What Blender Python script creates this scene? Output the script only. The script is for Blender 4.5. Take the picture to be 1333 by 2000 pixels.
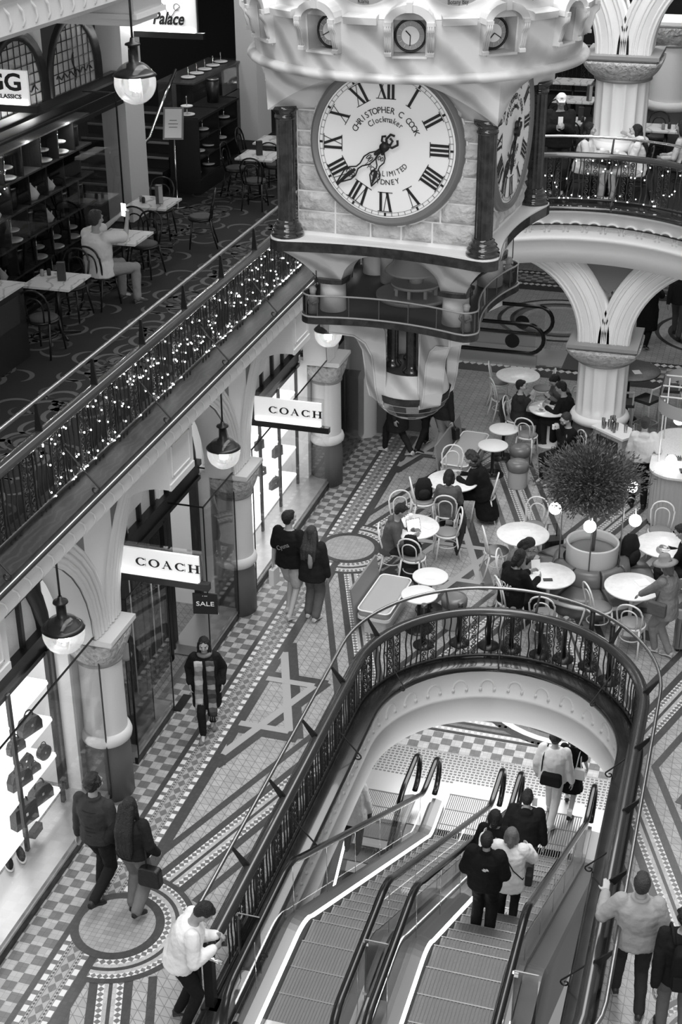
import bpy, bmesh, math, random
from mathutils import Vector, Matrix, noise
for _o in list(bpy.data.objects): bpy.data.objects.remove(_o)
SC = bpy.context.scene
COL = SC.collection
PI = math.pi
sin, cos, rad = math.sin, math.cos, math.radians
R = random.Random(7)

# ------------------------------------------------------------------ camera
CAM_H = 11.5
_p, _y, _r = rad(27.038), rad(16.665), rad(-0.311)
_f = Vector((-sin(_y)*cos(_p), cos(_y)*cos(_p), -sin(_p)))
_rt = Vector((cos(_y), sin(_y), 0)); _u = _rt.cross(_f)
_r2 = _rt*cos(_r) + _u*sin(_r); _u2 = -_rt*sin(_r) + _u*cos(_r)
cd = bpy.data.cameras.new('camera'); cam = bpy.data.objects.new('camera', cd); COL.objects.link(cam)
cam.matrix_world = Matrix(((_r2.x, _u2.x, -_f.x, 0), (_r2.y, _u2.y, -_f.y, 0), (_r2.z, _u2.z, -_f.z, CAM_H), (0, 0, 0, 1)))
cd.sensor_fit = 'VERTICAL'; cd.sensor_height = 36; cd.sensor_width = 24; cd.lens = 2817.44/2000*36
cd.clip_start = 0.1; cd.clip_end = 200
SC.camera = cam

# ------------------------------------------------------------------ light
SC.view_settings.view_transform = 'Standard'; SC.view_settings.look = 'None'
SC.view_settings.gamma = 1; SC.view_settings.use_curve_mapping = False
SC.view_settings.exposure = 0.72
W = bpy.data.worlds.new('world'); SC.world = W; W.use_nodes = True
W.node_tree.nodes['Background'].inputs[0].default_value = (1, 1, 1, 1)
W.node_tree.nodes['Background'].inputs[1].default_value = 0.17
def area(name, loc, rot, sx, sy, power, spread=180):
    l = bpy.data.lights.new(name, 'AREA'); l.shape = 'RECTANGLE'; l.size = sx; l.size_y = sy; l.energy = power
    l.spread = rad(spread)
    o = bpy.data.objects.new(name, l); o.location = loc; o.rotation_euler = rot; COL.objects.link(o); return o
def lamp(name, loc, power, r=0.05):
    l = bpy.data.lights.new(name, 'POINT'); l.energy = power; l.shadow_soft_size = r
    o = bpy.data.objects.new(name, l); o.location = loc; COL.objects.link(o); return o
# daylight through the long glass barrel roof above the void
area('roof_daylight', (-2.5, 16, 21), (0, 0, 0), 8, 44, 4300)
# broad area light behind the camera, aimed along the hall
area('near_end_light', (1.5, -6, 12), (rad(72), 0, 0), 8, 6, 500)

# ------------------------------------------------------------------ materials
def mat(name, g=0.5, rough=0.5, metal=0.0, spec=0.5, bump=0, bscale=40, var=0, vscale=8, emit=0, coat=0, bd=.02):
    m = bpy.data.materials.new(name); m.use_nodes = True; nt = m.node_tree; b = nt.nodes['Principled BSDF']
    b.inputs['Base Color'].default_value = (g, g, g, 1); b.inputs['Roughness'].default_value = rough
    b.inputs['Metallic'].default_value = metal; b.inputs['Specular IOR Level'].default_value = spec
    b.inputs['Coat Weight'].default_value = coat
    if emit:
        b.inputs['Emission Color'].default_value = (1, 1, 1, 1); b.inputs['Emission Strength'].default_value = emit
    tc = nt.nodes.new('ShaderNodeTexCoord')
    if var:
        n = nt.nodes.new('ShaderNodeTexNoise'); n.inputs['Scale'].default_value = vscale; n.inputs['Detail'].default_value = 5
        r = nt.nodes.new('ShaderNodeMapRange'); r.inputs['From Min'].default_value = .3; r.inputs['From Max'].default_value = .7
        r.inputs['To Min'].default_value = max(0, g*(1-var)); r.inputs['To Max'].default_value = g*(1+var)
        nt.links.new(tc.outputs['Object'], n.inputs['Vector']); nt.links.new(n.outputs['Fac'], r.inputs['Value'])
        nt.links.new(r.outputs['Result'], b.inputs['Base Color'])
    if bump:
        n = nt.nodes.new('ShaderNodeTexNoise'); n.inputs['Scale'].default_value = bscale; n.inputs['Detail'].default_value = 6
        bp = nt.nodes.new('ShaderNodeBump'); bp.inputs['Strength'].default_value = bump; bp.inputs['Distance'].default_value = bd
        nt.links.new(tc.outputs['Object'], n.inputs['Vector']); nt.links.new(n.outputs['Fac'], bp.inputs['Height'])
        nt.links.new(bp.outputs['Normal'], b.inputs['Normal'])
    return m
def veined(name, g1, g2, scale=3, dist=4, rough=.3, thin=.5, coat=0, rot=(0, 0, 0)):
    """marble: distorted wave bands between two greys"""
    m = mat(name, g1, rough, coat=coat); nt = m.node_tree; b = nt.nodes['Principled BSDF']
    tc = nt.nodes.new('ShaderNodeTexCoord'); mp = nt.nodes.new('ShaderNodeMapping'); mp.inputs['Rotation'].default_value = rot
    w = nt.nodes.new('ShaderNodeTexWave'); w.inputs['Scale'].default_value = scale; w.inputs['Distortion'].default_value = dist
    w.inputs['Detail'].default_value = 4; w.inputs['Detail Scale'].default_value = 1.2
    cr = nt.nodes.new('ShaderNodeValToRGB'); cr.color_ramp.elements[0].color = (g1, g1, g1, 1); cr.color_ramp.elements[1].color = (g2, g2, g2, 1)
    cr.color_ramp.elements[0].position = thin; cr.color_ramp.elements[1].position = 1
    nt.links.new(tc.outputs['Object'], mp.inputs[0]); nt.links.new(mp.outputs[0], w.inputs['Vector'])
    nt.links.new(w.outputs['Fac'], cr.inputs[0]); nt.links.new(cr.outputs[0], b.inputs['Base Color'])
    return m
def tiled(name, g, s=.06, grout=.55, rough=.3, tri=False, ang=0, var=.12):
    """small mosaic tiles with dark joints, in world/object metres"""
    m = mat(name, g, rough); nt = m.node_tree; b = nt.nodes['Principled BSDF']
    tc = nt.nodes.new('ShaderNodeTexCoord'); mp = nt.nodes.new('ShaderNodeMapping'); mp.inputs['Rotation'].default_value = (0, 0, ang)
    nt.links.new(tc.outputs['Object'], mp.inputs[0])
    br = nt.nodes.new('ShaderNodeTexBrick'); br.offset = 0; br.inputs['Scale'].default_value = 1
    br.inputs['Brick Width'].default_value = s; br.inputs['Row Height'].default_value = s; br.inputs['Mortar Size'].default_value = s*.035
    br.inputs['Mortar Smooth'].default_value = .3
    a, c, d = g*(1-var), g*(1+var), g*grout
    br.inputs['Color1'].default_value = (a, a, a, 1); br.inputs['Color2'].default_value = (c, c, c, 1); br.inputs['Mortar'].default_value = (d, d, d, 1)
    nt.links.new(mp.outputs[0], br.inputs['Vector'])
    out = br.outputs['Color']
    if tri:   # diagonal joints
        sx = nt.nodes.new('ShaderNodeSeparateXYZ'); nt.links.new(mp.outputs[0], sx.inputs[0])
        ad = nt.nodes.new('ShaderNodeMath'); ad.operation = 'ADD'; nt.links.new(sx.outputs[0], ad.inputs[0]); nt.links.new(sx.outputs[1], ad.inputs[1])
        dv = nt.nodes.new('ShaderNodeMath'); dv.operation = 'DIVIDE'; dv.inputs[1].default_value = s; nt.links.new(ad.outputs[0], dv.inputs[0])
        fr = nt.nodes.new('ShaderNodeMath'); fr.operation = 'FRACT'; nt.links.new(dv.outputs[0], fr.inputs[0])
        lt = nt.nodes.new('ShaderNodeMath'); lt.operation = 'LESS_THAN'; lt.inputs[1].default_value = .07; nt.links.new(fr.outputs[0], lt.inputs[0])
        mx = nt.nodes.new('ShaderNodeMix'); mx.data_type = 'RGBA'; nt.links.new(lt.outputs[0], mx.inputs[0])
        nt.links.new(out, mx.inputs[6]); mx.inputs[7].default_value = (d, d, d, 1); out = mx.outputs[2]
    nt.links.new(out, b.inputs['Base Color'])
    return m
def glassy(name, tint=.93, refl=1.0, rough=0.0, haze=0):
    m = bpy.data.materials.new(name); m.use_nodes = True; nt = m.node_tree; nt.nodes.remove(nt.nodes['Principled BSDF'])
    o = nt.nodes['Material Output']; t = nt.nodes.new('ShaderNodeBsdfTransparent'); t.inputs[0].default_value = (tint, tint, tint, 1)
    g = nt.nodes.new('ShaderNodeBsdfGlossy'); g.inputs['Roughness'].default_value = rough; g.inputs[0].default_value = (.9, .9, .9, 1)
    f = nt.nodes.new('ShaderNodeFresnel'); f.inputs[0].default_value = 1.5
    k = nt.nodes.new('ShaderNodeMath'); k.operation = 'MULTIPLY'; k.inputs[1].default_value = refl
    mx = nt.nodes.new('ShaderNodeMixShader')
    nt.links.new(f.outputs[0], k.inputs[0]); nt.links.new(k.outputs[0], mx.inputs[0]); nt.links.new(t.outputs[0], mx.inputs[1]); nt.links.new(g.outputs[0], mx.inputs[2])
    out = mx.outputs[0]
    if haze:
        d = nt.nodes.new('ShaderNodeBsdfTranslucent'); d.inputs[0].default_value = (1, 1, 1, 1); m2 = nt.nodes.new('ShaderNodeMixShader'); m2.inputs[0].default_value = haze; nt.links.new(out, m2.inputs[1]); nt.links.new(d.outputs[0], m2.inputs[2]); out = m2.outputs[0]
    nt.links.new(out, o.inputs[0]); return m

M = dict(
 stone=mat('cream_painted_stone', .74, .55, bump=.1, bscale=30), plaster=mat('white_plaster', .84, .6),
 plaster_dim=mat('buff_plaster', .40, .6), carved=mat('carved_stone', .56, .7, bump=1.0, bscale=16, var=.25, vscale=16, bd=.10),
 grey_stone=mat('grey_painted_base', .13, .45), spandrel=mat('grey_spandrel', .16, .6), abacus=mat('abacus_grey', .28, .5),  # spandrel is a darker grey than the stone round it
 white=mat('white_paint', .86, .5), black=mat('black_paint', .012, .35), iron=mat('wrought_iron', .018, .38, .0, .6),
 rail_wood=mat('dark_polished_rail', .035, .22, coat=.4), darkwood=mat('dark_timber', .022, .3), midwood=mat('mid_timber', .07, .4, var=.3, vscale=20),
 steel=mat('brushed_steel', .34, .33, 1.0, bump=.1, bscale=200), chrome=mat('chrome', .8, .12, 1.0), rubber=mat('black_rubber', .008, .22, spec=.6),
 led=mat('led_strip', .9, .5, emit=6), glass=glassy('clear_glass', .93, .9), showglass=glassy('display_window_glass', .9, .9), lampglass=glassy('lamp_globe_glass', .96, .7, haze=.10), railglass=glassy('balustrade_glass', .93, .35), smoked=glassy('smoked_glass', .7, 1.2),
 bulb=mat('lit_bulb', .9, .5, emit=22), globe=mat('lit_globe', .9, .5, emit=5), fairy=mat('fairy_bulb', .9, .5, emit=16),
 sign=mat('lit_sign_face', .9, .5, emit=.2), letter=mat('black_lettering', .01, .5), screen=mat('lit_screen', .9, .4, emit=1.6), paper=mat('paper', .85, .7),
 marble_w=mat('white_marble_top', .88, .25, var=.07, vscale=14), marble_d=mat('dark_marble', .022, .12, var=.7, vscale=14, coat=.5), marble_v=veined('veined_marble_top', .74, .45, 1.3, 14, .2, .86),
 marble_l=veined('striped_sandstone', .62, .34, 1.5, 4, .45, .35, rot=(.3, .75, .4)), curb=mat('dark_green_marble', .018, .2, var=.4, vscale=6, coat=.4),
 ledge=veined('grey_marble_ledge', .020, .035, 4, 9, .55, .6), rock=mat('rock_faced_sandstone', .48, .8, bump=1.0, bscale=9, var=.2, vscale=9, bd=.06), mortar=mat('pale_mortar', .75, .7),
 dial=mat('white_dial', .84, .35, emit=.03), dialframe=mat('grey_dial_frame', .17, .35), darkdeck=mat('dark_clock_deck', .06, .5),
 shelf_glow=mat('glowing_shelf_white', .9, .5, emit=.55), shopwhite=mat('shop_white', .80, .5, emit=.05), shopdark=mat('shop_dark', .03, .6), frost=mat('frosted_pane', .42, .35, var=.1, vscale=60), transom=mat('frosted_transom_lit_tone', .70, .4, var=.06, vscale=60),
 carpet=mat('dark_carpet', .009, .95), carpet_l=mat('carpet_scroll', .085, .95), carpet_m=mat('carpet_scroll_dim', .045, .95), tilewhite=mat('white_tile', .66, .35), tiletri=tiled('cream_tile_triangles', .35, .125, .45, tri=True),
 tilegrid=tiled('cream_tile_grid', .33, .062, .5), tiledark=tiled('dark_grey_tile', .060, .05, .7), tilemid=tiled('mid_grey_tile', .16, .078, .7), tilelight=tiled('light_tile', .42, .078, .72), tilecream=mat('cream_tile', .36, .35), tiledk=mat('plain_dark_tile', .08, .35),
 tread=mat('escalator_tread', .20, .35, .8, bump=.4, bscale=120), plate=mat('landing_plate', .62, .3, .6), skirt=mat('skirt_panel', .22, .35, .7), deck=mat('escalator_deck', .26, .42, .7),
 chairw=mat('cream_bentwood', .80, .45), cushion=mat('grey_leather_cushion', .24, .45), cushion_l=mat('pale_leather', .42, .4, bump=.15, bscale=12), leather=mat('shiny_leather', .17, .3, bump=.15, bscale=10),
 chaird=mat('black_bentwood', .012, .3), tweed=mat('seat_webbing', .05, .7), fluted=mat('ribbed_counter', .45, .6), terrazzo=mat('terrazzo_top', .72, .3, var=.12, vscale=60), leaf=mat('leaf', .10, .6), bark=mat('bark', .12, .9), soil=mat('soil', .3, .9),
 skin=mat('skin', .34, .5), skin_l=mat('light_skin', .45, .5), skin_d=mat('tan_skin', .24, .5), hair=mat('black_hair', .008, .45, bump=.8, bscale=90), hair_b=mat('brown_hair', .035, .5, bump=.8, bscale=90), hair_g=mat('light_hair', .16, .5, bump=.8, bscale=90), eye=mat('eye', .01, .3), lip=mat('lip', .18, .5),
)
CL = {}
def cloth(g, rough=.85):
    k = (g, rough)
    if k not in CL: CL[k] = mat('cloth_%d' % int(g*1000), g, rough, spec=.2 if rough > .6 else .5, bump=.5, bscale=18)
    return CL[k]

# ------------------------------------------------------------------ mesh builder
class MB:
    def __init__(s): s.v = []; s.f = []; s.m = []; s.sm = []
    def add(s, vs, fs, mi=0, sm=False):
        o = len(s.v); s.v += [tuple(v) for v in vs]; s.f += [tuple(i+o for i in f) for f in fs]; s.m += [mi]*len(fs); s.sm += [sm]*len(fs); return s
    def box(s, c, d, rz=0, mi=0, T=None):
        x, y, z = d[0]/2, d[1]/2, d[2]/2; ca, sa = cos(rz), sin(rz); vs = []
        for i in (-1, 1):
            for j in (-1, 1):
                for k in (-1, 1):
                    px, py = i*x, j*y; v = (c[0]+px*ca-py*sa, c[1]+px*sa+py*ca, c[2]+k*z)
                    vs.append(T @ Vector(v) if T else v)
        return s.add(vs, [(0, 1, 3, 2), (4, 6, 7, 5), (0, 4, 5, 1), (2, 3, 7, 6), (0, 2, 6, 4), (1, 5, 7, 3)], mi)
    def b2(s, x0, x1, y0, y1, z0, z1, mi=0): return s.box(((x0+x1)/2, (y0+y1)/2, (z0+z1)/2), (abs(x1-x0), abs(y1-y0), abs(z1-z0)), 0, mi)
    def poly(s, pts, z0=None, z1=None, mi=0):
        """flat polygon at z0 (2D pts) or prism z0..z1"""
        n = len(pts)
        if z1 is None: return s.add([(p[0], p[1], z0) for p in pts], [tuple(range(n))], mi)
        return s.add([(p[0], p[1], z0) for p in pts]+[(p[0], p[1], z1) for p in pts],
                     [tuple(range(n))[::-1], tuple(range(n, 2*n))]+[(i, (i+1) % n, (i+1) % n+n, i+n) for i in range(n)], mi)
    def prism(s, pts3, off, mi=0, sm=False):
        n = len(pts3); o = Vector(off); a = [Vector(p) for p in pts3]
        s.add(a+[p+o for p in a], [tuple(range(n))[::-1], tuple(range(n, 2*n))], mi)
        return s.add(a+[p+o for p in a], [(i, (i+1) % n, (i+1) % n+n, i+n) for i in range(n)], mi, sm)
    def grid(s, rows, closed=False, mi=0, sm=True, caps=False):
        n = len(rows[0]); vs = [p for r in rows for p in r]; fs = []
        for i in range(len(rows)-1):
            for j in range(n if closed else n-1):
                k = (j+1) % n; fs.append((i*n+j, i*n+k, (i+1)*n+k, (i+1)*n+j))
        s.add(vs, fs, mi, sm)
        if caps: s.add(rows[0], [tuple(range(n))[::-1]], mi); s.add(rows[-1], [tuple(range(n))], mi)
        return s
    def lathe(s, prof, c=(0, 0, 0), n=24, mi=0, sx=1, sy=1, a0=0, a1=2*PI, flute=0, fa=0):
        full = abs(a1-a0) > 6.28; N = n if full else n+1; rows = []
        for r, z in prof:
            row = []
            for i in range(N):
                a = a0+(a1-a0)*i/n; rr = r-(abs(sin(a*flute/2+.0))*fa if flute and r > fa else 0)*-1 if flute else r
                row.append((c[0]+rr*cos(a)*sx, c[1]+rr*sin(a)*sy, c[2]+z))
            rows.append(row)
        return s.grid(rows, full, mi)
    def cyl(s, c, r, h, n=20, mi=0, r2=None, cap=True):
        r2 = r if r2 is None else r2
        b = [(c[0]+r*cos(2*PI*i/n), c[1]+r*sin(2*PI*i/n), c[2]) for i in range(n)]; t = [(c[0]+r2*cos(2*PI*i/n), c[1]+r2*sin(2*PI*i/n), c[2]+h) for i in range(n)]
        s.grid([b, t], True, mi)
        if cap: s.add(b, [tuple(range(n))[::-1]], mi); s.add(t, [tuple(range(n))], mi)
        return s
    def tube(s, pts, r, n=8, mi=0, closed=False, cap=True, flat=None):
        P = [Vector(p) for p in pts]; N = len(P); rows = []; rr = r if isinstance(r, (list, tuple)) else [r]*N
        nrm = None
        for i in range(N):
            t = (P[(i+1) % N]-P[i-1]) if closed else (P[min(i+1, N-1)]-P[max(i-1, 0)])
            if t.length < 1e-9: t = Vector((0, 0, 1))
            t.normalize()
            if nrm is None:
                nrm = t.cross(Vector((0, 0, 1)))
                if nrm.length < .05: nrm = t.cross(Vector((0, 1, 0)))
            nrm = nrm-t*nrm.dot(t); nrm.normalize(); bn = t.cross(nrm)
            fx, fy = flat or (1, 1)
            rows.append([P[i]+(nrm*cos(2*PI*k/n)*fx+bn*sin(2*PI*k/n)*fy)*rr[i] for k in range(n)])
        if closed: rows.append(rows[0]); 
        s.grid(rows, True, mi)
        if cap and not closed: s.add(rows[0], [tuple(range(n))[::-1]], mi); s.add(rows[-1], [tuple(range(n))], mi)
        return s
    def ball(s, c, r, n=14, mi=0, m=None):
        rx, ry, rz = r if isinstance(r, (tuple, list)) else (r, r, r); m = m or max(6, n//2)
        rows = [[(c[0]+rx*sin(PI*i/m)*cos(2*PI*j/n), c[1]+ry*sin(PI*i/m)*sin(2*PI*j/n), c[2]-rz*cos(PI*i/m)) for j in range(n)] for i in range(m+1)]
        return s.grid(rows, True, mi)
    def xf(s, T): s.v = [tuple(T @ Vector(v)) for v in s.v]; return s
    def mesh(s, name, mats):
        me = bpy.data.meshes.new(name); me.from_pydata(s.v, [], s.f); me.update()
        for m in (mats if isinstance(mats, (list, tuple)) else [mats]): me.materials.append(M[m] if isinstance(m, str) else m)
        me.polygons.foreach_set('material_index', s.m); me.polygons.foreach_set('use_smooth', s.sm); return me
def obj(name, mb, mats, parent=None, label=None, cat=None, group=None, kind=None, fix=True):
    me = mb.mesh(name, mats) if isinstance(mb, MB) else mb
    if isinstance(mb, MB) and fix:
        bm = bmesh.new(); bm.from_mesh(me); bmesh.ops.remove_doubles(bm, verts=bm.verts, dist=1e-5) if len(me.vertices) < 60000 else None
        bmesh.ops.recalc_face_normals(bm, faces=bm.faces); bm.to_mesh(me); bm.free()
    o = bpy.data.objects.new(name, me); COL.objects.link(o)
    if parent: o.parent = parent
    for k, v in (('label', label), ('category', cat), ('group', group), ('kind', kind)):
        if v: o[k] = v
    return o
def struct(name, mb, mats, **k): return obj(name, mb, mats, kind='structure', **k)
def thing(name, label, cat, loc=(0, 0, 0), rz=0, group=None):
    o = bpy.data.objects.new(name, None); COL.objects.link(o); o.location = loc; o.rotation_euler = (0, 0, rz); o.empty_display_size = .1
    o['label'] = label; o['category'] = cat
    if group: o['group'] = group
    return o
def dup(root, loc, rz=0, label=None, group=None, scale=None):
    r = root.copy(); COL.objects.link(r); r.location = loc; r.rotation_euler = (0, 0, rz)
    if label: r['label'] = label
    if group: r['group'] = group
    if scale: r.scale = scale
    for ch in list(root.children):
        c = ch.copy(); COL.objects.link(c); c.parent = r
        for g in ch.children:
            d = g.copy(); COL.objects.link(d); d.parent = c
    return r
def text_mesh(txt, size, font_ext=0.004, stretch=1.0, align='CENTER', bold=0, shear=0):
    cu = bpy.data.curves.new('t', 'FONT'); cu.body = txt; cu.size = size; cu.extrude = font_ext; cu.align_x = align; cu.align_y = 'CENTER'
    cu.offset = bold; cu.shear = shear; cu.resolution_u = 3
    o = bpy.data.objects.new('t', cu); COL.objects.link(o); dg = bpy.context.evaluated_depsgraph_get()
    me = bpy.data.meshes.new_from_object(o.evaluated_get(dg)); bpy.data.objects.remove(o); bpy.data.curves.remove(cu)
    for v in me.vertices: v.co.x *= stretch
    return me
def mesh_into(mb, me, T, mi=0):
    mb.add([T @ v.co for v in me.vertices], [tuple(p.vertices) for p in me.polygons], mi); return mb
def frame(o, x, y, z):
    """matrix with columns x,y,z at origin o"""
    x, y, z = Vector(x).normalized(), Vector(y).normalized(), Vector(z).normalized()
    return Matrix(((x.x, y.x, z.x, o[0]), (x.y, y.y, z.y, o[1]), (x.z, y.z, z.z, o[2]), (0, 0, 0, 1)))
# ------------------------------------------------------------------ the long hall: setting
L1Z, L0Z = 5.0, -4.0
VX, VR, VYC, VY0 = -2.6, 1.65, 15.72, 9.2       # void: centre line, half width, centre of the round end, near end
def stadium(d, y0=VY0, n=24, yc=VYC):
    """outline of the escalator void, offset d from its centre line (counter-clockwise)"""
    pts = [(VX-d, y0)]; pts2 = [(VX+d, y0)]
    arc = [(VX+d*cos(PI*i/n), yc+d*sin(PI*i/n)*1.0) for i in range(n+1)]
    return pts2+arc+pts
def clip_half(poly, a, b, keep_left):
    out = []; n = len(poly)
    def side(p):
        s = (b[0]-a[0])*(p[1]-a[1])-(b[1]-a[1])*(p[0]-a[0]); return s if keep_left else -s
    for i in range(n):
        p, q = poly[i], poly[(i+1) % n]; sp, sq = side(p), side(q)
        if sp >= 0: out.append(p)
        if (sp > 0) != (sq > 0) and abs(sp-sq) > 1e-12:
            t = sp/(sp-sq); out.append((p[0]+(q[0]-p[0])*t, p[1]+(q[1]-p[1])*t))
    return out
def parea(p): return abs(sum(p[i][0]*p[(i+1) % len(p)][1]-p[(i+1) % len(p)][0]*p[i][1] for i in range(len(p))))/2
def minus_convex(poly, cv):
    """cv counter-clockwise convex; returns the pieces of poly outside it"""
    xs = [p[0] for p in poly]; ys = [p[1] for p in poly]
    if max(xs) < min(p[0] for p in cv) or min(xs) > max(p[0] for p in cv) or min(ys) > max(p[1] for p in cv): return [poly]
    rem = poly; pieces = []
    for i in range(len(cv)):
        a, b = cv[i], cv[(i+1) % len(cv)]
        o = clip_half(rem, a, b, False)
        if len(o) > 2 and parea(o) > 1e-6: pieces.append(o)
        rem = clip_half(rem, a, b, True)
        if len(rem) < 3 or parea(rem) < 1e-6: return pieces
    return pieces
HOLE = stadium(VR)
FM = ['tiletri', 'tiledark', 'tilelight', 'tilemid', 'tilewhite', 'tilecream', 'tilegrid', 'tiledk']
TRI, DK, LT, MID, WH, CR, GRD, PDK = range(8)
floor = MB()
def fl(poly, layer, mi, zone=None):
    ps = [poly]
    if zone: ps = [p for p in [rectclip(poly, zone)] if len(p) > 2]
    for p in ps:
        for q in minus_convex(p, HOLE): floor.poly(q, layer*.0007, None, mi)
def rectclip(p, z):
    x0, x1, y0, y1 = z
    for a, b in (((x0, y0), (x1, y0)), ((x1, y0), (x1, y1)), ((x1, y1), (x0, y1)), ((x0, y1), (x0, y0))):
        p = clip_half(p, a, b, True)
        if len(p) < 3: return []
    return p
def rect(x0, x1, y0, y1): return [(x0, y0), (x1, y0), (x1, y1), (x0, y1)]
def band(a, b, o0, o1, layer, mi, zone=None, e0=0, e1=0):
    """stripe parallel to a-b between offsets o0..o1 (left positive)"""
    dx, dy = b[0]-a[0], b[1]-a[1]; L = math.hypot(dx, dy); ux, uy = dx/L, dy/L; nx, ny = -uy, ux
    P = lambda t, o: (a[0]+ux*t+nx*o, a[1]+uy*t+ny*o)
    q = [P(-e0, o0), P(L+e1, o0), P(L+e1, o1), P(-e0, o1)]
    if (o1 > o0) is False: q = q[::-1]
    fl(q, layer, mi, zone)
def hourglass(a, b, o0, o1, layer, zone=None, t0=0):
    dx, dy = b[0]-a[0], b[1]-a[1]; L = math.hypot(dx, dy); ux, uy = dx/L, dy/L; nx, ny = -uy, ux
    band(a, b, o0, o1, layer, MID, zone); w = abs(o1-o0)*1.05; n = int((L-t0)/w); om = (o0+o1)/2
    P = lambda t, o: (a[0]+ux*t+nx*o, a[1]+uy*t+ny*o)
    for i in range(n):
        t = t0+i*w
        for oo in (o0, o1):
            tri = [P(t+.06*w, oo), P(t+.94*w, oo), P(t+.5*w, om)]
            if (tri[1][0]-tri[0][0])*(tri[2][1]-tri[0][1])-(tri[1][1]-tri[0][1])*(tri[2][0]-tri[0][0]) < 0: tri = tri[::-1]
            fl(tri, layer+1, WH, zone)
FX0, FX1, FY0, FY1 = -7.3, 4.5, 5.0, 40.0
fl(rect(FX0-4.5, FX1, FY0, FY1), 0, TRI)
def arm(a, b, zone):
    dx, dy = b[0]-a[0], b[1]-a[1]; L = math.hypot(dx, dy); st = .80/L
    a2 = (a[0]+dx*st, a[1]+dy*st)
    for s in (-1, 1):
        band(a2, b, s*.395, s*.49, 1, DK, zone, 0, -.9 if False else 0)
        band(a2, b, 0, s*.235, 2, DK, zone, 0, .4); band(a2, b, s*.021, s*.066, 4, LT, zone, 0, .2)
        hourglass(a2, b, s*.066, s*.138, 5, zone)
def ringpoly(c, r0, r1, a0, a1, layer, mi, zone, n=32):
    for i in range(n):
        t0, t1 = a0+(a1-a0)*i/n, a0+(a1-a0)*(i+1)/n
        fl([(c[0]+r0*cos(t0), c[1]+r0*sin(t0)), (c[0]+r1*cos(t0), c[1]+r1*sin(t0)), (c[0]+r1*cos(t1), c[1]+r1*sin(t1)), (c[0]+r0*cos(t1), c[1]+r0*sin(t1))], layer, mi, zone)
def medallion(c, side):
    a0, a1 = (-PI/2, PI/2) if side > 0 else (PI/2, 1.5*PI)
    z = (-6.0, 20, 0, 50) if side > 0 else (-50, .78, 0, 50)
    for r0, r1, mi, ly in ((0.01, .88, DK, 7), (.607, .652, LT, 8), (.70, .745, LT, 8), (.53, .607, MID, 8), (.745, .812, MID, 8)):
        ringpoly(c, r0, r1, a0, a1, ly, mi, z)
    for r0, r1 in ((.53, .607), (.745, .812)):
        rm = (r0+r1)/2; n = int(PI*rm/(r1-r0))
        for i in range(n):
            t0, t1 = a0+(a1-a0)*(i+.06)/n, a0+(a1-a0)*(i+.94)/n; tm = (t0+t1)/2
            for r in (r0+.002, r1-.002):
                tri = [(c[0]+r*cos(t0), c[1]+r*sin(t0)), (c[0]+r*cos(t1), c[1]+r*sin(t1)), (c[0]+rm*cos(tm), c[1]+rm*sin(tm))]
                if r < rm: tri = tri[::-1]
                fl(tri, 9, WH, z)
    disc = lambda r: [(c[0]+r*cos(2*PI*i/40), c[1]+r*sin(2*PI*i/40)) for i in range(40)]
    fl(disc(.53), 12, DK); fl(disc(.43), 13, GRD)
Wz = (-6.0, 1.0, FY0, FY1)
m1, m2, nd, r1, r2 = (-5.97, 11.09), (-5.96, 20.35), (-2.6, 20.35), (.75, 11.09), (.75, 20.35)
tA, tB, tC, tD = (-4.27, 15.72), (-.93, 15.72), (-4.27, 24.97), (-.93, 24.97)
for a, b, z in ((m1, tA, (-6, -4.27, 0, 15.72)), (m1, (-4.27, 6.4), (-6, -4.2, 5, 12)), (m2, tA, (-6, -4.27, 15.72, 21)), (m2, tC, (-6, -4.27, 20, 24.97)), (nd, tC, (-4.27, -2.6, 20.35, 24.97)),
                (nd, tD, (-2.6, -.93, 20.35, 24.97)), (nd, tA, (-4.27, -2.6, 15.72, 20.35)), (nd, tB, (-2.6, -.93, 15.72, 20.35)), (r1, tB, (-.93, 1, 11, 15.72)), (r2, tB, (-.93, 1, 15.72, 20.4)), (r2, tD, (-.93, 1, 20.35, 24.97))):
    arm(a, b, z)
def star(c, zone):
    cx, cy = c; w = .058
    def L(p, q, ly=6):
        band((cx+p[0], cy+p[1]), (cx+q[0], cy+q[1]), -.10, .12, ly, DK, zone, .05, .05)
    def L2(p, q, ly): band((cx+p[0], cy+p[1]), (cx+q[0], cy+q[1]), -w, w, ly, CR, zone, .0, .0)
    T1 = [(0, 1.50), (.80, -.66), (-.80, -.66)]; T2 = [(0, -1.50), (.80, .66), (-.80, .66)]
    for T in (T1, T2):
        for i in range(3): L(T[i], T[(i+1) % 3], 6+i*.5+(1.5 if T is T2 else 0))
    for T in (T1, T2):
        k = .86
        for i in range(3): L2([v*k for v in T[i]], [v*k for v in T[(i+1) % 3]], 10+i*.5+(1.5 if T is T2 else 0))
for c, z in (((-5.97, 15.7), (-5.99, -4.4, 5, 40)), ((-4.29, 20.37), (-6, -2, 5, 40)), ((.78, 15.72), (-.5, .78, 5, 40)), ((-.91, 20.37), (-2, 1, 5, 40)), ((-5.97, 24.97), (-5.99, -4.4, 5, 40))): star(c, z)
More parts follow.
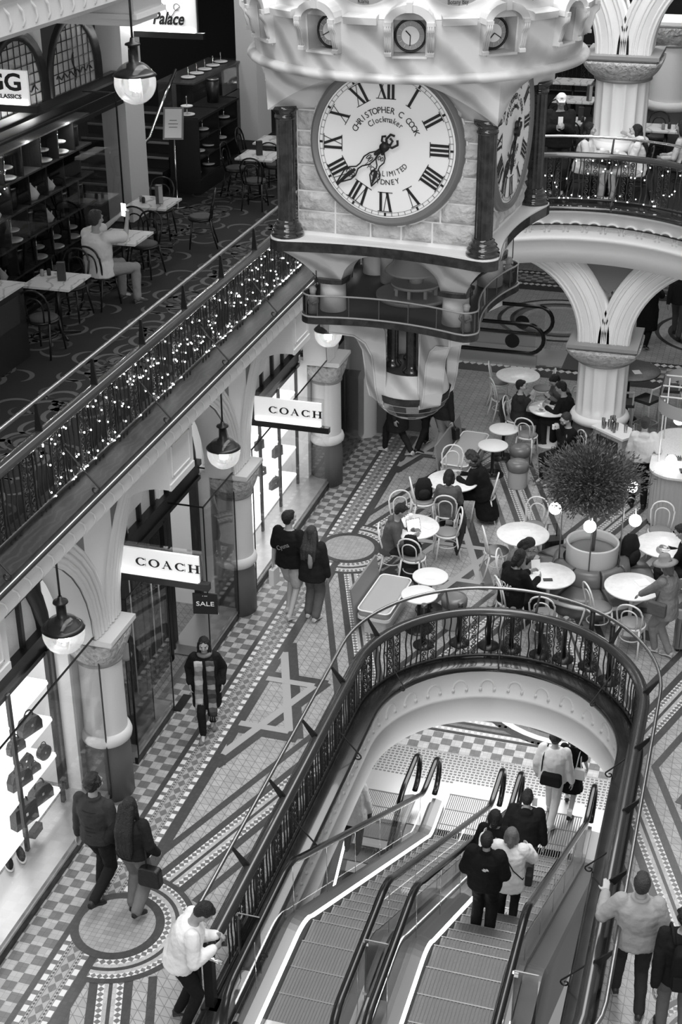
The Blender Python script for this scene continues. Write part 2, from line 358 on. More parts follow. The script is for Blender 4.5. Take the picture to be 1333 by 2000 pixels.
# border along the shopfronts (and its mirror on the far side of the hall)
for mir in (0, 1):
    X = (lambda x: x) if not mir else (lambda x: -5.2-x)
    def fr(x0, x1, y0, y1, ly, mi):
        a, b = sorted((X(x0), X(x1))); fl(rect(a, b, y0, y1), ly, mi)
    y0, y1 = 6.0, 25.1
    if mir: y0, y1 = 9, 25.1
    fr(-7.3, -6.50, y0, y1, 5, MID); fr(-6.50, -5.93, y0, y1, 5, DK)
    n = int((y1-y0)/.138)
    for i in range(n):
        for j in range(5):
            if (i+j) % 2 == 0: fr(-6.50-.138*j, -6.50-.138*(j+1), y0+i*.138, y0+(i+1)*.138, 6, LT)
    fr(-6.43, -6.07, y0, y1, 6, MID); fr(-6.355, -6.14, y0, y1, 7, CR)
    n = int((y1-y0)/.152)
    for i in range(n):
        y = y0+i*.152
        fr(-6.425, -6.36, y, y+.09, 8, WH); fr(-6.14, -6.075, y, y+.09, 8, WH)
        # lozenges of the middle
        cx = -6.2475; h = .055
        fl([(X(cx)-h, y+.076), (X(cx), y+.002), (X(cx)+h, y+.076), (X(cx), y+.15)], 8, MID)
        for k in (0, 1, 2):
            yy = y+.025+k*.0507
            for xx in (-6.332, -6.163):
                fl([(X(xx)-.017, yy), (X(xx), yy-.02), (X(xx)+.017, yy), (X(xx), yy+.02)], 8, PDK)
    for xx in (-6.355, -6.308, -6.187, -6.14): fr(xx-.003, xx+.003, y0, y1, 8, PDK)
for c, s in ((m1, 1), (m2, 1), (r1, -1), (r2, -1)): medallion(c, s)
# cross borders of the far bays
for yb in (29.2, 35.0):
    n = int(11/.15)
    fl(rect(-7.3, 4.0, yb-.35, yb+1.2), 5, DK)
    for i in range(n):
        for j in range(4):
            x = -7+i*.15; fl(rect(x, x+.15, yb+.3+j*.15, yb+.45+j*.15), 7, LT if (i+j) % 2 else MID)
        fl([(x, yb+.1), (x+.075, yb), (x+.15, yb+.1), (x+.075, yb+.2)], 7, WH)
        fl([(x, yb+1.05), (x+.075, yb+.95), (x+.15, yb+1.05), (x+.075, yb+1.15)], 7, WH)
for c in ((-4.3, 32.6), (-.6, 32.6)):
    for r, mi, ly in ((1.5, DK, 6), (1.4, LT, 7), (1.2, DK, 8), (1.1, MID, 9), (.95, LT, 10), (.8, GRD, 11)):
        fl([(c[0]+r*cos(2*PI*i/48), c[1]+r*sin(2*PI*i/48)) for i in range(48)], ly, mi)
# underside slab of the floor is the fascia of the void
struct('floor', floor, FM, fix=False)

# marble curb and white fascia round the void
def ring_wall(d, z0, z1, y0=VY0, inner=None, n=40):
    mb = MB(); P = stadium(d, y0, n)
    mb.grid([[(p[0], p[1], z0) for p in P], [(p[0], p[1], z1) for p in P]]); return mb
def ring_prof(prof, y0=VY0, n=40, close=False, mi=0, mb=None):
    """profile of (offset, z) swept round the void"""
    mb = mb or MB(); rows = []
    for d, z in prof: rows.append([(p[0], p[1], z) for p in stadium(d, y0, n)])
    if close: rows.append(rows[0])
    mb.grid(rows, False, mi); return mb
struct('trim_1', ring_prof([(1.65, .0), (1.63, .02), (1.63, .075), (1.66, .09), (1.9, .09), (1.97, .085), (1.98, .0)]), 'curb')
fas = ring_prof([(1.655, .02), (1.70, .0), (1.70, -.06), (1.74, -.10), (1.74, -.42), (1.70, -.44), (1.70, -.50), (1.745, -.52), (1.745, -.86), (1.70, -.9)])
n = 46
for i in range(n):          # blind arches moulded on the fascia
    t = i/n; L = (VYC-VY0)*2+PI*1.72; s = t*L
    def pt(s, d=1.735):
        a = VYC-VY0
        if s < a: return Vector((VX+d, VY0+s, 0)), Vector((-1, 0, 0)), Vector((0, 1, 0))
        if s < a+PI*1.72:
            th = (s-a)/1.72; return Vector((VX+d*cos(th), VYC+d*sin(th), 0)), Vector((-cos(th), -sin(th), 0)), Vector((-sin(th), cos(th), 0))
        return Vector((VX-d, VYC-(s-a-PI*1.72), 0)), Vector((1, 0, 0)), Vector((0, -1, 0))
    p, nr, tg = pt(s)
    fas.tube([p+tg*(.10*cos(PI*k/8))+Vector((0, 0, -.32+.13*sin(PI*k/8)))+nr*.005 for k in range(9)], .016, 5, cap=False)
    for sg in (-1, 1): fas.tube([p+tg*.10*sg+Vector((0, 0, -.32))+nr*.005, p+tg*.10*sg+Vector((0, 0, -.38))+nr*.005], .024, 5)
struct('trim_2', fas, 'plaster')

# lower floor
lf = MB(); lf.b2(-9, 5, 18.5, 32, L0Z-.02, L0Z); lf.b2(-4.3, 5, 17.0, 18.5, L0Z-.02, L0Z)
def q2(x0, x1, y0, y1, mi, ly): lf.add([(x0, y0, L0Z+ly*.0008), (x1, y0, L0Z+ly*.0008), (x1, y1, L0Z+ly*.0008), (x0, y1, L0Z+ly*.0008)], [(0, 1, 2, 3)], mi)
q2(-9, 5, 18.5, 20.55, 8, 1)
for i in range(int(9/.075)):
    for j in range(11): q2(-6.6+i*.075+.012*(j % 2), -6.6+i*.075+.05+.012*(j % 2), 19.75+j*.075, 19.79+j*.075, MID, 2)
q2(-9, 5, 20.6, 21.15, MID, 2)
for i in range(60):
    for j in range(3):
        if (i+j) % 2: q2(-8+i*.19, -8+(i+1)*.19, 20.6+j*.19, 20.6+(j+1)*.19, LT, 3)
q2(-9, 5, 21.17, 21.75, DK, 2); q2(-9, 5, 21.25, 21.35, LT, 3); q2(-9, 5, 21.58, 21.7, LT, 3); q2(-9, 5, 21.42, 21.5, MID, 3)
for i in range(120):
    for yy in (21.25, 21.58): q2(-8+i*.11, -8+i*.11+.05, yy+.02, yy+.08, WH, 4)
for r, mi, ly in ((2.0, DK, 4), (1.85, WH, 5), (1.72, MID, 6), (1.6, DK, 7), (1.48, LT, 8), (1.3, WH, 9), (1.15, DK, 10), (.7, MID, 11)):
    c = (-2.3, 23.2); P = [(c[0]+r*cos(2*PI*i/48), c[1]+r*sin(2*PI*i/48), L0Z+ly*.0008) for i in range(48)]; lf.add(P, [tuple(range(48))], mi)
struct('floor_lower', lf, FM+['plate'], fix=False)
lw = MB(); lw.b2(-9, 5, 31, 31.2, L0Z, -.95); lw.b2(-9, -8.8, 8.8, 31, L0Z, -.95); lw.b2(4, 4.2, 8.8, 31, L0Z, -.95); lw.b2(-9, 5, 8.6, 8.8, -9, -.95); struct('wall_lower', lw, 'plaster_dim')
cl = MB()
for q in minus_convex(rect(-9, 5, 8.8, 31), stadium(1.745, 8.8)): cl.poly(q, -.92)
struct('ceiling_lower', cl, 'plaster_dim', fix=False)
area('lower_hall_light', (-2.6, 21.5, -1.05), (0, 0, 0), 6, 3, 170)
area('lower_hall_light', (-3.2, 18.4, -1.05), (0, 0, 0), 1, 1, 20)
area('fascia_fill_light', (-2.6, 13.2, -2.9), (rad(108), 0, 0), 2.4, .6, 55)  # unseen area light added to brighten the far fascia of the void

# ------------------------------------------------------------------ left arcade of the ground floor
WX = -6.93                        # face of the arcade wall
COLY = [8.65, 13.33, 18.0, 22.7]
BAY = 4.68
def arch_pts(cy, half, z0, rise, n=20): return [(cy-half*cos(PI*i/n), z0+rise*sin(PI*i/n)) for i in range(n+1)]
aw = MB()
CAPZ, TOPZ = 2.42, 4.9
for k, cy in enumerate(COLY):
    # wall above the capitals: spandrel web between two half arches
    if k < len(COLY)-1:
        my = cy+BAY/2; hw = BAY/2-.36; A = arch_pts(my, hw, CAPZ+.05, 1.78)
        top = [(a[0], TOPZ) for a in A]
        for x0, x1 in ((WX-.42, WX),):
            for i in range(len(A)-1):
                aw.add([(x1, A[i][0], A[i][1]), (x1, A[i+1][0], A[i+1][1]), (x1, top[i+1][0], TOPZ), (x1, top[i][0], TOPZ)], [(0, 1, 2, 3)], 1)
                aw.add([(x0, A[i][0], A[i][1]), (x0, A[i+1][0], A[i+1][1]), (x1, A[i+1][0], A[i+1][1]), (x1, A[i][0], A[i][1])], [(0, 1, 2, 3)], 0, True)
        # stepped archivolt mouldings
        for j, (r, dd) in enumerate(((.05, .03), (.11, .05), (.18, .06), (.26, .07), (.33, .05))):
            B = arch_pts(my, hw+r, CAPZ+.05, 1.78+r*.9); aw.tube([(WX+dd*.5, p[0], p[1]) for p in B], .034, 6, cap=False)
        B0 = arch_pts(my, hw, CAPZ+.05, 1.78); B1 = arch_pts(my, hw+.36, CAPZ+.05, 1.78+.33)
        aw.grid([[(WX+.035, p[0], p[1]) for p in B0], [(WX+.045, p[0], p[1]) for p in B1]], False, 0); aw.grid([[(WX, p[0], p[1]) for p in B1], [(WX+.045, p[0], p[1]) for p in B1]], False, 0)
    aw.b2(WX-.42, WX, cy-.36, cy+.36, CAPZ, TOPZ)
    aw.b2(-7.62, -7.3, cy-.34, cy+.34, 0, CAPZ)     # pier behind the column
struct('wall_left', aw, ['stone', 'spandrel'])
def column(x, y, z0, name, label, cat, group, r=.27, flutes=0, wide=1.0):
    t = thing(name, label, cat, (x, y, z0), 0, group)
    obj('base', MB().lathe([(0, 0), (r*1.08, 0), (r*1.08, .62), (r*1.02, .80), (r*1.06, .84)], n=32), 'grey_stone', t)
    rg = MB().lathe([(r*1.02, .82), (r*1.16, .86), (r*1.2, .92), (r*1.13, .985), (r, 1.0)], n=32)
    obj('base_ring', rg, 'stone' if not flutes else 'white', t)
    if flutes:
        rows = []; N = flutes*10
        for zz, dp in ((.99, 0), (1.05, 0), (1.10, .9), (1.2, 1), (1.9, 1), (1.98, .9), (2.03, 0), (2.05, 0)):
            rows.append([((r-dp*.05*abs(sin(flutes*PI*j/N))**.8)*cos(2*PI*j/N), (r-dp*.05*abs(sin(flutes*PI*j/N))**.8)*sin(2*PI*j/N), zz) for j in range(N)])
        obj('shaft', MB().grid(rows, True), 'white', t)
    else: obj('shaft', MB().lathe([(r, .99), (r*.98, 2.02)], n=32), 'stone', t)
    # cushion capital: round below, square above
    cp = MB(); rows = []
    for i in range(8):
        s = i/7; zz = 2.03+.33*s; e = 2+s*5; rr = r*1.02+(r*(.42 if flutes else .24))*math.sin(s*PI/2)
        row = []
        for j in range(48):
            a = 2*PI*j/48; c_, s_ = cos(a), sin(a); k = (abs(c_)**e+abs(s_)**e)**(-1/e); row.append((rr*k*c_, rr*k*s_, zz))
        rows.append(row)
    cp.grid(rows, True, caps=True)
    obj('capital', cp, 'carved', t)
    ab = MB(); h = r*(1.40 if flutes else 1.24)*wide; ab.b2(-h, h, -h, h, 2.37, 2.40); ab.b2(-h*1.06, h*1.06, -h*1.06, h*1.06, 2.40, 2.46); obj('abacus', ab, 'abacus' if flutes else 'stone', t)
    obj('necking', MB().lathe([(r, 1.99), (r*1.08, 2.01), (r*1.08, 2.04), (r, 2.06)], n=32), 'abacus', t)
    return t
colL = ['stout round stone column in the foreground left of the scarfed person, behind the striding couple', 'round stone column with carved capital between the two lit shop signs', 'round stone column beyond the upper lit sign, left of the dark dado wall']
for cy, lb in zip(COLY[1:], colL): column(-7.06, cy, 0, 'stone_column', lb, 'column', None)

# gallery floor of the level above (left)
GX = -6.17                        # outer edge
gal = MB(); gal.b2(-10.3, GX-.1, 6, 24.9, 4.74, L1Z); gal.b2(-16, GX-.1, 24.9, 36, 4.74, L1Z); gal.b2(-16, -10.3, 6, 24.9, 4.74, L1Z)
struct('floor_gallery_left', gal, 'shopdark')
cp = MB(); cp.add([(-12.5, 6, L1Z+.004), (-6.62, 6, L1Z+.004), (-6.62, 34, L1Z+.004), (-12.5, 34, L1Z+.004)], [(0, 1, 2, 3)], 0)
RC = random.Random(3)
def plume(cx, cy, a, L, w, bend, mi):
    pts = []; x, y, th = cx, cy, a
    for i in range(14):
        pts.append((x, y, th)); th += bend/14*(1+i*.12); x += cos(th)*L/14; y += sin(th)*L/14
    l, r_ = [], []
    for i, (x, y, th) in enumerate(pts):
        ww = w*math.sin(PI*min(1, (i+.7)/14))**.7; l.append((x-sin(th)*ww, y+cos(th)*ww, L1Z+.006)); r_.append((x+sin(th)*ww, y-cos(th)*ww, L1Z+.006))
    if max(p[0] for p in l) < -6.7: cp.grid([l, r_], False, mi, sm=False)
for j in range(15):
    for i in range(2):
        cx, cy = -7.45-i*1.55, 7.5+j*1.28+i*.6; s = 1 if (i+j) % 2 else -1; fl_ = RC.random()*.5
        for k in range(5):
            plume(cx+.1*cos(k), cy+.1*sin(k), k*1.25+fl_, .62+.1*(k % 2), .045, s*3.6, 1+(k % 2))
            plume(cx, cy, k*1.25+.55+fl_, 1.0, .034, s*2.6, 1)
            plume(cx+.35*cos(k*1.25), cy+.35*sin(k*1.25), k*1.25+1.0, .65, .024, -s*2.4, 2)
            plume(cx+.5*cos(k*1.25+.6), cy+.5*sin(k*1.25+.6), k*1.25+.2, .60, .032, s*1.6, 1)
struct('floor_carpet', cp, ['carpet', 'carpet_l', 'carpet_m'], fix=False)
lg = MB(); lg.b2(-6.66, GX, 6, 24.9, 4.955, L1Z+.02); struct('trim_3', lg, 'ledge')
# cornice under the marble ledge
fz = MB(); prof = [(-6.3, 4.96), (GX+.03, 4.96), (GX+.04, 4.93), (GX-.01, 4.90), (GX-.02, 4.86), (GX-.03, 4.66), (GX-.10, 4.62), (-6.4, 4.62)]
fz.prism([(x, 6, z) for x, z in prof], (0, 18.9, 0), 0)
for i in range(80):
    y = 6.2+i*.235; fz.tube([(GX-.022, y-.07, 4.86), (GX-.016, y, 4.80), (GX-.02, y+.05, 4.72), (GX-.03, y+.03, 4.67)], .012, 5)
struct('trim_4', fz, 'stone')
dkline = MB(); dkline.b2(GX+.02, GX+.045, 6, 24.9, 4.935, 4.965); struct('trim_5', dkline, 'shopdark')
so = MB(); so.b2(-10.3, GX-.1, 6, 24.9, 4.66, 4.74); struct('ceiling_left', so, 'plaster')
# big panelled brackets carrying the edge, one over each column
br = MB()
for cy in COLY[:]:
    y0, y1 = cy+.72, cy+1.5; cy = (y0+y1)/2
    br.b2(WX-.1, -6.32, y0, y1, 4.0, 4.66)
    Q = [(WX, y0, 4.0), (-6.40, y0, 4.0)]+[(-6.40-.66*sin(t*PI/2/10)*1.0, y0, 4.0-.62*(1-cos(t*PI/2/10))) for t in range(1, 11)]
    br.prism(Q, (0, y1-y0, 0), 0)
    br.b2(-6.33, -6.30, y0+.02, y1-.02, 3.98, 4.06); br.b2(-6.33, -6.30, y0, y1, 4.58, 4.66)
    for a, b in ((y0+.12, y1-.12),):
        for z0, z1 in ((4.12, 4.14), (4.50, 4.52)): br.b2(-6.325, -6.305, a, b, z0, z1)
        for yy in (a, b): br.b2(-6.325, -6.305, yy-.01, yy+.01, 4.12, 4.52)
struct('trim_6', br, 'stone')
# end pier with the grey dado at the corner of the crossing
ep = MB(); ep.b2(-7.4, -6.35, 25.1, 26.3, 1.25, 4.95, 0); ep.b2(-7.42, -6.33, 25.08, 26.3, 0, 1.2, 1); ep.b2(-7.44, -6.31, 25.06, 26.3, 1.2, 1.26, 1)
ep.b2(-6.7, -5.15, 25.1, 25.3, 0, 1.2, 1) if False else None
ep.lathe([(.3, 0), (.3, 1.2), (.28, 1.26), (.24, 1.3), (.24, 4.9)], (-7.05, 25.0, 0), 20, 0)
ep.b2(-6.35, -5.9, 25.35, 26.3, 1.25, 4.95, 0); ep.b2(-6.35, -5.88, 25.33, 26.3, 0, 1.25, 1)
struct('wall_corner', ep, ['stone', 'grey_stone'])
# shop interiors behind the arcade (one wall far back)
sh = MB(); sh.b2(-11.9, -11.8, 5, 26, 0, 4.66); struct('wall_shops_back', sh, 'shopwhite')
sc = MB(); sc.b2(-11.8, -7.6, 6, 25, 3.55, 3.6); struct('ceiling_shops', sc, 'shopwhite')

# ------------------------------------------------------------------ gallery on the far side: the curved bridge
BX, BY, BR = -2.2, 15.4, 9.35      # centre and radius of the curved front
def barc(R_, z, a0=60, a1=135, n=60): return [(BX+R_*cos(rad(a0+(a1-a0)*i/n)), BY+R_*sin(rad(a0+(a1-a0)*i/n)), z) for i in range(n+1)]
# ------------------------------------------------------------------ shopfronts of the ground floor
def shopfront(y0, y1, boxes, n_mull, idx):
    """dark timber front between two columns: beam, frosted transom lights, display boxes"""
    X = -7.52; yc = (y0+y1)/2
    t = thing('shopfront', ['dark-framed shopfront with lit handbag shelves at the left edge of the photo', 'dark-framed shopfront with its door recess, behind the black sale sign', 'dark-framed shopfront with brightly lit white shelves below the upper lit sign'][idx], 'shopfront', (0, 0, 0))
    f = MB(); f.b2(X-.12, X+.06, y0+.3, y1-.3, 2.34, 2.62); f.b2(X-.1, X+.1, y0+.3, y1-.3, 2.56, 2.64); f.b2(X-.1, X+.09, y0+.3, y1-.3, 2.34, 2.40)
    A = arch_pts(yc, (y1-y0)/2-.36, CAPZ+.1, 1.70); A2 = arch_pts(yc, (y1-y0)/2-.56, CAPZ+.1, 1.52)
    f.grid([[(X+.05, p[0], p[1]) for p in A], [(X+.05, p[0], p[1]) for p in A2], [(X-.08, p[0], p[1]) for p in A2]], False)
    obj('frame', f, 'black', t)
    g = MB(); g.b2(X-.03, X-.02, y0+.36, y1-.36, 2.64, 4.2); obj('transom_pane', g, 'transom', t)  # pane colour made pale in place of light from inside the shop
    for i in range(n_mull):
        y = y0+.5+(y1-y0-1.0)*i/(n_mull-1); obj('mullion', MB().b2(X-.02, X+.035, y-.03, y+.03, 2.62, 4.1), 'black', t)
    obj('transom_rail', MB().b2(X-.02, X+.03, y0+.4, y1-.4, 3.22, 3.28), 'midwood', t)
    for j, (a, b) in enumerate(boxes):
        v = MB(); v.b2(-6.95, -7.52, a, b, .02, .14); v.b2(-6.97, -7.52, a-.0, b, .14, .19)
        obj('plinth', v, 'plate', t)
        k = MB(); k.b2(-6.985, -6.94, a-.01, b+.01, 0.0, .1); obj('plinth_kick', k, 'black', t)
        gl = MB(); gl.add([(-6.93, a, .19), (-6.93, b, .19), (-6.93, b, 2.5), (-6.93, a, 2.5)], [(0, 1, 2, 3)])
        obj('display_pane', gl, 'showglass', t, fix=False)
        for yy in (a, b):
            e = MB().add([(-7.5, yy, .19), (-6.93, yy, .19), (-6.93, yy, 2.5), (-7.5, yy, 2.5)], [(0, 1, 2, 3)]); obj('end_pane', e, 'glass', t, fix=False)
        eg = MB()
        for yy in (a, b):
            eg.b2(-6.94, -6.925, yy-.008, yy+.008, .1, 2.5); eg.b2(-7.5, -6.93, yy-.008, yy+.008, 2.49, 2.51)
        eg.b2(-6.94, -6.925, a, b, 2.49, 2.51); obj('pane_edge', eg, 'black', t)
        for yy in (a+.04, b-.04): obj('jamb', MB().b2(-7.6, -7.48, yy-.07, yy+.07, .1, 2.4), 'black', t)
    return t
shopfront(8.65, 13.33, [(8.9, 13.05)], 9, 0); shopfront(13.33, 18.0, [(13.9, 15.1), (16.5, 17.69)], 9, 1); shopfront(18.0, 22.7, [(18.5, 22.57)], 8, 2)
tb = MB()
for a, b in ((22.6, 25.0),): tb.b2(-7.5, -7.4, a, b, 0, 2.5)
struct('wall_side_panel', tb, 'shopdark')
gp = MB().add([(-6.93, 23.0, .1), (-6.93, 24.9, .1), (-6.93, 24.9, 2.5), (-6.93, 23.0, 2.5)], [(0, 1, 2, 3)]); g_ = obj('glass_screen', gp, 'showglass', label='dark glass screen between the last stone column and the grey dado', cat='glass screen', fix=False)
# partitions between the shops
pw = MB()
for cy in COLY+[15.2, 16.4]: pw.b2(-11.8, -7.5, cy-.08, cy+.08, 0, 3.55)
struct('wall_partition', pw, 'shopwhite')
# door in the recess
dr = thing('glass_door', 'dark-framed glass shop door with long chrome pull handles', 'door', (-7.5, 15.8, 0))
f = MB()
for yy in (-.55, .55): f.b2(-.04, .04, yy-.04, yy+.04, 0, 2.34)
f.b2(-.04, .04, -.55, .55, 2.26, 2.34); f.b2(-.04, .04, -.55, .55, 0, .1); f.b2(-.03, .03, -.04, .04, 0, 2.3)
obj('frame', f, 'black', dr); obj('pane', MB().b2(-.005, .005, -.5, .5, .1, 2.26), 'smoked', dr)
for yy in (-.12, .12): obj('pull_handle', MB().tube([(.08, yy, .5), (.08, yy, 1.7)], .014), 'chrome', dr)
for yy in (15.35, 16.28): obj('floor_grille', MB().b2(-6.98, -6.86, yy-.2, yy+.2, .003, .02), 'black', label='black slotted floor grille at the %s side of the shop door' % ('near' if yy < 16 else 'far'), cat='grille')
# lit shelving units
def shelving(x, y0, y1, levels, label, dx=.42, posts=4, nm='shelf_unit'):
    t = thing(nm, label, 'shelf', (x, (y0+y1)/2, 0)); h = (y1-y0)/2
    for i in range(levels):
        z = .37+i*.525; obj('shelf', MB().b2(-dx/2, dx/2, -h, h, z, z+.03), 'shelf_glow', t)  # white boards glow in place of the shop light falling on them
    for i in range(posts):
        y = -h+2*h*i/(posts-1)
        obj('post', MB().b2(dx/2-.01, dx/2+.03, y-.03, y+.03, 0, 2.4), 'black', t); obj('rear_post', MB().b2(-dx/2-.02, -dx/2+.01, y-.015, y+.015, 0, 2.2), 'black', t)
    obj('back', MB().b2(-dx/2-.05, -dx/2-.03, -h, h, .3, 2.3), 'shelf_glow', t)  # back panel glows the same way, though it is no lamp
    return t
shelving(-7.64, 9.87, 12.72, 4, 'lit white shelf unit holding dark handbags, at the left edge'); shelving(-7.64, 19.25, 22.1, 4, 'brightly lit white shelf unit below the upper lit sign', posts=4)
def handbag(x, y, z, s, rz, label, kind=0, group=None):
    t = thing('handbag', label, 'handbag', (x, y, z), rz, group)
    if kind == 0: P = [(-s*.5, 0), (s*.5, 0), (s*.5, s*.35), (s*.35, s*.62), (0, s*.7), (-s*.35, s*.62), (-s*.5, s*.35)]
    elif kind == 1: P = [(-s*.5, 0), (s*.5, 0), (s*.46, s*.8), (-s*.46, s*.8)]
    else: P = [(s*.5*cos(2*PI*i/14), s*.5+s*.5*sin(2*PI*i/14)) for i in range(14)]
    obj('body', MB().prism([(-s*.16, a, b) for a, b in P], (s*.32, 0, 0)), cloth(.035, .45), t)
    top = max(b for a, b in P)
    obj('handle', MB().tube([(0, s*.22*cos(PI*i/8), top-.01+s*.3*sin(PI*i/8)) for i in range(9)], s*.03, 6), cloth(.02, .5), t)
    obj('clasp', MB().b2(s*.16, s*.17, -s*.05, s*.05, top*.45, top*.6), 'chrome', t)
HB = [(-7.54, 11.98, .40, .36, 1, 'square black leather tote on the lowest lit shelf'), (-7.55, 12.41, .40, .34, 0, 'slouchy dark handbag beside the black tote'), (-7.56, 12.02, .925, .32, 0, 'dome-topped handbag on the second lit shelf'), (-7.52, 12.30, .925, .17, 0, 'small barrel handbag at the front of the second lit shelf'),
      (-7.68, 12.36, .925, .24, 0, 'patterned handbag behind the small barrel bag'), (-7.52, 12.56, .925, .2, 2, 'small round dark handbag alone at the right end of the shelf'), (-7.55, 12.36, 1.45, .32, 0, 'large patterned handbag on the upper lit shelf'), (-7.53, 11.98, 1.45, .24, 0, 'smaller patterned handbag on the upper lit shelf')]
for x, y, z, s, k, lb in HB: handbag(x, y, z+.004, s, rad(-18), lb, k, 'handbags on the lit shelves')
for i, (y, lv) in enumerate(((20.0, 2), (20.7, 2), (21.6, 1), (20.8, 1), (19.8, 0), (21.4, 0), (21.8, 2))):
    handbag(-7.62, y, .404+.525*lv, .17+.03*(i % 3), rad(-20), 'small accessory on the bright shelves behind the upper lit sign', 1, 'accessories on the bright shelves')
# shop lights (ceiling panels inside the shops)
for y, p in ((11.0, 26), (14.4, 12), (17.1, 12), (20.4, 32)): area('shop_ceiling_light', (-8.9, y, 3.5), (0, 0, 0), 1.6, 2.0, p)
for y in (10.9, 20.2): area('shop_window_light', (-7.3, y, 2.46), (0, 0, 0), .3, 2.6, 8)
# mannequin bust lamp & acrylic case beside column
t = thing('display_case', 'clear acrylic display case standing beside the foreground stone column', 'display case', (-7.2, 14.35, .19))
obj('case', MB().b2(-.18, .18, -.3, .3, 0, 1.15), 'glass', t, fix=False)
for sx in (-.18, .18):
    for sy in (-.3, .3): obj('case_edge', MB().b2(sx-.006, sx+.006, sy-.006, sy+.006, 0, 1.15), 'darkwood', t)
vg = MB(); vg.lathe([(.0, 0), (.07, 0), (.09, .06), (.05, .14), (.07, .2), (.0, .24)], n=14); obj('vase', vg, 'white', label='small white vase on top of the acrylic display case', cat='vase').location = (-7.2, 14.3, 1.345)
# shoes and small box in the near window
for i, y in enumerate((10.15, 10.32)):
    s = thing('sneaker', '%s of the two dark sneakers low in the shop window' % ('left' if i == 0 else 'right'), 'shoe', (-7.22, y+.6, .19), rad(-50), 'sneakers in the shop window')
    s.location = (-7.50+(y-10.15)*.4, y+1.31, .195)
    m_ = MB(); m_.ball((0, 0, .05), (.14, .05, .05), 12); obj('upper', m_, cloth(.02), s); obj('sole', MB().ball((0, 0, .015), (.15, .055, .02), 12), 'white', s); 
obj('shoe_box', MB().b2(-.07, .07, -.1, .1, 0, .1), 'grey_stone', label='small grey box on the window ledge near the sneakers', cat='box').location = (-7.42, 11.95, .30)

# ------------------------------------------------------------------ signs
def serif_word(mb, txt, h, F, st=1.5):
    def P(*pts): mb.prism([F @ Vector((p[0], p[1], 0)) for p in pts], F.to_3x3() @ Vector((0, 0, .004)))
    wd = dict(C=1.0, O=1.05, A=1.0, H=1.1); gap = .16*h*st; W = sum(wd[c]*h*st*.72+gap for c in txt)-gap; x = -W/2
    for c in txt:
        w = wd[c]*h*st*.72; cx = x+w/2; t, n = .22*h*st*.72, .085*h
        if c in 'CO':
            a0, a1 = (0, 2*PI) if c == 'O' else (rad(38), rad(322)); N = 40; o, i_ = [], []
            for k in range(N+1):
                a = a0+(a1-a0)*k/N; o.append((cx+w/2*cos(a), h/2*sin(a))); i_.append((cx+(w/2-t)*cos(a), (h/2-n)*sin(a)))
            for k in range(N): P(o[k], o[k+1], i_[k+1], i_[k])
            if c == 'C':
                xr = cx+w*.42
                for s in (1, -1): P((xr-.03*h, s*h*.46), (xr+.03*h, s*h*.5), (xr+.05*h, s*h*.16), (xr+.02*h, s*h*.16))
        elif c == 'A':
            P((cx-w*.42, -h/2), (cx-w*.42+n, -h/2), (cx+n*.3, h/2), (cx-n*.7, h/2)); P((cx+w*.40-t, -h/2), (cx+w*.40, -h/2), (cx+.02*h, h/2), (cx-t*.6, h/2)); P((cx-w*.27, -h*.14), (cx+w*.24, -h*.14), (cx+w*.22, -h*.08), (cx-w*.24, -h*.08))
            for q in (-.40, .32): P((cx+w*q-.14*h, -h/2), (cx+w*q+.16*h, -h/2), (cx+w*q+.16*h, -h/2+n*.8), (cx+w*q-.14*h, -h/2+n*.8))
        elif c == 'H':
            for q in (-.30, .30):
                P((cx+w*q-t/2, -h/2), (cx+w*q+t/2, -h/2), (cx+w*q+t/2, h/2), (cx+w*q-t/2, h/2))
                for s in (-1, 1): P((cx+w*q-t, s*h/2), (cx+w*q+t, s*h/2), (cx+w*q+t, s*(h/2-n*.8)), (cx+w*q-t, s*(h/2-n*.8)))
            P((cx-w*.3, -n/2), (cx+w*.3, -n/2), (cx+w*.3, n/2), (cx-w*.3, n/2))
        x += w+gap
def blade_sign(name, label, x0, x1, y, z0, z1, words, arm_z=None, sz=.15, stretch=1.6, tx=.62, serif=True):
    t = thing(name, label, 'sign', (x0, y, z0)); w = x1-x0; h = z1-z0
    a = MB(); a.b2(-.05, w+.12, -.045, .045, -.11, -.02); a.b2(-.10, -.03, -.045, .045, -.11, h+.05); obj('bracket', a, 'black', t)
    obj('panel', MB().b2(0, w, -.018, .018, -.02, h), 'sign', t)
    obj('cover_pane', MB().b2(-.02, w+.03, .03, .035, -.06, h+.06), 'glass', t, fix=False)
    obj('light_strip', MB().b2(.02, w-.02, -.028, -.019, -.018, .03), 'led', t)
    for txt, px, pz, s, st in words:
        mb = MB(); F_ = frame((px*w, -.024, pz*h), (1, 0, 0), (0, 0, 1), (0, -1, 0))
        if txt == 'COACH': serif_word(mb, txt, s*.66, F_, st)
        else: mesh_into(mb, text_mesh(txt, s, .003, st, bold=.004*s/.15, shear=.35 if txt == 'Palace' else 0), F_)
        obj('lettering', mb, 'letter', t, fix=False)
    return t
blade_sign('hanging_sign', 'lower lit white sign reading COACH, in front of the foreground column', -6.98, -5.93, 13.9, 2.92, 3.25, [('COACH', .62, .50, .165, 1.75)])
blade_sign('hanging_sign', 'upper lit white sign reading COACH, beyond the middle column', -6.9, -5.86, 18.6, 2.98, 3.33, [('COACH', .62, .5, .165, 1.75)])
t = thing('sale_sign', 'small black SALE sign hanging below the lower lit sign', 'sign', (-5.86, 13.86, 2.5)); t.rotation_euler = (0, 0, rad(12))
obj('panel', MB().b2(-.15, .15, -.012, .012, 0, .28), 'black', t); obj('board_edge', MB().b2(.15, .16, -.02, .02, .0, .28), 'glass', t)
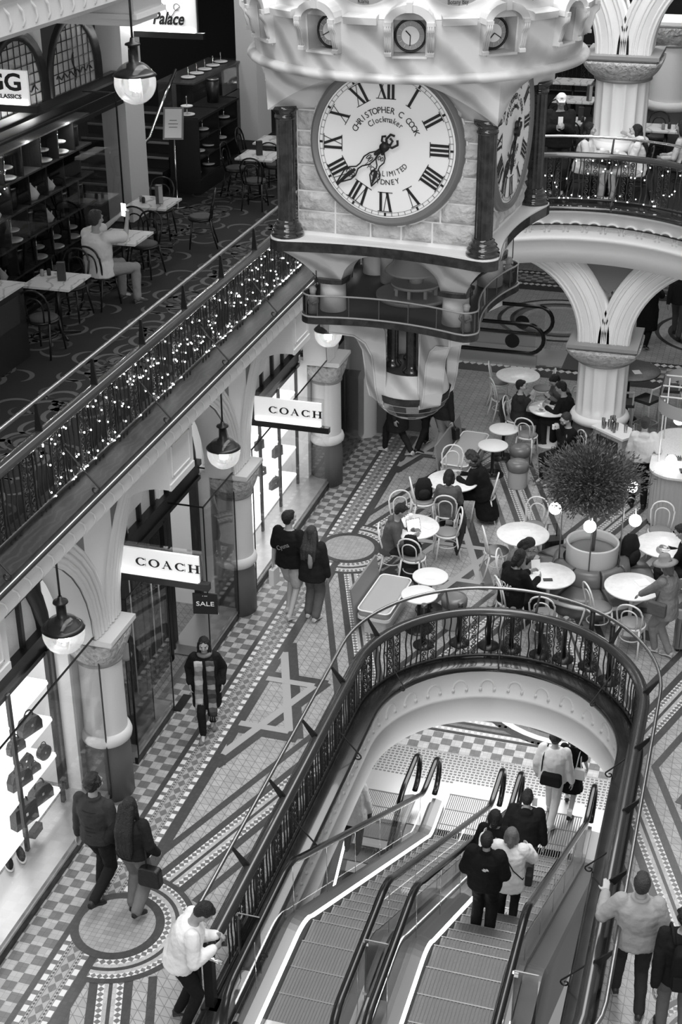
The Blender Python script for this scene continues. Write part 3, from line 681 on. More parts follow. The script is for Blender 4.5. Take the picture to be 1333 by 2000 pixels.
mb = MB(); mesh_into(mb, text_mesh('SALE', .085, .002, 1.25), frame((0, -.015, .14), (1, 0, 0), (0, 0, 1), (0, -1, 0))); mesh_into(mb, text_mesh('• •••', .03, .002, 1.25), frame((0, -.015, .25), (1, 0, 0), (0, 0, 1), (0, -1, 0))); obj('lettering', mb, 'white', t, fix=False)

# ------------------------------------------------------------------ hanging globe lamps
def globe_lamp(loc, label, top):
    t = thing('globe_lamp', label, 'lamp', loc, 0, 'hanging globe lamps'); r = .215
    obj('globe', MB().ball((0, 0, 0), r, 28, m=20), 'lampglass', t)
    obj('cap', MB().lathe([(0, .44), (.02, .44), (.03, .40), (.075, .385), (.08, .37), (.05, .36), (.052, .20), (.075, .19), (.08, .14), (.11, .135), (.20, .10), (.225, .075), (.20, .07), (.0, .07)], n=28), 'black', t)
    b = MB(); b.cyl((0, 0, -.07), .058, .14, 14); obj('bulb', b, 'bulb', t)
    obj('bulb_stem', MB().tube([(.05, 0, -.02), (.05, 0, -.12), (.03, 0, -.19), (0, 0, -.2)], .012, 6).cyl((0, 0, -.13), .035, .07, 10), 'chrome', t)
    obj('rod', MB().tube([(0, 0, .43), (0, 0, top)], .012, 8), 'black', t)
    lamp('globe_lamp_light', loc, 34, .06); return t
globe_lamp((-6.3, 11.18, 3.74), 'hanging clear globe lamp at lower left in front of the foreground arch', .95)
globe_lamp((-6.3, 15.78, 3.73), 'hanging clear globe lamp left of the upper lit COACH sign', .95)
globe_lamp((-6.3, 20.4, 3.73), 'hanging globe lamp half hidden by the clock balcony', .95)
g4 = globe_lamp((-6.28, 13.78, 8.74), 'topmost hanging clear globe lamp, over the cafe gallery', 1.0)

# ------------------------------------------------------------------ level two bracket, top left corner
b2 = MB(); oz = 0
b2.b2(-7.9, -6.32, 13.95, 14.6, 9.45, 9.9); 
for k, (o, z0, z1) in enumerate(((0, 9.38, 9.45), (.05, 9.33, 9.38), (-.05, 9.25, 9.33))): b2.b2(-7.9, -6.32+o, 13.95-o, 14.6+.06, z0, z1)
b2.b2(-6.33, -6.30, 14.05, 14.5, 9.55, 9.57); b2.b2(-6.33, -6.30, 14.05, 14.07, 9.55, 9.8)
for i in range(10):
    a = PI/2*i/9
pass
prof = [(GX+.05, 9.98), (GX+.05, 9.9), (GX, 9.85), (GX-.02, 9.6), (GX-.08, 9.55), (-6.6, 9.5), (-6.6, 9.98)]
b2.prism([(x, 6, z) for x, z in prof], (0, 19, 0))
for i in range(30):
    y = 10.2+i*.235; b2.tube([(GX-.012, y-.07, 9.83), (GX-.0, y, 9.76), (GX-.01, y+.05, 9.68), (GX-.02, y+.03, 9.63)], .014, 5)
struct('trim_7', b2, 'stone')
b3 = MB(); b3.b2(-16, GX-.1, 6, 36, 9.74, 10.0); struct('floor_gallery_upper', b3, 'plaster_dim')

# ------------------------------------------------------------------ bridge gallery on the right, with its rail
ECX, ECY, EA, EB = -2.75, 18.75, 3.55, 5.35
def efront(off, z, a0=18, a1=150, n=48): return [Vector((ECX+(EA+off)*cos(rad(a0+(a1-a0)*i/n)), ECY+(EB+off)*sin(rad(a0+(a1-a0)*i/n)), z)) for i in range(n+1)]
bg = MB(); F0 = efront(.02, L1Z); 
bg.grid([[(p.x, p.y, L1Z) for p in F0], [(p.x, 38, L1Z) for p in F0]], False, sm=False); bg.grid([[(p.x, p.y, 4.7) for p in F0], [(p.x, 38, 4.7) for p in F0]], False, sm=False)
bg.b2(F0[0].x, 5, 16, 38, 4.7, L1Z); struct('floor_bridge', bg, 'carpet', fix=False)
fb = MB()
for o, z in ((-.02, 4.97), (.0, 4.95), (.06, 4.90), (.07, 4.83), (.10, 4.81), (.12, 4.44), (.08, 4.42), (.08, 4.36), (.13, 4.34), (.16, 4.1), (.22, 3.95), (.5, 3.93)): pass
rows = [efront(o, z) for o, z in ((.0, 4.955), (.0, 4.92), (.05, 4.90), (.07, 4.86), (.10, 4.84), (.12, 4.50), (.07, 4.48), (.07, 4.42), (.11, 4.40), (.20, 4.2), (.26, 3.97), (.9, 3.95))]
fb.grid(rows, False)
P = efront(.115, 4.62, n=400); acc = 0
for i in range(0, 384, 15):
    a, b = P[i], P[i+15]; c = (a+b)/2; tg = (b-a).normalized(); nr = Vector((tg.y, -tg.x, 0)); nr = nr if nr.y < 0 else -nr; w = (b-a).length*.38
    fb.tube([c+tg*w*cos(PI*k/8)+Vector((0, 0, w*.95*sin(PI*k/8)))+nr*.012 for k in range(9)], .022, 5, cap=False)
    fb.tube([c+tg*w, c+tg*w-Vector((0, 0, .06))], .02, 5); fb.tube([c-tg*w, c-tg*w-Vector((0, 0, .06))], .02, 5)
    fb.tube([c-tg*w*.8-Vector((0, 0, .02)), c+tg*w*.8-Vector((0, 0, .02))], .012, 4)
struct('trim_8', fb, 'plaster')
dk2 = MB(); dk2.grid([efront(o, z) for o, z in ((.5, L1Z+.03), (.0, L1Z+.03), (-.03, 5.0), (-.03, 4.96), (.02, 4.95))], False); struct('trim_9', dk2, 'curb')
def vpillar(x, y, z0, label, top):
    c = column(x, y, z0, 'fluted_column', label, 'column', None, r=.46, flutes=14, wide=.92)
    t = thing('forked_arch', ('white moulded arch forking out of the lower fluted column' if z0 < 1 else 'white moulded arch forking out of the upper fluted column, top right'), 'arch', (x, y, z0+2.46))
    for s in (-1, 1):
        r0, r1 = 1.50, 2.06; cx = s*1.96; mb = MB(); n = 16; D = .42
        f0 = [(cx-s*r0*cos(rad(84)*i/n), r0*sin(rad(84)*i/n)) for i in range(n+1)]; f1 = [(cx-s*r1*cos(rad(84)*i/n), r1*sin(rad(84)*i/n)) for i in range(n+1)]
        mb.grid([[(p[0], -D, p[1]) for p in f0], [(p[0], -D, p[1]) for p in f1]]); mb.grid([[(p[0], D, p[1]) for p in f0], [(p[0], D, p[1]) for p in f1]])
        mb.grid([[(p[0], -D, p[1]) for p in f0], [(p[0], D, p[1]) for p in f0]]); mb.grid([[(p[0], -D, p[1]) for p in f1], [(p[0], D, p[1]) for p in f1]])
        for rr in (1.54, 1.60, 1.74, 1.80, 1.94, 2.0):
            mb.tube([(cx-s*rr*cos(rad(84)*i/n), -D, rr*sin(rad(84)*i/n)) for i in range(n+1)], .022, 6, cap=False)
        obj('arch_rib', mb, 'white', t)
    sp = MB(); sp.prism([(0, -.2, .85), (.75, -.2, top), (-.75, -.2, top)], (0, .4, 0)); obj('spandrel', sp, 'spandrel', t)
vpillar(-2.46, 25.0, 0, 'fluted white column standing on the ground floor by the cafe counter', 1.55)
vpillar(-2.60, 25.65, L1Z-.13, 'fluted white column standing on the upper gallery behind the talking people', 1.5)
column(-2.0, 28.6, L1Z, 'square_pier', 'grey shaded pier behind the upper fluted column', 'pier', None, r=.4)
# outer walls of the far galleries
fw = MB(); fw.b2(-16, 6, 38, 38.2, 0, 14); struct('wall_far', fw, 'shopdark')
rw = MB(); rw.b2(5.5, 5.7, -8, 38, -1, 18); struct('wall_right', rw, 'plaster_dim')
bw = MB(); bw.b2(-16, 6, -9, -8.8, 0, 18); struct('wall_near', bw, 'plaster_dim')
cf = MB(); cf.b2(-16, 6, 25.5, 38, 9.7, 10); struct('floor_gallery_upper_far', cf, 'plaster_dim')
for x, y in ((-3, 27.2), (-1.2, 29.5), (-3.5, 32)): area('gallery_ceiling_light', (x, y, 9.6), (0, 0, 0), .8, .8, 40)
for x, y in ((-1.5, 28.5), (-5, 28), (-5, 33.5), (-1.0, 33)): area('ground_ceiling_light', (x, y, 4.6), (0, 0, 0), 1.2, 1.2, 26)

# ------------------------------------------------------------------ upper left gallery shopfront
SX = -10.0
wl = MB(); wl.b2(SX-.1, SX, 6, 18.9, 6.9, 9.74); wl.b2(SX-.1, SX, 6, 40, 9.0, 9.74); wl.b2(SX-.12, SX+.02, 18.9, 21.2, 8.5, 9.74) 
for a, b in ((21.25, 21.95), (27.4, 28.2), (14.2, 14.6)): wl.b2(SX-.3, SX+.12, a, b, L1Z, 9.74)
struct('wall_gallery_left', wl, 'stone')
fr = thing('timber_shopfront', 'dark timber gallery shopfront with twin arched leaded windows', 'shopfront', (SX, 0, 0))
f = MB(); f.b2(-.08, .10, 14.6, 21.2, 6.95, 7.25); f.b2(-.08, .14, 14.6, 21.2, 7.22, 7.30); f.b2(-.08, .12, 14.6, 21.2, 6.93, 6.99); f.b2(-.06, .05, 14.6, 21.2, 7.28, 7.42)
obj('frame', f, 'black', fr)
for cy in (16.3, 18.05, 19.8):
    hw = .68; z0 = 7.42; A = [(cy-hw, z0)]+[(cy-hw*cos(PI*i/16), z0+.2+.72*sin(PI*i/16)) for i in range(17)]+[(cy+hw, z0)]; k = 1.24
    B = [(cy-hw*k, z0)]+[(cy-hw*k*cos(PI*i/16), z0+.2+.72*1.2*sin(PI*i/16)) for i in range(17)]+[(cy+hw*k, z0)]
    w = MB(); w.grid([[(.03, a, b) for a, b in A], [(.07, a, b) for a, b in B], [(0, a, b) for a, b in B]], False); obj('arched_frame', w, 'black', fr)
    p = MB(); p.add([(.012, a, b) for a, b in A], [tuple(range(len(A)))]); p.tube([(.02, cy, z0), (.02, cy, z0+.9)], .006, 4)
    pn = obj('leaded_window', p, 'frost', fr, fix=False)
    L = MB()
    for i in range(1, 8):
        y = cy-hw+2*hw*i/8; t_ = 1-((y-cy)/hw)**2; L.tube([(.02, y, z0), (.02, y, z0+.2+.72*math.sqrt(t_))], .007, 4)
    for i in range(1, 7):
        z = z0+i*.14; h2 = hw if z < z0+.2 else hw*math.sqrt(max(0, 1-((z-z0-.2)/.72)**2)); L.tube([(.02, cy-h2, z), (.02, cy+h2, z)], .007, 4)
    L.tube([(.022, cy-hw*.85+hw*1.7*i/30, z0+.22+.035*sin(i*1.2)) for i in range(31)], .012, 4); L.tube([(.022, cy+.05*sin(i*PI/5), z0+.1+.04*i) for i in range(11)], .012, 4)
    obj('lead', L, 'black', pn)
# display box of the shop with cubby shelves
t = thing('glass_display_box', 'tall glass display box over the cubby shelves, upper left', 'display window', (0, 0, 0))
gp = MB().add([(-9.42, 14.2, 5.05), (-9.42, 19.95, 5.05), (-9.42, 19.95, 7.34), (-9.42, 14.2, 7.34)], [(0, 1, 2, 3)]); obj('front_pane', gp, 'showglass', t, fix=False)
gp = MB().add([(-9.42, 19.95, 5.05), (-9.95, 19.95, 5.05), (-9.95, 19.95, 7.34), (-9.42, 19.95, 7.34)], [(0, 1, 2, 3)]); obj('end_pane', gp, 'glass', t, fix=False)
e = MB(); e.b2(-9.43, -9.41, 14.2, 19.95, 7.33, 7.36); e.b2(-9.43, -9.41, 19.94, 19.96, 5.05, 7.35); e.b2(-9.95, -9.42, 19.94, 19.96, 7.33, 7.35); e.b2(-9.44, -9.4, 14.2, 19.95, 5.0, 5.06); obj('pane_edge', e, 'black', t)
cub = thing('cubby_shelf', 'dark timber cubby shelf holding teapots, cake stands and canisters', 'shelf', (-9.72, 0, 5.02))
cells = []
for i in range(9):
    for j in range(5):
        y = 14.6+i*.52+(.12 if j % 2 else 0); z = .05+j*.42; cells.append((y, z))
fm = MB()
for j in range(6): obj('board', MB().b2(-.17, .17, 14.4, 19.3, .03+j*.42, .055+j*.42), 'midwood', cub)
for y, z in cells: obj('divider', MB().b2(-.17, .17, y-.014, y+.014, z, z+.40), 'darkwood', cub)
obj('back', MB().b2(-.2, -.17, 14.4, 19.3, 0, 2.15), 'darkwood', cub)
R5 = random.Random(11)
def teapot(x, y, z, s, label, g): 
    t = thing('teapot', label, 'teapot', (x, y, z), 0, g); b = MB().lathe([(0, 0), (s*.55, 0), (s*.62, s*.15), (s*.8, s*.45), (s*.6, s*.8), (s*.35, s*1.1), (s*.12, s*1.35), (s*.1, s*1.5), (0, s*1.55)], n=14); obj('body', b, 'white', t)
    obj('spout', MB().tube([(0, s*.6, s*.4), (0, s*.95, s*.6), (0, s*1.1, s*.95)], s*.1, 6), 'white', t); obj('handle', MB().tube([(0, -s*.6+-s*.45*sin(PI*i/6), s*.3+s*.5*i/6) for i in range(7)], s*.07, 6), 'white', t)
def canister(x, y, z, s, label, g):
    t = thing('canister', label, 'canister', (x, y, z), 0, g); obj('body', MB().cyl((0, 0, 0), s*.55, s*1.9, 16), 'black', t); obj('lid', MB().cyl((0, 0, s*1.9), s*.57, s*.2, 16), 'steel', t)
def cakestand(x, y, z, s, label, g, tiers=2):
    t = thing('cake_stand', label, 'cake stand', (x, y, z), 0, g); 
    for k in range(tiers): obj('plate', MB().lathe([(0, 0), (s*(1-.22*k), 0), (s*(1.05-.22*k), .015), (s*(1-.22*k), .02), (0, .012)], (0, 0, .02+k*.14), 18), 'white', t)
    obj('stem', MB().tube([(0, 0, 0), (0, 0, .02+tiers*.14)], .008, 6).tube([(0, .02*cos(2*PI*i/10), .04+tiers*.14+.02*sin(2*PI*i/10)) for i in range(10)], .005, 5, closed=True), 'chrome', t)
for k, (y, z) in enumerate(cells):
    yy = y+.26; zz = 5.02+z+.006; r_ = R5.random()
    if yy > 19.1 or z > 1.8: continue
    if r_ < .36: teapot(-9.68, yy, zz, .12+.03*R5.random(), 'white figurine-like teapot in a cubby of the display shelf', 'teapots in the cubbies')
    elif r_ < .6: canister(-9.7, yy, zz, .14, 'tall dark canister with steel lid in a cubby', 'canisters in the cubbies')
    elif r_ < .85: cakestand(-9.68, yy, zz, .14, 'tiered white cake stand in a cubby', 'cake stands in the cubbies')
for y in (15.0, 16.2, 17.4, 18.6): lamp('cubby_light', (-9.52, y, 7.2), 5, .04)
cu = MB()
for i in range(60): cu.ball((-9.66+R5.uniform(-.12, .1), 15.2+R5.uniform(0, 1.7), 6.55+R5.uniform(0, .4)), .008, 5, m=4)
obj('fairy_lights', cu, 'fairy', label='loose tangle of tiny lights on top of the cubby shelf', cat='lights', kind='stuff')
# dark panels / window further along, stair
d = MB(); d.b2(SX-2.8, SX-2.7, 20, 38, L1Z, 9.7); struct('wall_gallery_back', d, 'shopdark')
t = thing('timber_staircase', 'dark timber steps with pale nosings rising behind the pilaster', 'stairs', (-11.0, 22.75, L1Z))
for i in range(6):
    obj('step', MB().b2(-.9, .9, .0+i*.3, 2.0, i*.19, (i+1)*.19), 'darkwood', t); obj('nosing', MB().b2(-.9, .9, -.012+i*.3, .02+i*.3, (i+1)*.19-.03, (i+1)*.19+.003), 'plate', t)
t = thing('stair_handrail', 'polished steel handrail curving down beside the dark steps', 'handrail', (-10.15, 22.4, L1Z))
obj('rail', MB().tube([(0, 1.6, 1.95), (0, .9, 1.5), (0, .3, 1.05), (0, .05, 1.0), (0, -.1, .95), (0, -.15, .85), (0, -.08, .78)], .03, 8), 'chrome', t)
obj('post', MB().tube([(0, .1, 0), (0, .1, 1.02)], .022, 8), 'black', t)
# lit sign of the tea rooms and the boot shop
blade_sign('hanging_sign', 'lit white sign with the word Palace in script, top left', -10.0, -8.83, 21.8, 7.96, 8.45, [('Palace', .60, .36, .26, .8)])
mb = MB(); swirl = [(.22+.1*cos(a)*(.3+a/9), -.025, .12+.11*sin(a)*(.3+a/9)) for a in [i*.25 for i in range(22)]]
so_ = obj('script_flourish', MB().tube([(x, y, z+.08) for x, y, z in swirl], .006, 5).tube([(.52+.3*t_, -.025, .32+.1*sin(t_*6)) for t_ in [i/14 for i in range(15)]]+[(.86+.05*cos(a), -.025, .36+.05*sin(a)) for a in [i*.6 for i in range(10)]], .005, 5), 'letter', [o for o in bpy.data.objects if o.get('label', '').startswith('lit white sign with the word Palace')][0])
blade_sign('hanging_sign', 'lit white sign with large black letters GG at the left edge', -10.15, -9.24, 17.0, 7.76, 8.17, [('UGG', .5, .62, .30, 1.15), ('SINCE CLASSICS', .55, .2, .075, 1.15)])
# ------------------------------------------------------------------ wrought iron balustrades
def spiral(cx, cz, r, a0, turns, s, n=14):
    return [(cx+s*r*(1-.75*i/n)*cos(a0+turns*2*PI*i/n), 0, cz+r*(1-.75*i/n)*sin(a0+turns*2*PI*i/n)) for i in range(n+1)]
_p = MB(); HH = .66
for row in range(4):
    cz = .10+.02+row*.165+.08
    for s in (-1, 1):
        _p.tube(spiral(s*.062, cz+.04, .045, -PI*.5, 1.35, s, 12), .0085, 5); _p.tube(spiral(s*.062, cz-.045, .038, PI*.5, -1.2, s, 12), .0075, 5)
    _p.tube([(0, 0, cz-.08), (.012, 0, cz), (0, 0, cz+.08)], .009, 5)
for s in (-1, 1): _p.b2(s*.125-.008, s*.125+.008, -.01, .01, .10, .80)
PANEL = _p.mesh('scroll_panel', 'iron')
_b = MB(); _b.tube([(.010*sin(i*1.05), 0, .02+.78*i/12) for i in range(13)], .011, 6); BAL = _b.mesh('baluster', 'iron')
_s = MB(); _s.tube([(0, 0, .50), (0, -.1, .38), (0, -.28, .17), (0, -.345, .10)]+[(0, -.33+.055*cos(a)*(1-a/11)+.0, .075+.055*sin(a)*(1-a/11)) for a in [1.2-i*.5+0 for i in range(0)]], .010, 6)
_s.tube([(0, -.30+.055*(1-.08*i)*cos(2.6+i*.6), .075+.055*(1-.08*i)*sin(2.6+i*.6)) for i in range(11)], .010, 6)
_s.tube([(0, .0-.03*(1-.08*i)*cos(i*.6), .52+.03*(1-.08*i)*sin(i*.6)) for i in range(9)], .008, 5)
STAY = _s.mesh('scroll_stay', 'iron')
_h = MB(); _h.prism([(-.012, -.05, 0), (-.012, .05, 0), (-.012, .012, .26), (-.012, -.012, .26)], (.024, 0, 0)); _h.b2(-.03, .03, -.06, .06, -.03, .0); HPOST = _h.mesh('handrail_post', 'black')
def path_len(P): return [0]+[sum((P[k+1]-P[k]).length for k in range(i+1)) for i in range(len(P)-1)]
def at_len(P, Ls, s):
    import bisect
    i = min(max(bisect.bisect_right(Ls, s)-1, 0), len(P)-2); t = (s-Ls[i])/max(1e-9, Ls[i+1]-Ls[i]); return P[i].lerp(P[i+1], t), (P[i+1]-P[i]).normalized()
def inst(name, me, parent, p, tg, sx=1, flip=1):
    o = bpy.data.objects.new(name, me); COL.objects.link(o); o.parent = parent; o.location = p
    o.rotation_euler = (0, 0, math.atan2(tg.y, tg.x)); o.scale = (sx, flip, 1); return o
def sweep(mb, P, prof, out):
    """prof: (offset to the outside, z) closed"""
    rows = []
    for o, z in prof+[prof[0]]:
        rows.append([])
        for i in range(len(P)):
            t = (P[min(i+1, len(P)-1)]-P[max(i-1, 0)]).normalized(); n = Vector((t.y, -t.x, 0))*out; rows[-1].append(P[i]+n*o+Vector((0, 0, z)))
    return mb.grid(rows, False)
RAILP = [(-.075, .80), (-.085, .83), (-.06, .845), (-.055, .87), (-.03, .885), (.03, .885), (.055, .87), (.06, .845), (.085, .83), (.075, .80), (.03, .785), (-.03, .785)]
def balustrade(label, P, out, period=.62, s0=0, hand=None, stays=1.86, hz=1.12, hmat='steel', hoff=None, rail='rail_wood', flat_panels=2):
    """out=+1: void on the right of the path direction"""
    t = thing('balustrade', label, 'railing', (0, 0, 0)); Ls = path_len(P); L = Ls[-1]
    obj('top_rail', sweep(MB(), P, RAILP, out), rail, t)
    obj('bottom_rail', sweep(MB(), P, [(-.02, .08), (.02, .08), (.02, .12), (-.02, .12)], out), 'iron', t)
    s = s0; k = 0
    while s+period < L:
        for i in range(2):
            p, tg = at_len(P, Ls, s+.13+i*.0); 
        p, tg = at_len(P, Ls, s+.14); inst('scroll_panel', PANEL, t, p, tg)
        for j in range(3):
            p, tg = at_len(P, Ls, s+.33+j*.095); inst('baluster', BAL, t, p, tg)
        s += period; k += 1
    s = s0+.3; m = 0
    while s < L:
        p, tg = at_len(P, Ls, s); inst('scroll_stay', STAY, t, p, tg, 1, out); s += stays
        m += 1
    if hand is not None:
        Hh = []
        for i in range(len(P)):
            tt = (P[min(i+1, len(P)-1)]-P[max(i-1, 0)]).normalized(); n = Vector((tt.y, -tt.x, 0))*out; Hh.append(P[i]-n*hand+Vector((0, 0, hz)))
        obj('handrail', MB().tube(Hh, .024, 8), hmat, t)
        s = s0+.45
        while s < L:
            p, tg = at_len(P, Ls, s); n = Vector((tg.y, -tg.x, 0))*out
            q = MB(); q.prism([(-.012, -.02, .82), (-.012, .07, .86), (-.012, hand+.012, hz), (-.012, hand-.012, hz), (-.012, .0, .9)] if hand > .05 else [(-.012, -.04, .85), (-.012, .04, .85), (-.012, .012, hz), (-.012, -.012, hz)], (.024, 0, 0))
            inst('handrail_post', q.mesh('handrail_post', 'black'), t, p, tg, 1, out); 
            s += 1.24
    return t
def stad_path(d, y0, z, n=40, y1=None):
    P = [Vector((p[0], p[1], z)) for p in stadium(d, y0, n)]
    out = []
    a = P[0]; b = P[1]; k = 24
    out += [a.lerp(b, i/k) for i in range(k)]; out += P[1:-1]; a, b = P[-2], P[-1]; out += [a.lerp(b, i/k) for i in range(1, k+1)]
    return out
# right end returns towards the escalator head
P = stad_path(1.90, 10.35, .03)
pre = [Vector((-2.6+1.9-.75*(1-cos(PI/2*i/8)), 10.35-.75*sin(PI/2*i/8), .03)) for i in range(8, 0, -1)]
balustrade('dark wrought iron balustrade curving round the escalator void', pre+P, -1, hand=.20, hz=1.1, s0=.2)
nw = thing('newel_post', 'black iron newel with ball cap where the void railing ends, beside the leaning person', 'post', (-4.5, 10.22, 0))
obj('post', MB().b2(-.05, .05, -.05, .05, .09, .92), 'iron', nw); obj('ball_cap', MB().lathe([(0, 1.02), (.06, 1.0), (.085, .95), (.08, .90), (.10, .89), (.10, .86), (0, .85)], n=18), 'rail_wood', nw)
obj('foot', MB().b2(-.09, .09, -.09, .09, 0, .09), 'iron', nw)
hb = thing('grab_rail', 'short steel grab rail curving past the newel post', 'handrail', (0, 0, 0)); obj('rail', MB().tube([(-4.72, 10.5, 1.02), (-4.70, 10.3, 1.02), (-4.62, 10.1, 1.02), (-4.42, 9.95, 1.02), (-4.22, 9.92, 1.02)], .024, 8), 'chrome', hb); obj('post', MB().tube([(-4.70, 10.4, 0), (-4.70, 10.4, 1.0)], .03, 8), 'iron', hb)
balustrade('long wrought iron balustrade with fairy lights along the left upper gallery', [Vector((-6.45, 9.6+i*.35, L1Z+.0)) for i in range(41)], 1, hand=0.03, hz=1.17, s0=.1, hmat='steel')
balustrade('curved wrought iron balustrade with fairy lights on the bridge at right', efront(.14, L1Z+.02, 30, 128, 50), -1, hand=.12, hz=1.12, s0=.1, hmat='chrome')
def fairy(label, P, out, n, seed):
    t = thing('fairy_light_string', label, 'string lights', (0, 0, 0)); rr = random.Random(seed); Ls = path_len(P); L = Ls[-1]; me = MB().ball((0, 0, 0), .0095, 6, m=4).mesh('bulb', 'fairy'); rest = MB()
    pts = []
    for i in range(n):
        s = L*(i+rr.random())/n; p, tg = at_len(P, Ls, s); nn = Vector((tg.y, -tg.x, 0))*out; pts.append(p+nn*.03+Vector((0, 0, rr.uniform(.12, .78) if rr.random() > .12 else .12)))
    pts.sort(key=lambda p: (p-Vector((0, 0, CAM_H))).length)
    for i, p in enumerate(pts):
        if i < 99: o = bpy.data.objects.new('bulb', me); COL.objects.link(o); o.parent = t; o.location = p
        else: rest.ball(p, .0095, 6, m=4)
    if len(pts) > 99: obj('bulbs_beyond', rest, 'fairy', t, kind='stuff')
    w = sorted(pts, key=lambda p: (round(p.y+p.x*.01, 1), p.z)); wm = MB()
    for a, b in zip(w, w[1:]):
        if (a-b).length < .9: wm.tube([a, (a+b)/2-Vector((0, 0, .01)), b], .0025, 3, cap=False)
    obj('wire', wm, 'black', t)
fairy('string of tiny lights woven through the left gallery balustrade', [Vector((-6.45, 11.3+i*.5, L1Z)) for i in range(22)], 1, 250, 5)
fairy('string of tiny lights woven through the bridge balustrade at right', efront(.14, L1Z+.02, 42, 112, 30), -1, 90, 6)
# ------------------------------------------------------------------ the great hanging clock
CX, CY = -2.63, 10.85
CK = thing('hanging_clock', 'ornate castle-shaped hanging clock with white dial, dark marble columns and glass-railed balcony', 'clock', (CX, CY, 0), rad(-4))
def outline(h, lobe, dip, n=10):
    """square with rounded corner lobes and concave sides"""
    pts = []
    for q in range(4):
        a = -PI/2+q*PI/2; c = (cos(a+PI/4)*h*math.sqrt(2), sin(a+PI/4)*h*math.sqrt(2))
        # side q (centre direction a) from previous corner to this one
        ex = (cos(a), sin(a)); tx = (-sin(a), cos(a))
        for i in range(n+1):
            u = -1+2*i/n; u *= (h-lobe*.3)/h; d = h+lobe-dip*(1-u*u)-0
            pts.append((ex[0]*d+tx[0]*u*h, ex[1]*d+tx[1]*u*h))
        for i in range(1, 6):
            b = a+PI/2*i/6; pts.append((c[0]+lobe*cos(b), c[1]+lobe*sin(b)))
    return pts
def part(name, mb, m, parent=None, **k): return obj(name, mb, m, parent or CK, **k)
# stone chamber
w = MB(); w.b2(-.70, .70, -.70, .70, 8.40, 9.74); part('chamber', w, 'mortar')
rk = random.Random(4)
def stones(mb, T):
    rows = [8.425, 8.585, 8.735, 8.93, 9.06, 9.18, 9.33, 9.5, 9.68]; xs0 = [-.70, -.45, -.2, .02, .24, .47, .70]; xs1 = [-.70, -.52, -.3, -.1, .1, .3, .5, .70]
    for j in range(8):
        xs = [-.70, -.40, -.12, .12, .36, .70] if j == 0 else ([-.70, -.40, .42, .70] if j in (1,) else [-.70, -.52, .52, .70] if j in (3, 4) else [-.70, -.42, 0, .42, .70])
        for i in range(len(xs)-1):
            a, b, z0, z1 = xs[i]+.007, xs[i+1]-.007, rows[j]+.006, rows[j+1]-.006; n = 6; rows_ = []
            for p in range(n+1):
                r_ = []
                for q in range(n+1):
                    ed = min(p, n-p, q, n-q); dpt = .003+(.014+.022*rk.random() if ed > 0 else 0)
                    r_.append(T @ Vector((a+(b-a)*q/n, -.70-dpt, z0+(z1-z0)*p/n)))
                rows_.append(r_)
            mb.grid(rows_, False)
            e = [T @ Vector(v) for v in ((a, -.70, z0), (b, -.70, z0), (b, -.704, z0), (a, -.704, z0))]
for q in range(4):
    mb = MB(); stones(mb, Matrix.Rotation(q*PI/2, 4, 'Z')); part('stone_facing', mb, 'rock')
# dial
def roman(ch):
    """strokes (x0,z0,x1,z1,width) in a unit-high cell; returns strokes, advance"""
    if ch == 'I': return [(.0, 0, .0, 1, .17)], .30
    if ch == 'V': return [(-.24, 1, .02, 0, .17), (.24, 1, .02, 0, .04)], .62
    if ch == 'X': return [(-.24, 1, .24, 0, .17), (.24, 1, -.24, 0, .04)], .66
def numeral(mb, txt, h, T):
    adv = [roman(c)[1] for c in txt]; W = sum(adv)*h*.78; x = -W/2
    for c, a in zip(txt, adv):
        cx = x+a*h*.78/2
        for x0, z0, x1, z1, w in roman(c)[0]:
            ww = w*h/2*.85; P = [(cx+x0*h*.8-ww, z0*h), (cx+x0*h*.8+ww, z0*h), (cx+x1*h*.8+ww, z1*h), (cx+x1*h*.8-ww, z1*h)]
            mb.prism([T @ Vector((p[0], 0, p[1])) for p in P], T.to_3x3() @ Vector((0, -.002, 0)))
        x += a*h*.78
    for z in (0, h): mb.prism([T @ Vector(v) for v in ((-W/2-.006, 0, z-.0025), (W/2+.006, 0, z-.0025), (W/2+.006, 0, z+.0025), (-W/2-.006, 0, z+.0025))], T.to_3x3() @ Vector((0, -.002, 0)))
def arc_text(mb, txt, r, a_mid, size, spacing, flip=False, stretch=1.0):
    n = len(txt)
    for i, ch in enumerate(txt):
        if ch == ' ': continue
        a = a_mid-(i-(n-1)/2)*spacing*(-1 if flip else 1); me = text_mesh(ch, size, .0012, stretch)
        p = Vector((r*cos(a), -.002, r*sin(a))); up = Vector((cos(a), 0, sin(a)))*(-1 if flip else 1); rt = Vector((up.z, 0, -up.x))
        mesh_into(mb, me, frame(p, rt, up, (0, -1, 0)))
def rlathe(prof, n=64):
    """ring profile (radius, depth towards viewer) about the dial axis"""
    mb = MB(); rows = [[(r*cos(2*PI*i/n), -d, r*sin(2*PI*i/n)) for i in range(n)] for r, d in prof]; return mb.grid(rows, True)
fr_ = rlathe([(.59, 0), (.59, .02), (.58, .045), (.572, .048), (.565, .062), (.553, .066), (.545, .05), (.538, .052), (.53, .045), (.522, .02), (.522, 0)]); ring2 = rlathe([(.602, 0), (.602, .012), (.59, .012), (.59, 0)])
FRM, RNG = fr_.mesh('dial_frame', 'dialframe'), ring2.mesh('mortar_ring', 'mortar')
DSC = rlathe([(.0, .022), (.2, .022), (.524, .018)]).mesh('dial_disc', 'dial')
NUMS = []
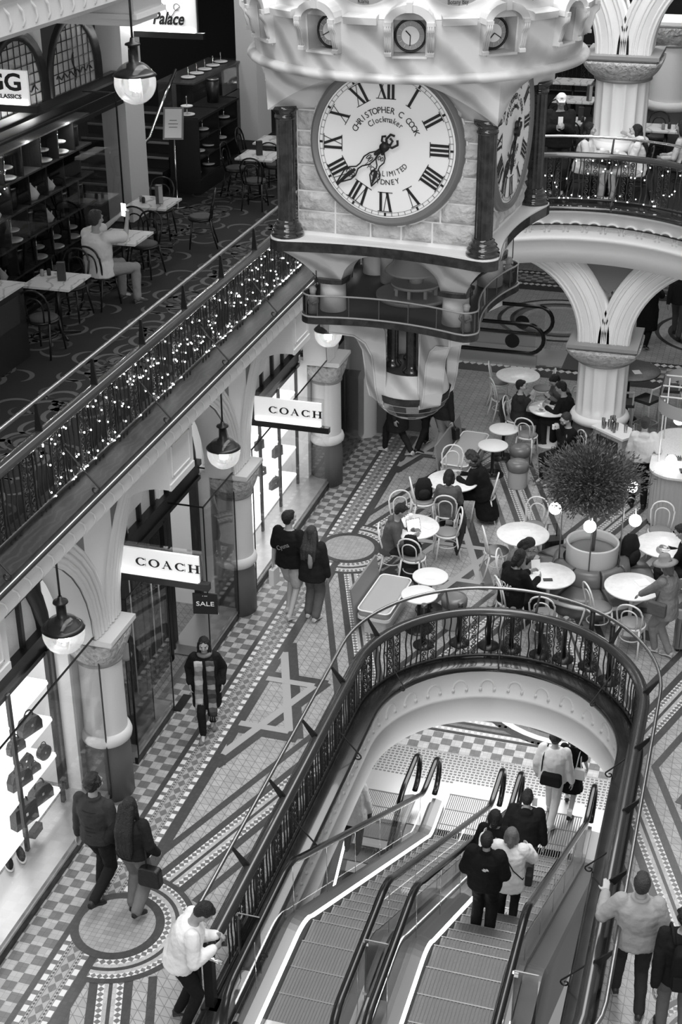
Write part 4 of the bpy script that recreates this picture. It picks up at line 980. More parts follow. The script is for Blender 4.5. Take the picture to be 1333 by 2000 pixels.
for i, t_ in enumerate(('XII', 'I', 'II', 'III', 'IIII', 'V', 'VI', 'VII', 'VIII', 'IX', 'X', 'XI')):
    a = PI/2-i*PI/6; p = Vector((.335*cos(a), 0, .335*sin(a))); up = Vector((cos(a), 0, sin(a))); rt = Vector((up.z, 0, -up.x)); nm = MB(); numeral(nm, t_, .14, frame(p, rt, -Vector((0, -1, 0)), up)); NUMS.append(nm.mesh('numeral', 'letter'))
tk = MB()
def ringflat(mb, r0, r1, n=90): mb.grid([[(r*cos(2*PI*i/n), -.001, r*sin(2*PI*i/n)) for i in range(n+1)] for r in (r0, r1)], False)
ringflat(tk, .484, .4865); ringflat(tk, .508, .5105)
for i in range(60):
    a = i*PI/30; w_ = .008 if i % 5 == 0 else .0016; u = Vector((cos(a), 0, sin(a))); v = Vector((-sin(a), 0, cos(a)))
    tk.prism([u*.485-v*w_, u*.509-v*w_, u*.509+v*w_, u*.485+v*w_], (0, -.0015, 0))
TRK = tk.mesh('minute_track', 'letter')
tx = MB(); arc_text(tx, 'CHRISTOPHER C COOK', .255, PI/2, .064, .132, False, .9); arc_text(tx, 'Clockmaker', .19, PI/2, .06, .145, False, .85); arc_text(tx, 'IPOH LIMITED', .20, -PI/2, .055, .150, True, .85); arc_text(tx, 'SYDNEY', .262, -PI/2, .055, .145, True, .95)
TXT = tx.mesh('dial_lettering', 'letter')
def hand(L, ang, w, tail):
    mb = MB(); u = Vector((sin(ang), 0, cos(ang))); v = Vector((u.z, 0, -u.x)); y = Vector((0, -.03, 0))
    P = lambda s, o: u*s*L+v*o+y
    for s in (-1, 1):
        mb.tube([P(.05, s*w*.3), P(.15, s*w*.35), P(.25, s*w*.9), P(.36, s*w), P(.48, s*w*.35), P(.56, s*w*.3), P(.66, s*w*1.1), P(.76, s*w*1.2), P(.86, s*w*.7), P(1.0, 0)], w*.16, 5)
        mb.tube([P(.70+.05*cos(k), s*w*.6+w*.35*sin(k)) for k in [i*.8 for i in range(8)]], w*.10, 4); mb.tube([P(.30+.05*cos(k), s*w*.35+w*.25*sin(k)) for k in [i*.8 for i in range(8)]], w*.10, 4)
        if tail: mb.tube([P(-.05, 0), P(-.10, s*w*1.1), P(-.2, s*w*1.3), P(-.24, s*w*.5)], w*.28, 5)
    mb.prism([P(.6, -w*.3), P(.72, -w*.5), P(1.0, 0), P(.72, w*.5), P(.6, w*.3)], (0, -.004, 0)); mb.tube([P(-.05, 0), P(.2, 0)], w*.35, 5)
    mb.grid([[tuple(Vector((r*cos(2*PI*i/20), -.028-.0, r*sin(2*PI*i/20)))) for i in range(20)] for r in (.001, .034)], True); mb.grid([[(r*cos(2*PI*i/20), y_, r*sin(2*PI*i/20)) for i in range(20)] for r, y_ in ((.034, -.02), (.034, -.045), (.001, -.05))], True)
    return mb
HM, HH2 = hand(.47, rad(232), .034, True).mesh('minute_hand', 'letter'), hand(.31, rad(199), .032, True).mesh('hour_hand', 'letter')
def put(name, me, T, parent):
    o = bpy.data.objects.new(name, me); COL.objects.link(o); o.parent = parent; o.matrix_local = T; return o
for q in range(4):
    T = Matrix.Rotation(q*PI/2, 4, 'Z') @ Matrix.Translation((.012, -.735, 9.125))
    d = put('dial', DSC, T, CK); d['label'] = 'white enamel clock dial with black Roman numerals'
    I = Matrix.Identity(4)
    put('dial_frame', FRM, I @ Matrix.Translation((0, .02, 0)), d); put('mortar_ring', RNG, Matrix.Translation((0, .03, 0)), d); s_ = Matrix.Translation((0, -.024, 0))
    [put('numeral', m9, s_, d) for m9 in NUMS]; put('minute_track', TRK, s_, d); put('lettering', TXT, s_, d); put('minute_hand', HM, s_, d); put('hour_hand', HH2, Matrix.Translation((0, -.014, 0)), d)
# corner columns
cm = MB(); N = 96; r0 = .068
for zz0, zz1 in ((8.52, 9.28),):
    cm.grid([[((r0-.006*abs(sin(12*PI*j/N)))*cos(2*PI*j/N), (r0-.006*abs(sin(12*PI*j/N)))*sin(2*PI*j/N), z) for j in range(N)] for z in (zz0, zz1)], True)
cm.lathe([(.0, 8.40), (.125, 8.40), (.125, 8.42), (.105, 8.43), (.12, 8.445), (.105, 8.46), (.095, 8.465), (.105, 8.48), (.09, 8.495), (.08, 8.50), (.085, 8.515), (.068, 8.525)], n=32)
cm.lathe([(.068, 9.27), (.078, 9.28), (.078, 9.295), (.07, 9.30), (.075, 9.32), (.10, 9.34), (.10, 9.37), (0, 9.37)], n=32)
for sx in (-1, 1):
    for sy in (-1, 1): c = MB(); c.v = list(cm.v); c.f = list(cm.f); c.m = list(cm.m); c.sm = list(cm.sm); part('marble_column', c.xf(Matrix.Translation((sx*.765, sy*.765, 0))), 'marble_d')
# base plate
O = outline(.765, .135, .10, 14); pl = MB(); pl.poly(O, 8.31, 8.385); part('base_plate', pl, 'marble_d'); pt = MB(); pt.poly([(x*.995, y*.995) for x, y in O], 8.385, 8.40); part('base_plate_top', pt, 'stone')
# web builder
def web(B, Tt, n=24, m=8, bulge=.0):
    mb = MB(); rows = []
    for j in range(m+1):
        s = j/m; rows.append([])
        for i in range(n+1):
            u = -1+2*i/n; b, t_ = Vector(B(u)), Vector(Tt(u)); e = s**1.0; k = math.sin(s*PI/2); x = b.x+(t_.x-b.x)*(1-bulge)*s+(t_.x-b.x)*bulge*s**2.2; y = b.y+(t_.y-b.y)*(1-bulge)*s+(t_.y-b.y)*bulge*s**2.2
            rows[-1].append((x, y, b.z+(t_.z-b.z)*s))
    return mb.grid(rows, False)
def sided(name, fn, m):
    for q in range(4): part(name, fn().xf(Matrix.Rotation(q*PI/2, 4, 'Z')), m)
# springing of the castle over the chamber
cB = lambda u: (.86*u, -(.86+.06*(1-u*u)), 9.345+.305*(1-abs(u)**2.0))
cI = lambda u: (.55*u, -.715, 9.355+.29*(1-abs(u)**2.6))
cT = lambda u: (1.235*sin(PI/4*u), -1.235*cos(PI/4*u), 9.67)
sided('castle_springing', lambda: web(cB, cT, 32, 8, .3), 'marble_l'); sided('arch_reveal', lambda: web(cI, cB, 32, 3), 'marble_l')
part('string_course', MB().lathe([(1.22, 9.715), (1.255, 9.72), (1.275, 9.745), (1.26, 9.77), (1.23, 9.78), (1.21, 9.78)], n=96), 'marble_l')
# drum with niches
nich = [rad(-75+30*k) for k in range(12)]; dm = MB(); NN = 144; R0, R1 = 1.21, 1.235; hwid = rad(5.6)
def drumR(z): return 1.21+.03*(z-9.78)/.4
for i in range(NN):
    a0, a1 = 2*PI*i/NN, 2*PI*(i+1)/NN; am = (a0+a1)/2
    dn = min(abs((am-b+PI) % (2*PI)-PI) for b in nich)
    segs = [(9.78, 10.13)] if dn > hwid else [(9.78, 9.90)]
    for z0, z1 in segs: dm.add([(drumR(z0)*cos(a0), drumR(z0)*sin(a0), z0), (drumR(z0)*cos(a1), drumR(z0)*sin(a1), z0), (drumR(z1)*cos(a1), drumR(z1)*sin(a1), z1), (drumR(z1)*cos(a0), drumR(z1)*sin(a0), z1)], [(0, 1, 2, 3)], 0, True)
part('drum', dm, 'marble_l')
inn = MB().lathe([(1.06, 9.86), (1.07, 10.25)], n=96); part('niche_back', inn, 'marble_l')
for b in nich:
    T = Matrix.Rotation(b+PI/2, 4, 'Z'); mb = MB(); hw = 1.21*hwid
    for s in (-1, 1):
        mb.b2(s*hw-.004, s*hw+.004, -1.22, -1.05, 9.88, 10.16)
        cb = [(-1.20, 10.10), (-1.305, 10.10)]+[(-1.285-.02*cos(a)-.0, 10.075-.022*sin(a)) for a in (0, .6, 1.2)]+[(-1.275, 10.03), (-1.268, 9.99), (-1.255, 9.95), (-1.25, 9.93), (-1.262, 9.92), (-1.262, 9.90), (-1.20, 9.90)]
        mb.prism([(s*(hw+.024)-.024, y, z) for y, z in cb], (.048, 0, 0))
        for k in (-1, 0, 1): mb.tube([(s*(hw+.024)+k*.015, y-.002, z) for y, z in cb[1:9]], .0045, 4)
        mb.b2(s*(hw+.022)-.024, s*(hw+.022)+.024, -1.31, -1.22, 10.10, 10.125)
    mb.b2(-hw-.0, hw+.0, -1.235, -1.05, 9.885, 9.90)
    A = [(cos(PI*k/12)*(hw+.0), 10.10+sin(PI*k/12)*.085) for k in range(13)]; A2 = [(cos(PI*k/12)*(hw+.055), 10.10+sin(PI*k/12)*.135) for k in range(13)]
    mb.grid([[(x, -1.06, z) for x, z in A], [(x, -1.29, z) for x, z in A], [(x, -1.29, z) for x, z in A2], [(x, -1.14, z+.01) for x, z in A2]], False, sm=False)
    mb.b2(-.02, .02, -1.305, -1.2, 10.185, 10.25)
    part('niche_surround', mb.xf(T), 'marble_l')
    c = MB()
    for r_, y_, m_ in ((.108, .0, 0), (.094, .004, 1), (.06, .008, 2)):
        c.add([(r_*cos(2*PI*k/28), -1.105-y_, 10.015+r_*sin(2*PI*k/28)) for k in range(28)], [tuple(range(28))], m_)
    c.tube([(0.105*cos(2*PI*k/28), -1.108, 10.015+.105*sin(2*PI*k/28)) for k in range(28)], .007, 5, 0, True)
    for k in range(12):
        a = k*PI/6; c.tube([(.064*cos(a), -1.114, 10.015+.064*sin(a)), (.092*cos(a), -1.114, 10.015+.092*sin(a))], .0025, 3, 2)
    c.tube([(0, -1.12, 10.015), (.045*cos(b*3), -1.12, 10.015+.045*sin(b*3))], .004, 4, 0); c.tube([(0, -1.12, 10.015), (.066*cos(b*2+1), -1.12, 10.015+.066*sin(b*2+1))], .003, 4, 0)
    part('small_dial', c.xf(T), ['letter', 'abacus', 'stone'])
# ledge between the niches
for k in range(12):
    a0, a1 = nich[k]+hwid*1.75, nich[k]+PI/6-hwid*1.75; mb = MB(); n = 10
    rows = [[(r_*cos(a0+(a1-a0)*i/n), r_*sin(a0+(a1-a0)*i/n), z) for i in range(n+1)] for r_, z in ((1.20, 10.095), (1.285, 10.10), (1.29, 10.145), (1.275, 10.155), (1.19, 10.165))]
    mb.grid(rows, False, sm=False); mb.add([r[0] for r in rows], [tuple(range(5))]); mb.add([r[-1] for r in rows], [tuple(range(5))]); part('ledge', mb, 'marble_l')
part('terrace', MB().lathe([(1.22, 10.13), (1.2, 10.17), (1.12, 10.34), (1.05, 10.62), (1.03, 10.66), (1.08, 10.67), (1.08, 10.72), (.9, 10.75), (.88, 11.1), (.93, 11.12), (.93, 11.2), (.86, 11.2), (.86, 11.16), (0, 11.16)], n=72), 'marble_l')
for k in range(12):
    a = nich[k]+rad(15); mb = MB(); w_ = .13
    rows = [[((1.20-.0)*cos(a+x)*1.0, (1.20)*sin(a+x), 10.235+.05*(x/w_)**2*1+dz) for x in [w_*(-1+2*i/10) for i in range(11)]] for dz in (-.022, .022)]
    mb.grid(rows, False, sm=False)
    for s in (-1, 1): mb.add([(1.205*cos(a+s*w_*x), 1.205*sin(a+s*w_*x), z) for x, z in ((.9, 10.30), (1.25, 10.33), (1.15, 10.30), (1.28, 10.28), (.9, 10.26))], [tuple(range(5))])
    rb = part('ribbon', mb, 'abacus', fix=False)
    tm = MB(); name_ = ['Kiama', 'Botany Bay', 'Sydney Cove', 'Kiama'][(k-0) % 4] if k < 4 else None
    name_ = {11: 'Kiama', 0: 'Botany Bay', 1: 'Sydney Cove'}.get(k)
    if name_:
        me = text_mesh(name_, .042, .001, .75); up = Vector((0, 0, 1)); n_ = Vector((cos(a), sin(a), 0)); mesh_into(tm, me, frame(n_*1.208+Vector((0, 0, 10.238)), up.cross(n_), up, n_)); obj('lettering', tm, 'letter', rb, fix=False)
for k in range(4):
    a = k*PI/2+PI/4; mb = MB().lathe([(.14, 10.7), (.13, 11.5), (.16, 11.55), (.16, 11.6), (0, 12.0)], (.72*cos(a), .72*sin(a), 0), 20); part('turret', mb, 'marble_l')
for k in range(4): a = k*PI/2; part('suspension_rod', MB().tube([(.6*cos(a), .6*sin(a), 11.1), (.5*cos(a), .5*sin(a), 20.9)], .015, 6), 'black')
for c_ in CK.children:
    if c_.name.split('.')[0] in ('string_course', 'drum', 'niche_back', 'niche_surround', 'small_dial', 'ledge', 'terrace', 'ribbon', 'turret'): c_.location.z -= .065
# lower stage: flared brackets over the balcony
lB = lambda u: (.60*u, -(.585+.0*(1-u*u)), 8.03+(.235*math.sqrt(max(0, 1-(u/.66)**2)) if abs(u) < .66 else 0))
lT = lambda u: (.80*u, -(.86-.09*(1-u*u)), 8.312)
sided('flared_bracket', lambda: web(lB, lT, 48, 10, .35), 'marble_l')
lI = lambda u: (.56*u, -.42, 8.03+(.235*math.sqrt(max(0, 1-(u/.66)**2)) if abs(u) < .66 else 0)); sided('bracket_reveal', lambda: web(lI, lB, 48, 3), 'marble_l')
for sx in (-1, 1):
    for sy in (-1, 1):
        c = MB().lathe([(.105, 7.76), (.10, 8.0)], (sx*.50, sy*.50, 0), 24); part('drum_column', c, 'marble_l')
        g = MB().poly([(sx*.50+.135*cos(2*PI*i/24)*1.0/max(abs(cos(2*PI*i/24)), abs(sin(2*PI*i/24)))**.5, sy*.50+.135*sin(2*PI*i/24)/max(abs(cos(2*PI*i/24)), abs(sin(2*PI*i/24)))**.5) for i in range(24)], 8.0, 8.035); part('column_collar', g, 'marble_d')
        fg = MB(); fx, fy = sx*.62, sy*.63
        fg.lathe([(.0, 7.755), (.042, 7.755), (.04, 7.80), (.03, 7.84), (.035, 7.88), (.02, 7.905), (0, 7.91)], (fx, fy, 0), 12); fg.ball((fx, fy, 7.93), (.026, .026, .034), 12); fg.ball((fx, fy+.006, 7.945), (.03, .03, .026), 10)
        for s in (-1, 1): fg.tube([(fx+s*.033, fy, 7.885), (fx+s*.045, fy-sy*-.01, 7.85), (fx+s*.01, fy-.045, 7.84)], .011, 6)
        part('figurine', fg, 'abacus', label='small carved figurine at the balcony corner'); part('figurine_cord', MB().tube([(fx+.03, fy, 7.96), (fx+.03, fy, 8.25)], .004, 4), 'black')
# bell and carousel
part('bell', MB().lathe([(0, 8.29), (.10, 8.29), (.12, 8.2), (.14, 8.1), (.18, 8.03), (.225, 7.99), (.235, 7.975), (.2, 7.98)], n=40), 'abacus')
cr_ = MB(); cr_.cyl((0, 0, 7.76), .30, .03, 40); part('turntable', cr_, 'abacus'); c2 = MB(); c2.cyl((.02, 0, 7.86), .20, .022, 32); c2.cyl((.02, 0, 7.88), .06, .07, 16)
for k in range(8): c2.b2(.02+.17*cos(k*PI/4)-.012, .02+.17*cos(k*PI/4)+.012, .17*sin(k*PI/4)-.012, .17*sin(k*PI/4)+.012, 7.79, 7.86)
part('carousel', c2, 'abacus'); part('inner_column', MB().cyl((-.28, .3, 7.76), .10, .5, 20), 'marble_l')
# balcony
OB = outline(.60, .12, .10, 14); b_ = MB(); b_.poly(OB, 7.69, 7.745); part('balcony_edge', b_, 'marble_d'); b_ = MB(); b_.poly([(x*.99, y*.99) for x, y in OB], 7.745, 7.757); part('balcony_floor', b_, 'darkdeck')
gl = MB(); Og = [(x*.985, y*.985) for x, y in OB]; gl.grid([[(x, y, z) for x, y in Og+[Og[0]]] for z in (7.757, 7.915)]); part('balcony_glass', gl, 'smoked', fix=False)
part('balcony_rail', MB().tube([(x, y, 7.918) for x, y in Og], .007, 6, closed=True), 'abacus'); part('balcony_trim', MB().tube([(x*1.0, y*1.0, 7.75) for x, y in OB], .007, 6, closed=True), 'abacus')
pm = MB()
for i in range(0, len(Og), 3): part('balcony_post', MB().b2(Og[i][0]-.004, Og[i][0]+.004, Og[i][1]-.004, Og[i][1]+.004, 7.75, 7.918), 'darkdeck')
# lower stage
AP = [(.80, 7.69), (.60, 7.69), (.47, 7.66), (.38, 7.57), (.34, 7.43), (.325, 7.25), (.32, 7.05), (.34, 6.93), (.37, 6.90), (.41, 6.98), (.43, 7.12), (.46, 7.28), (.52, 7.40), (.62, 7.48), (.80, 7.52)]
AP = [(r_, z) for r_, z in [(.78, 7.69), (.50, 7.69), (.36, 7.64), (.30, 7.54), (.29, 7.40), (.285, 7.2), (.29, 7.0), (.31, 6.90), (.345, 6.93), (.375, 7.05), (.39, 7.2), (.41, 7.34), (.47, 7.46), (.57, 7.54), (.78, 7.60)]]
for k in range(4):
    T = Matrix.Rotation(PI/4+k*PI/2, 4, 'Z'); m_ = MB(); w_ = .085; m_.prism([(r_, -w_, z) for r_, z in AP], (0, 2*w_, 0), sm=False)
    for s in (-1, 1): m_.tube([(r_, s*w_, z) for r_, z in AP], .008, 5, closed=True)
    part('scroll_bracket', m_.xf(T), 'marble_l')
    part('dark_column', MB().lathe([(.075, 7.17), (.075, 7.19), (.055, 7.21), (.05, 7.24), (.05, 7.69)], (.16*cos(k*PI/2+.3), .16*sin(k*PI/2+.3), 0), 18), 'marble_d')
part('lower_floor', MB().cyl((0, 0, 7.15), .262, .02, 36), 'darkdeck'); part('lower_band', MB().lathe([(.262, 7.17), (.27, 7.16), (.31, 7.0), (.315, 6.985)], n=40), 'marble_l')
fb_ = MB(); rows = []
for i in range(7):
    t_ = i/6*PI/2; rows.append([(.33*cos(t_)*cos(2*PI*j/18), .33*cos(t_)*sin(2*PI*j/18), 6.99-.275*sin(t_)) for j in range(19)])
fb_.grid(rows, False, sm=False); part('faceted_glass_ball', fb_, 'marble_d'); fe = MB()
for r_ in rows[1:5]: fe.tube(r_[:-1], .003, 4, closed=True)
part('ball_leading', fe, 'abacus')
# ------------------------------------------------------------------ escalators
def ez(y, top=0.0, y1=11.35, y2=18.35, bot=-4.0):
    if y <= y1: return top
    if y >= y2: return bot
    s = (y-y1)/(y2-y1); e = .055
    z = top+(bot-top)*s
    # soften both bends
    k = .45
    if y-y1 < k: return top-(top-bot)/(y2-y1)*(y-y1)**2/(2*k)
    if y2-y < k: return bot+(top-bot)/(y2-y1)*(y2-y)**2/(2*k)
    return z - (0 if s > 0 else 0)+ (top-bot)/(y2-y1)*k/2*(1-2*s)
def escalator(label, xa, xb, ya, yb, y1, y2, top, bot, sides=(1, 1), nsteps=True, ledsides=(1, 0), hz=.96, outer=(0, 0)):
    t = thing('escalator', label, 'escalator', (0, 0, 0)); Z = lambda y: ez(y, top, y1, y2, bot); ys = [ya+(yb-ya)*i/90 for i in range(91)]
    for si, (x, s) in enumerate(((xa, 1), (xb, -1))):
        r = .33
        H = [(x, ya-0+r*0-r*sin(PI*k/10), Z(ya)+hz-r+r*cos(PI*k/10)) for k in range(10, -1, -1)]+[(x, y, Z(y)+hz) for y in ys[1:-1]]+[(x, yb+r*sin(PI*k/10), Z(yb)+hz-r+r*cos(PI*k/10)) for k in range(11)]
        obj('handrail', MB().tube(H, .046, 10, flat=(1, .7)), 'rubber', t)
        obj('handrail_guide', MB().tube([(x, y, Z(y)+hz-.04) for y in ys], .016, 6), 'chrome', t)
        g = MB(); g.grid([[(x, y, Z(y)+.2) for y in ys], [(x, y, Z(y)+hz-.03) for y in ys]]); g.grid([[(x, yb+.33*sin(PI*k/8), Z(yb)+hz-.33+.30*cos(PI*k/8)) for k in range(9)], [(x, yb, Z(yb)+hz-.33+.30*cos(PI*k/8)) for k in range(9)]])
        obj('balustrade_glass', g, 'railglass', t, fix=False)
        for y in [ya+.6+i*1.25 for i in range(int((yb-ya)/1.25))]: obj('glass_joint', MB().tube([(x, y, Z(y)+.2), (x, y, Z(y)+hz-.04)], .004, 4), 'chrome', t)
        d = MB(); xi = x+s*.17
        d.grid([[(x-s*.03, y, Z(y)+.12) for y in ys], [(x-s*.03, y, Z(y)+.21) for y in ys], [(x+s*.03, y, Z(y)+.215) for y in ys], [(xi-s*.03, y, Z(y)+.18) for y in ys]], False, sm=False); obj('inner_deck', d, 'deck', t, fix=False)
        k_ = MB(); k_.grid([[(xi, y, Z(y)+.165) for y in ys], [(xi, y, Z(y)-.35) for y in ys]]); obj('skirt', k_, 'skirt', t, fix=False)
        if ledsides[si]: 
            l_ = MB(); l_.grid([[(xi-s*.03, y, Z(y)+.182) for y in ys], [(xi+s*.004, y, Z(y)+.15) for y in ys]]); obj('light_strip', l_, 'led', t, fix=False)
        else: l_ = MB(); l_.grid([[(xi-s*.03, y, Z(y)+.182) for y in ys], [(xi+s*.004, y, Z(y)+.15) for y in ys]]); obj('deck_edge', l_, 'skirt', t, fix=False)
        if outer[si]:
            w_ = outer[si]; o_ = MB(); o_.grid([[(x-s*.03, y, Z(y)+.13) for y in ys], [(x-s*w_, y, Z(y)+.11) for y in ys], [(x-s*(w_+.03), y, Z(y)+.04) for y in ys], [(x-s*(w_+.03), y, Z(y)-.9) for y in ys]], False, sm=False); obj('outer_cladding', o_, 'deck', t, fix=False)
    # steps
    x0, x1 = xa+.175, xb-.175; tan = (top-bot)/(y2-y1); n0 = int((y1-ya)/.4); y = y1+.1-.4*3
    while y < y2+.8:
        zt = Z(y+.2); mb = MB(); mb.b2(x0, x1, y, y+.4, zt-.02, zt); 
        for k in range(22): xx = x0+(x1-x0)*(k+.5)/22; mb.b2(xx-.008, xx+.008, y+.002, y+.398, zt, zt+.008)
        zn = Z(y+.6)
        if zt-zn > .02: mb.add([(x0, y+.4, zt), (x1, y+.4, zt), (x1, y+.385, zn), (x0, y+.385, zn)], [(0, 1, 2, 3)])
        zp = Z(y-.2)
        st_ = obj('step', mb, 'tread', t, fix=False); e_ = MB(); e_.b2(x0, x1, y+.385, y+.4, zt, zt+.010); obj('step_nosing', e_, 'deck', st_)
        y += .4
    yt = y1+.1-1.2; obj('comb_plate', MB().b2(x0, x1, yt-.35, yt, top-.01, top+.012), 'plate', t); obj('comb_plate', MB().b2(x0, x1, y, y+.35, bot-.01, bot+.012), 'plate', t)
    return t
escalator('left escalator of the pair, empty, descending into the void', -4.08, -2.98, 9.85, 19.0, 11.35, 18.35, 0, L0Z, ledsides=(1, 0), outer=(.08, .14))
escalator('right escalator of the pair, crowded with riders, descending into the void', -2.67, -1.47, 9.85, 19.0, 11.35, 18.35, 0, L0Z, ledsides=(1, 0), outer=(.14, .22))
escalator('lower escalator going further down, seen under the left edge of the void', -5.45, -4.42, 12.0, 19.0, 12.3, 18.35, -7.6, L0Z, ledsides=(1, 0))
escalator('short escalator head with black handrails on the far side of the hall, beyond the balcony', -6.3, -5.2, 28.0, 31.2, 20, 20.5, 0, 0) if False else None
lp = MB()
for q in (rect(-4.25, -.95, 8.6, 10.25),): lp.add([(x, y, .004) for x, y in q], [(0, 1, 2, 3)])
struct('floor_landing', lp, 'plate', fix=False)
# glass guard between the escalators at the head
for x, lb in ((-2.83, 'small glass guard panel between the two escalator handrails'), (-1.30, 'glass guard panel right of the right escalator head'), (-4.2, 'glass guard panel beside the newel at the left escalator head')):
    t = thing('guard_panel', lb, 'panel', (x, 10.62, 0)); obj('pane', MB().b2(-.12, .12, -.006, .006, .25, 1.02), 'glass', t)
    for z in (.3, .98): obj('clamp', MB().b2(-.14, -.08, -.02, .02, z-.02, z+.02), 'chrome', t)
    obj('pane_edge', MB().b2(-.12, .12, -.007, .007, 1.02, 1.027).b2(-.125, -.118, -.007, .007, .1, 1.027), 'deck', t)
# void side walls under the floor near the escalator heads
vs = MB(); vs.grid([[(p[0], p[1], -.9) for p in stadium(1.745, 8.8, 40)], [(p[0], p[1], -.93) for p in stadium(1.95, 8.8, 40)]]); struct('trim_10', vs, 'plaster')
sw = MB(); sw.b2(-4.36, -4.26, 8.8, 15.9, -2.2, -.9); struct('trim_11', sw, 'plaster') if False else None
# far escalator heads beyond the balcony
def loop_head(x, y, label):
    t = thing('far_escalator', label, 'escalator', (x, y, 0), 0)
    for k, yy in enumerate((-.62, .62)):
        P = [(-2.6, yy, .95), (-.4, yy, .95)]+[(-.4+.33*sin(PI*j/10), yy, .62+.33*cos(PI*j/10)) for j in range(11)]+[(-2.6, yy, .29)]
        obj('handrail', MB().tube(P, .045, 8), 'rubber', t); obj('balustrade_panel', MB().b2(-2.6, -.25, yy-.008, yy+.008, .3, .92), 'glass', t); obj('side_deck', MB().b2(-2.6, -.2, yy-.09, yy+.09, .0, .26), 'plate', t)
        obj('round_notice', MB().xf(Matrix.Identity(4)).prism([(-.75+.16*cos(2*PI*i/20), yy-.02, .55+.16*sin(2*PI*i/20)) for i in range(20)], (0, .01, 0)), 'black', t)
    obj('comb_plate', MB().b2(-2.6, .5, -.5, .5, 0, .02), 'plate', t); return t
loop_head(-4.15, 30.05, 'far escalator head with black looping handrails beyond the clock balcony')
obj('doormat', MB().b2(-.45, .45, -.9, .9, 0, .015), 'tiledk', label='dark ribbed doormat in front of the far escalator head', cat='mat').location = (-3.35, 30.3, .012)
area('escalator_light', (-2.7, 15, -1.2), (rad(20), 0, 0), 1.5, 2, 12)
# ------------------------------------------------------------------ cafe furniture on the ground floor
def bentwood(name, label, wood, seatm, group, loc=(0, 0, 0), rz=0):
    """round-seated bentwood chair; faces +y"""
    t = thing(name, label, 'chair', loc, rz, group); W_ = MB
    obj('seat', MB().lathe([(0, .425), (.195, .425), (.205, .435), (.205, .455), (.19, .462), (0, .462)], n=28), wood, t); obj('cushion', MB().lathe([(.185, .46), (.19, .475), (.16, .492), (0, .50)], n=28), seatm, t)
    for sx in (-1, 1):
        obj('leg', MB().tube([(sx*.14, .14, .43), (sx*.16, .165, .22), (sx*.175, .19, 0)], [.016, .014, .011], 8), wood, t)
        obj('leg', MB().tube([(sx*.15, -.14, .44), (sx*.165, -.18, .22), (sx*.18, -.24, 0)], [.016, .015, .012], 8), wood, t)
    B = [(-.155, -.13, .44)]+[(-.185, -.175, .62), (-.19, -.205, .74)]+[(-.175*cos(PI*i/10), -.21-.03*sin(PI*i/10), .76+.13*sin(PI*i/10)) for i in range(11)]+[(.19, -.205, .74), (.185, -.175, .62), (.155, -.13, .44)]
    obj('back_hoop', MB().tube(B, .014, 8), wood, t)
    B = [(-.10, -.165, .45), (-.115, -.19, .60)]+[(-.115*cos(PI*i/8), -.205-.015*sin(PI*i/8), .68+.10*sin(PI*i/8)) for i in range(9)]+[(.115, -.19, .60), (.10, -.165, .45)]
    obj('inner_hoop', MB().tube(B, .011, 8), wood, t); obj('ring_stretcher', MB().tube([(.155*cos(2*PI*i/20), -.01+.165*sin(2*PI*i/20), .24) for i in range(20)], .009, 6, closed=True), wood, t)
    return t
CH0 = [None]
def chair(x, y, face, label, z=0, kind=0, group=None):
    """face in degrees: direction a sitter looks"""
    key = kind
    if CH0[0] is None: CH0[0] = {}
    if key not in CH0[0]:
        CH0[0][key] = bentwood('bentwood_chair', label, 'chairw' if kind == 0 else 'chaird', 'cushion' if kind == 0 else 'tweed', group, (x, y, z), rad(face-90)); return CH0[0][key]
    return dup(CH0[0][key], (x, y, z), rad(face-90), label, group)
GW = 'cream bentwood chairs round the ground floor cafe'
chs = [(-5.03, 19.71, 10, 'cream bentwood chair under the person with the tablet'), (-4.66, 19.55, 85, 'empty cream bentwood chair with black bag hanging, nearest the tablet table'), (-5.13, 20.74, -60, 'empty cream bentwood chair on the far side of the tablet table'), (-4.33, 20.50, 200, 'cream bentwood chair with a dark coat over its back'),
 (-4.97, 21.52, 20, 'cream bentwood chair holding a black backpack'), (-4.49, 21.2, 95, 'cream bentwood chair of the dark-bobbed person seen from behind'), (-4.75, 22.75, -80, 'empty cream bentwood chair behind the table of two people'), (-4.02, 22.0, 185, 'cream bentwood chair under the curly-haired person in black'),
 (-3.0, 21.1, -95, 'empty cream bentwood chair beyond the mottled table beside the tree'), (-3.42, 20.1, 20, 'cream bentwood chair turned sideways, left of the bowed grey-clad person'), (-3.05, 19.35, 0, 'cream bentwood chair under the bowed grey-clad person'), (-2.92, 18.62, 30, 'cream bentwood chair under the person in the lettered black hoodie'), (-2.38, 18.36, 88, 'empty cream bentwood chair between the void railing and the busy marble table'),
 (-1.62, 18.80, 30, 'empty cream bentwood chair seen side-on, left of the empty marble table'), (-1.10, 18.47, 80, 'empty cream bentwood chair gripped by the person in the hat'), (-.98, 21.5, -90, 'empty cream bentwood chair beyond the right-hand marble table'), (-.42, 20.2, 175, 'cream bentwood chair at the right edge, under the seated person in black'),
 (-4.75, 27.2, 10, 'farther of two empty cream bentwood chairs left of the bare round table'), (-4.55, 26.4, 30, 'nearer of two empty cream bentwood chairs left of the bare round table'), (-3.85, 27.1, 190, 'empty cream bentwood chair right of the bare round table'), (-4.1, 25.45, -5, 'cream bentwood chair under the person with folded arms'), (-3.75, 24.75, 80, 'empty cream bentwood chair in front of the dining group'),
 (-3.25, 26.2, 215, 'cream bentwood chair under the person bending over his plate'), (-3.05, 25.45, 170, 'cream bentwood chair under the person in black beside the fluted column'), (-2.85, 24.1, 215, 'cream bentwood chair with dark coat under the bearded person')]
for x, y, f, lb in chs: chair(x, y, f, lb, group=None)
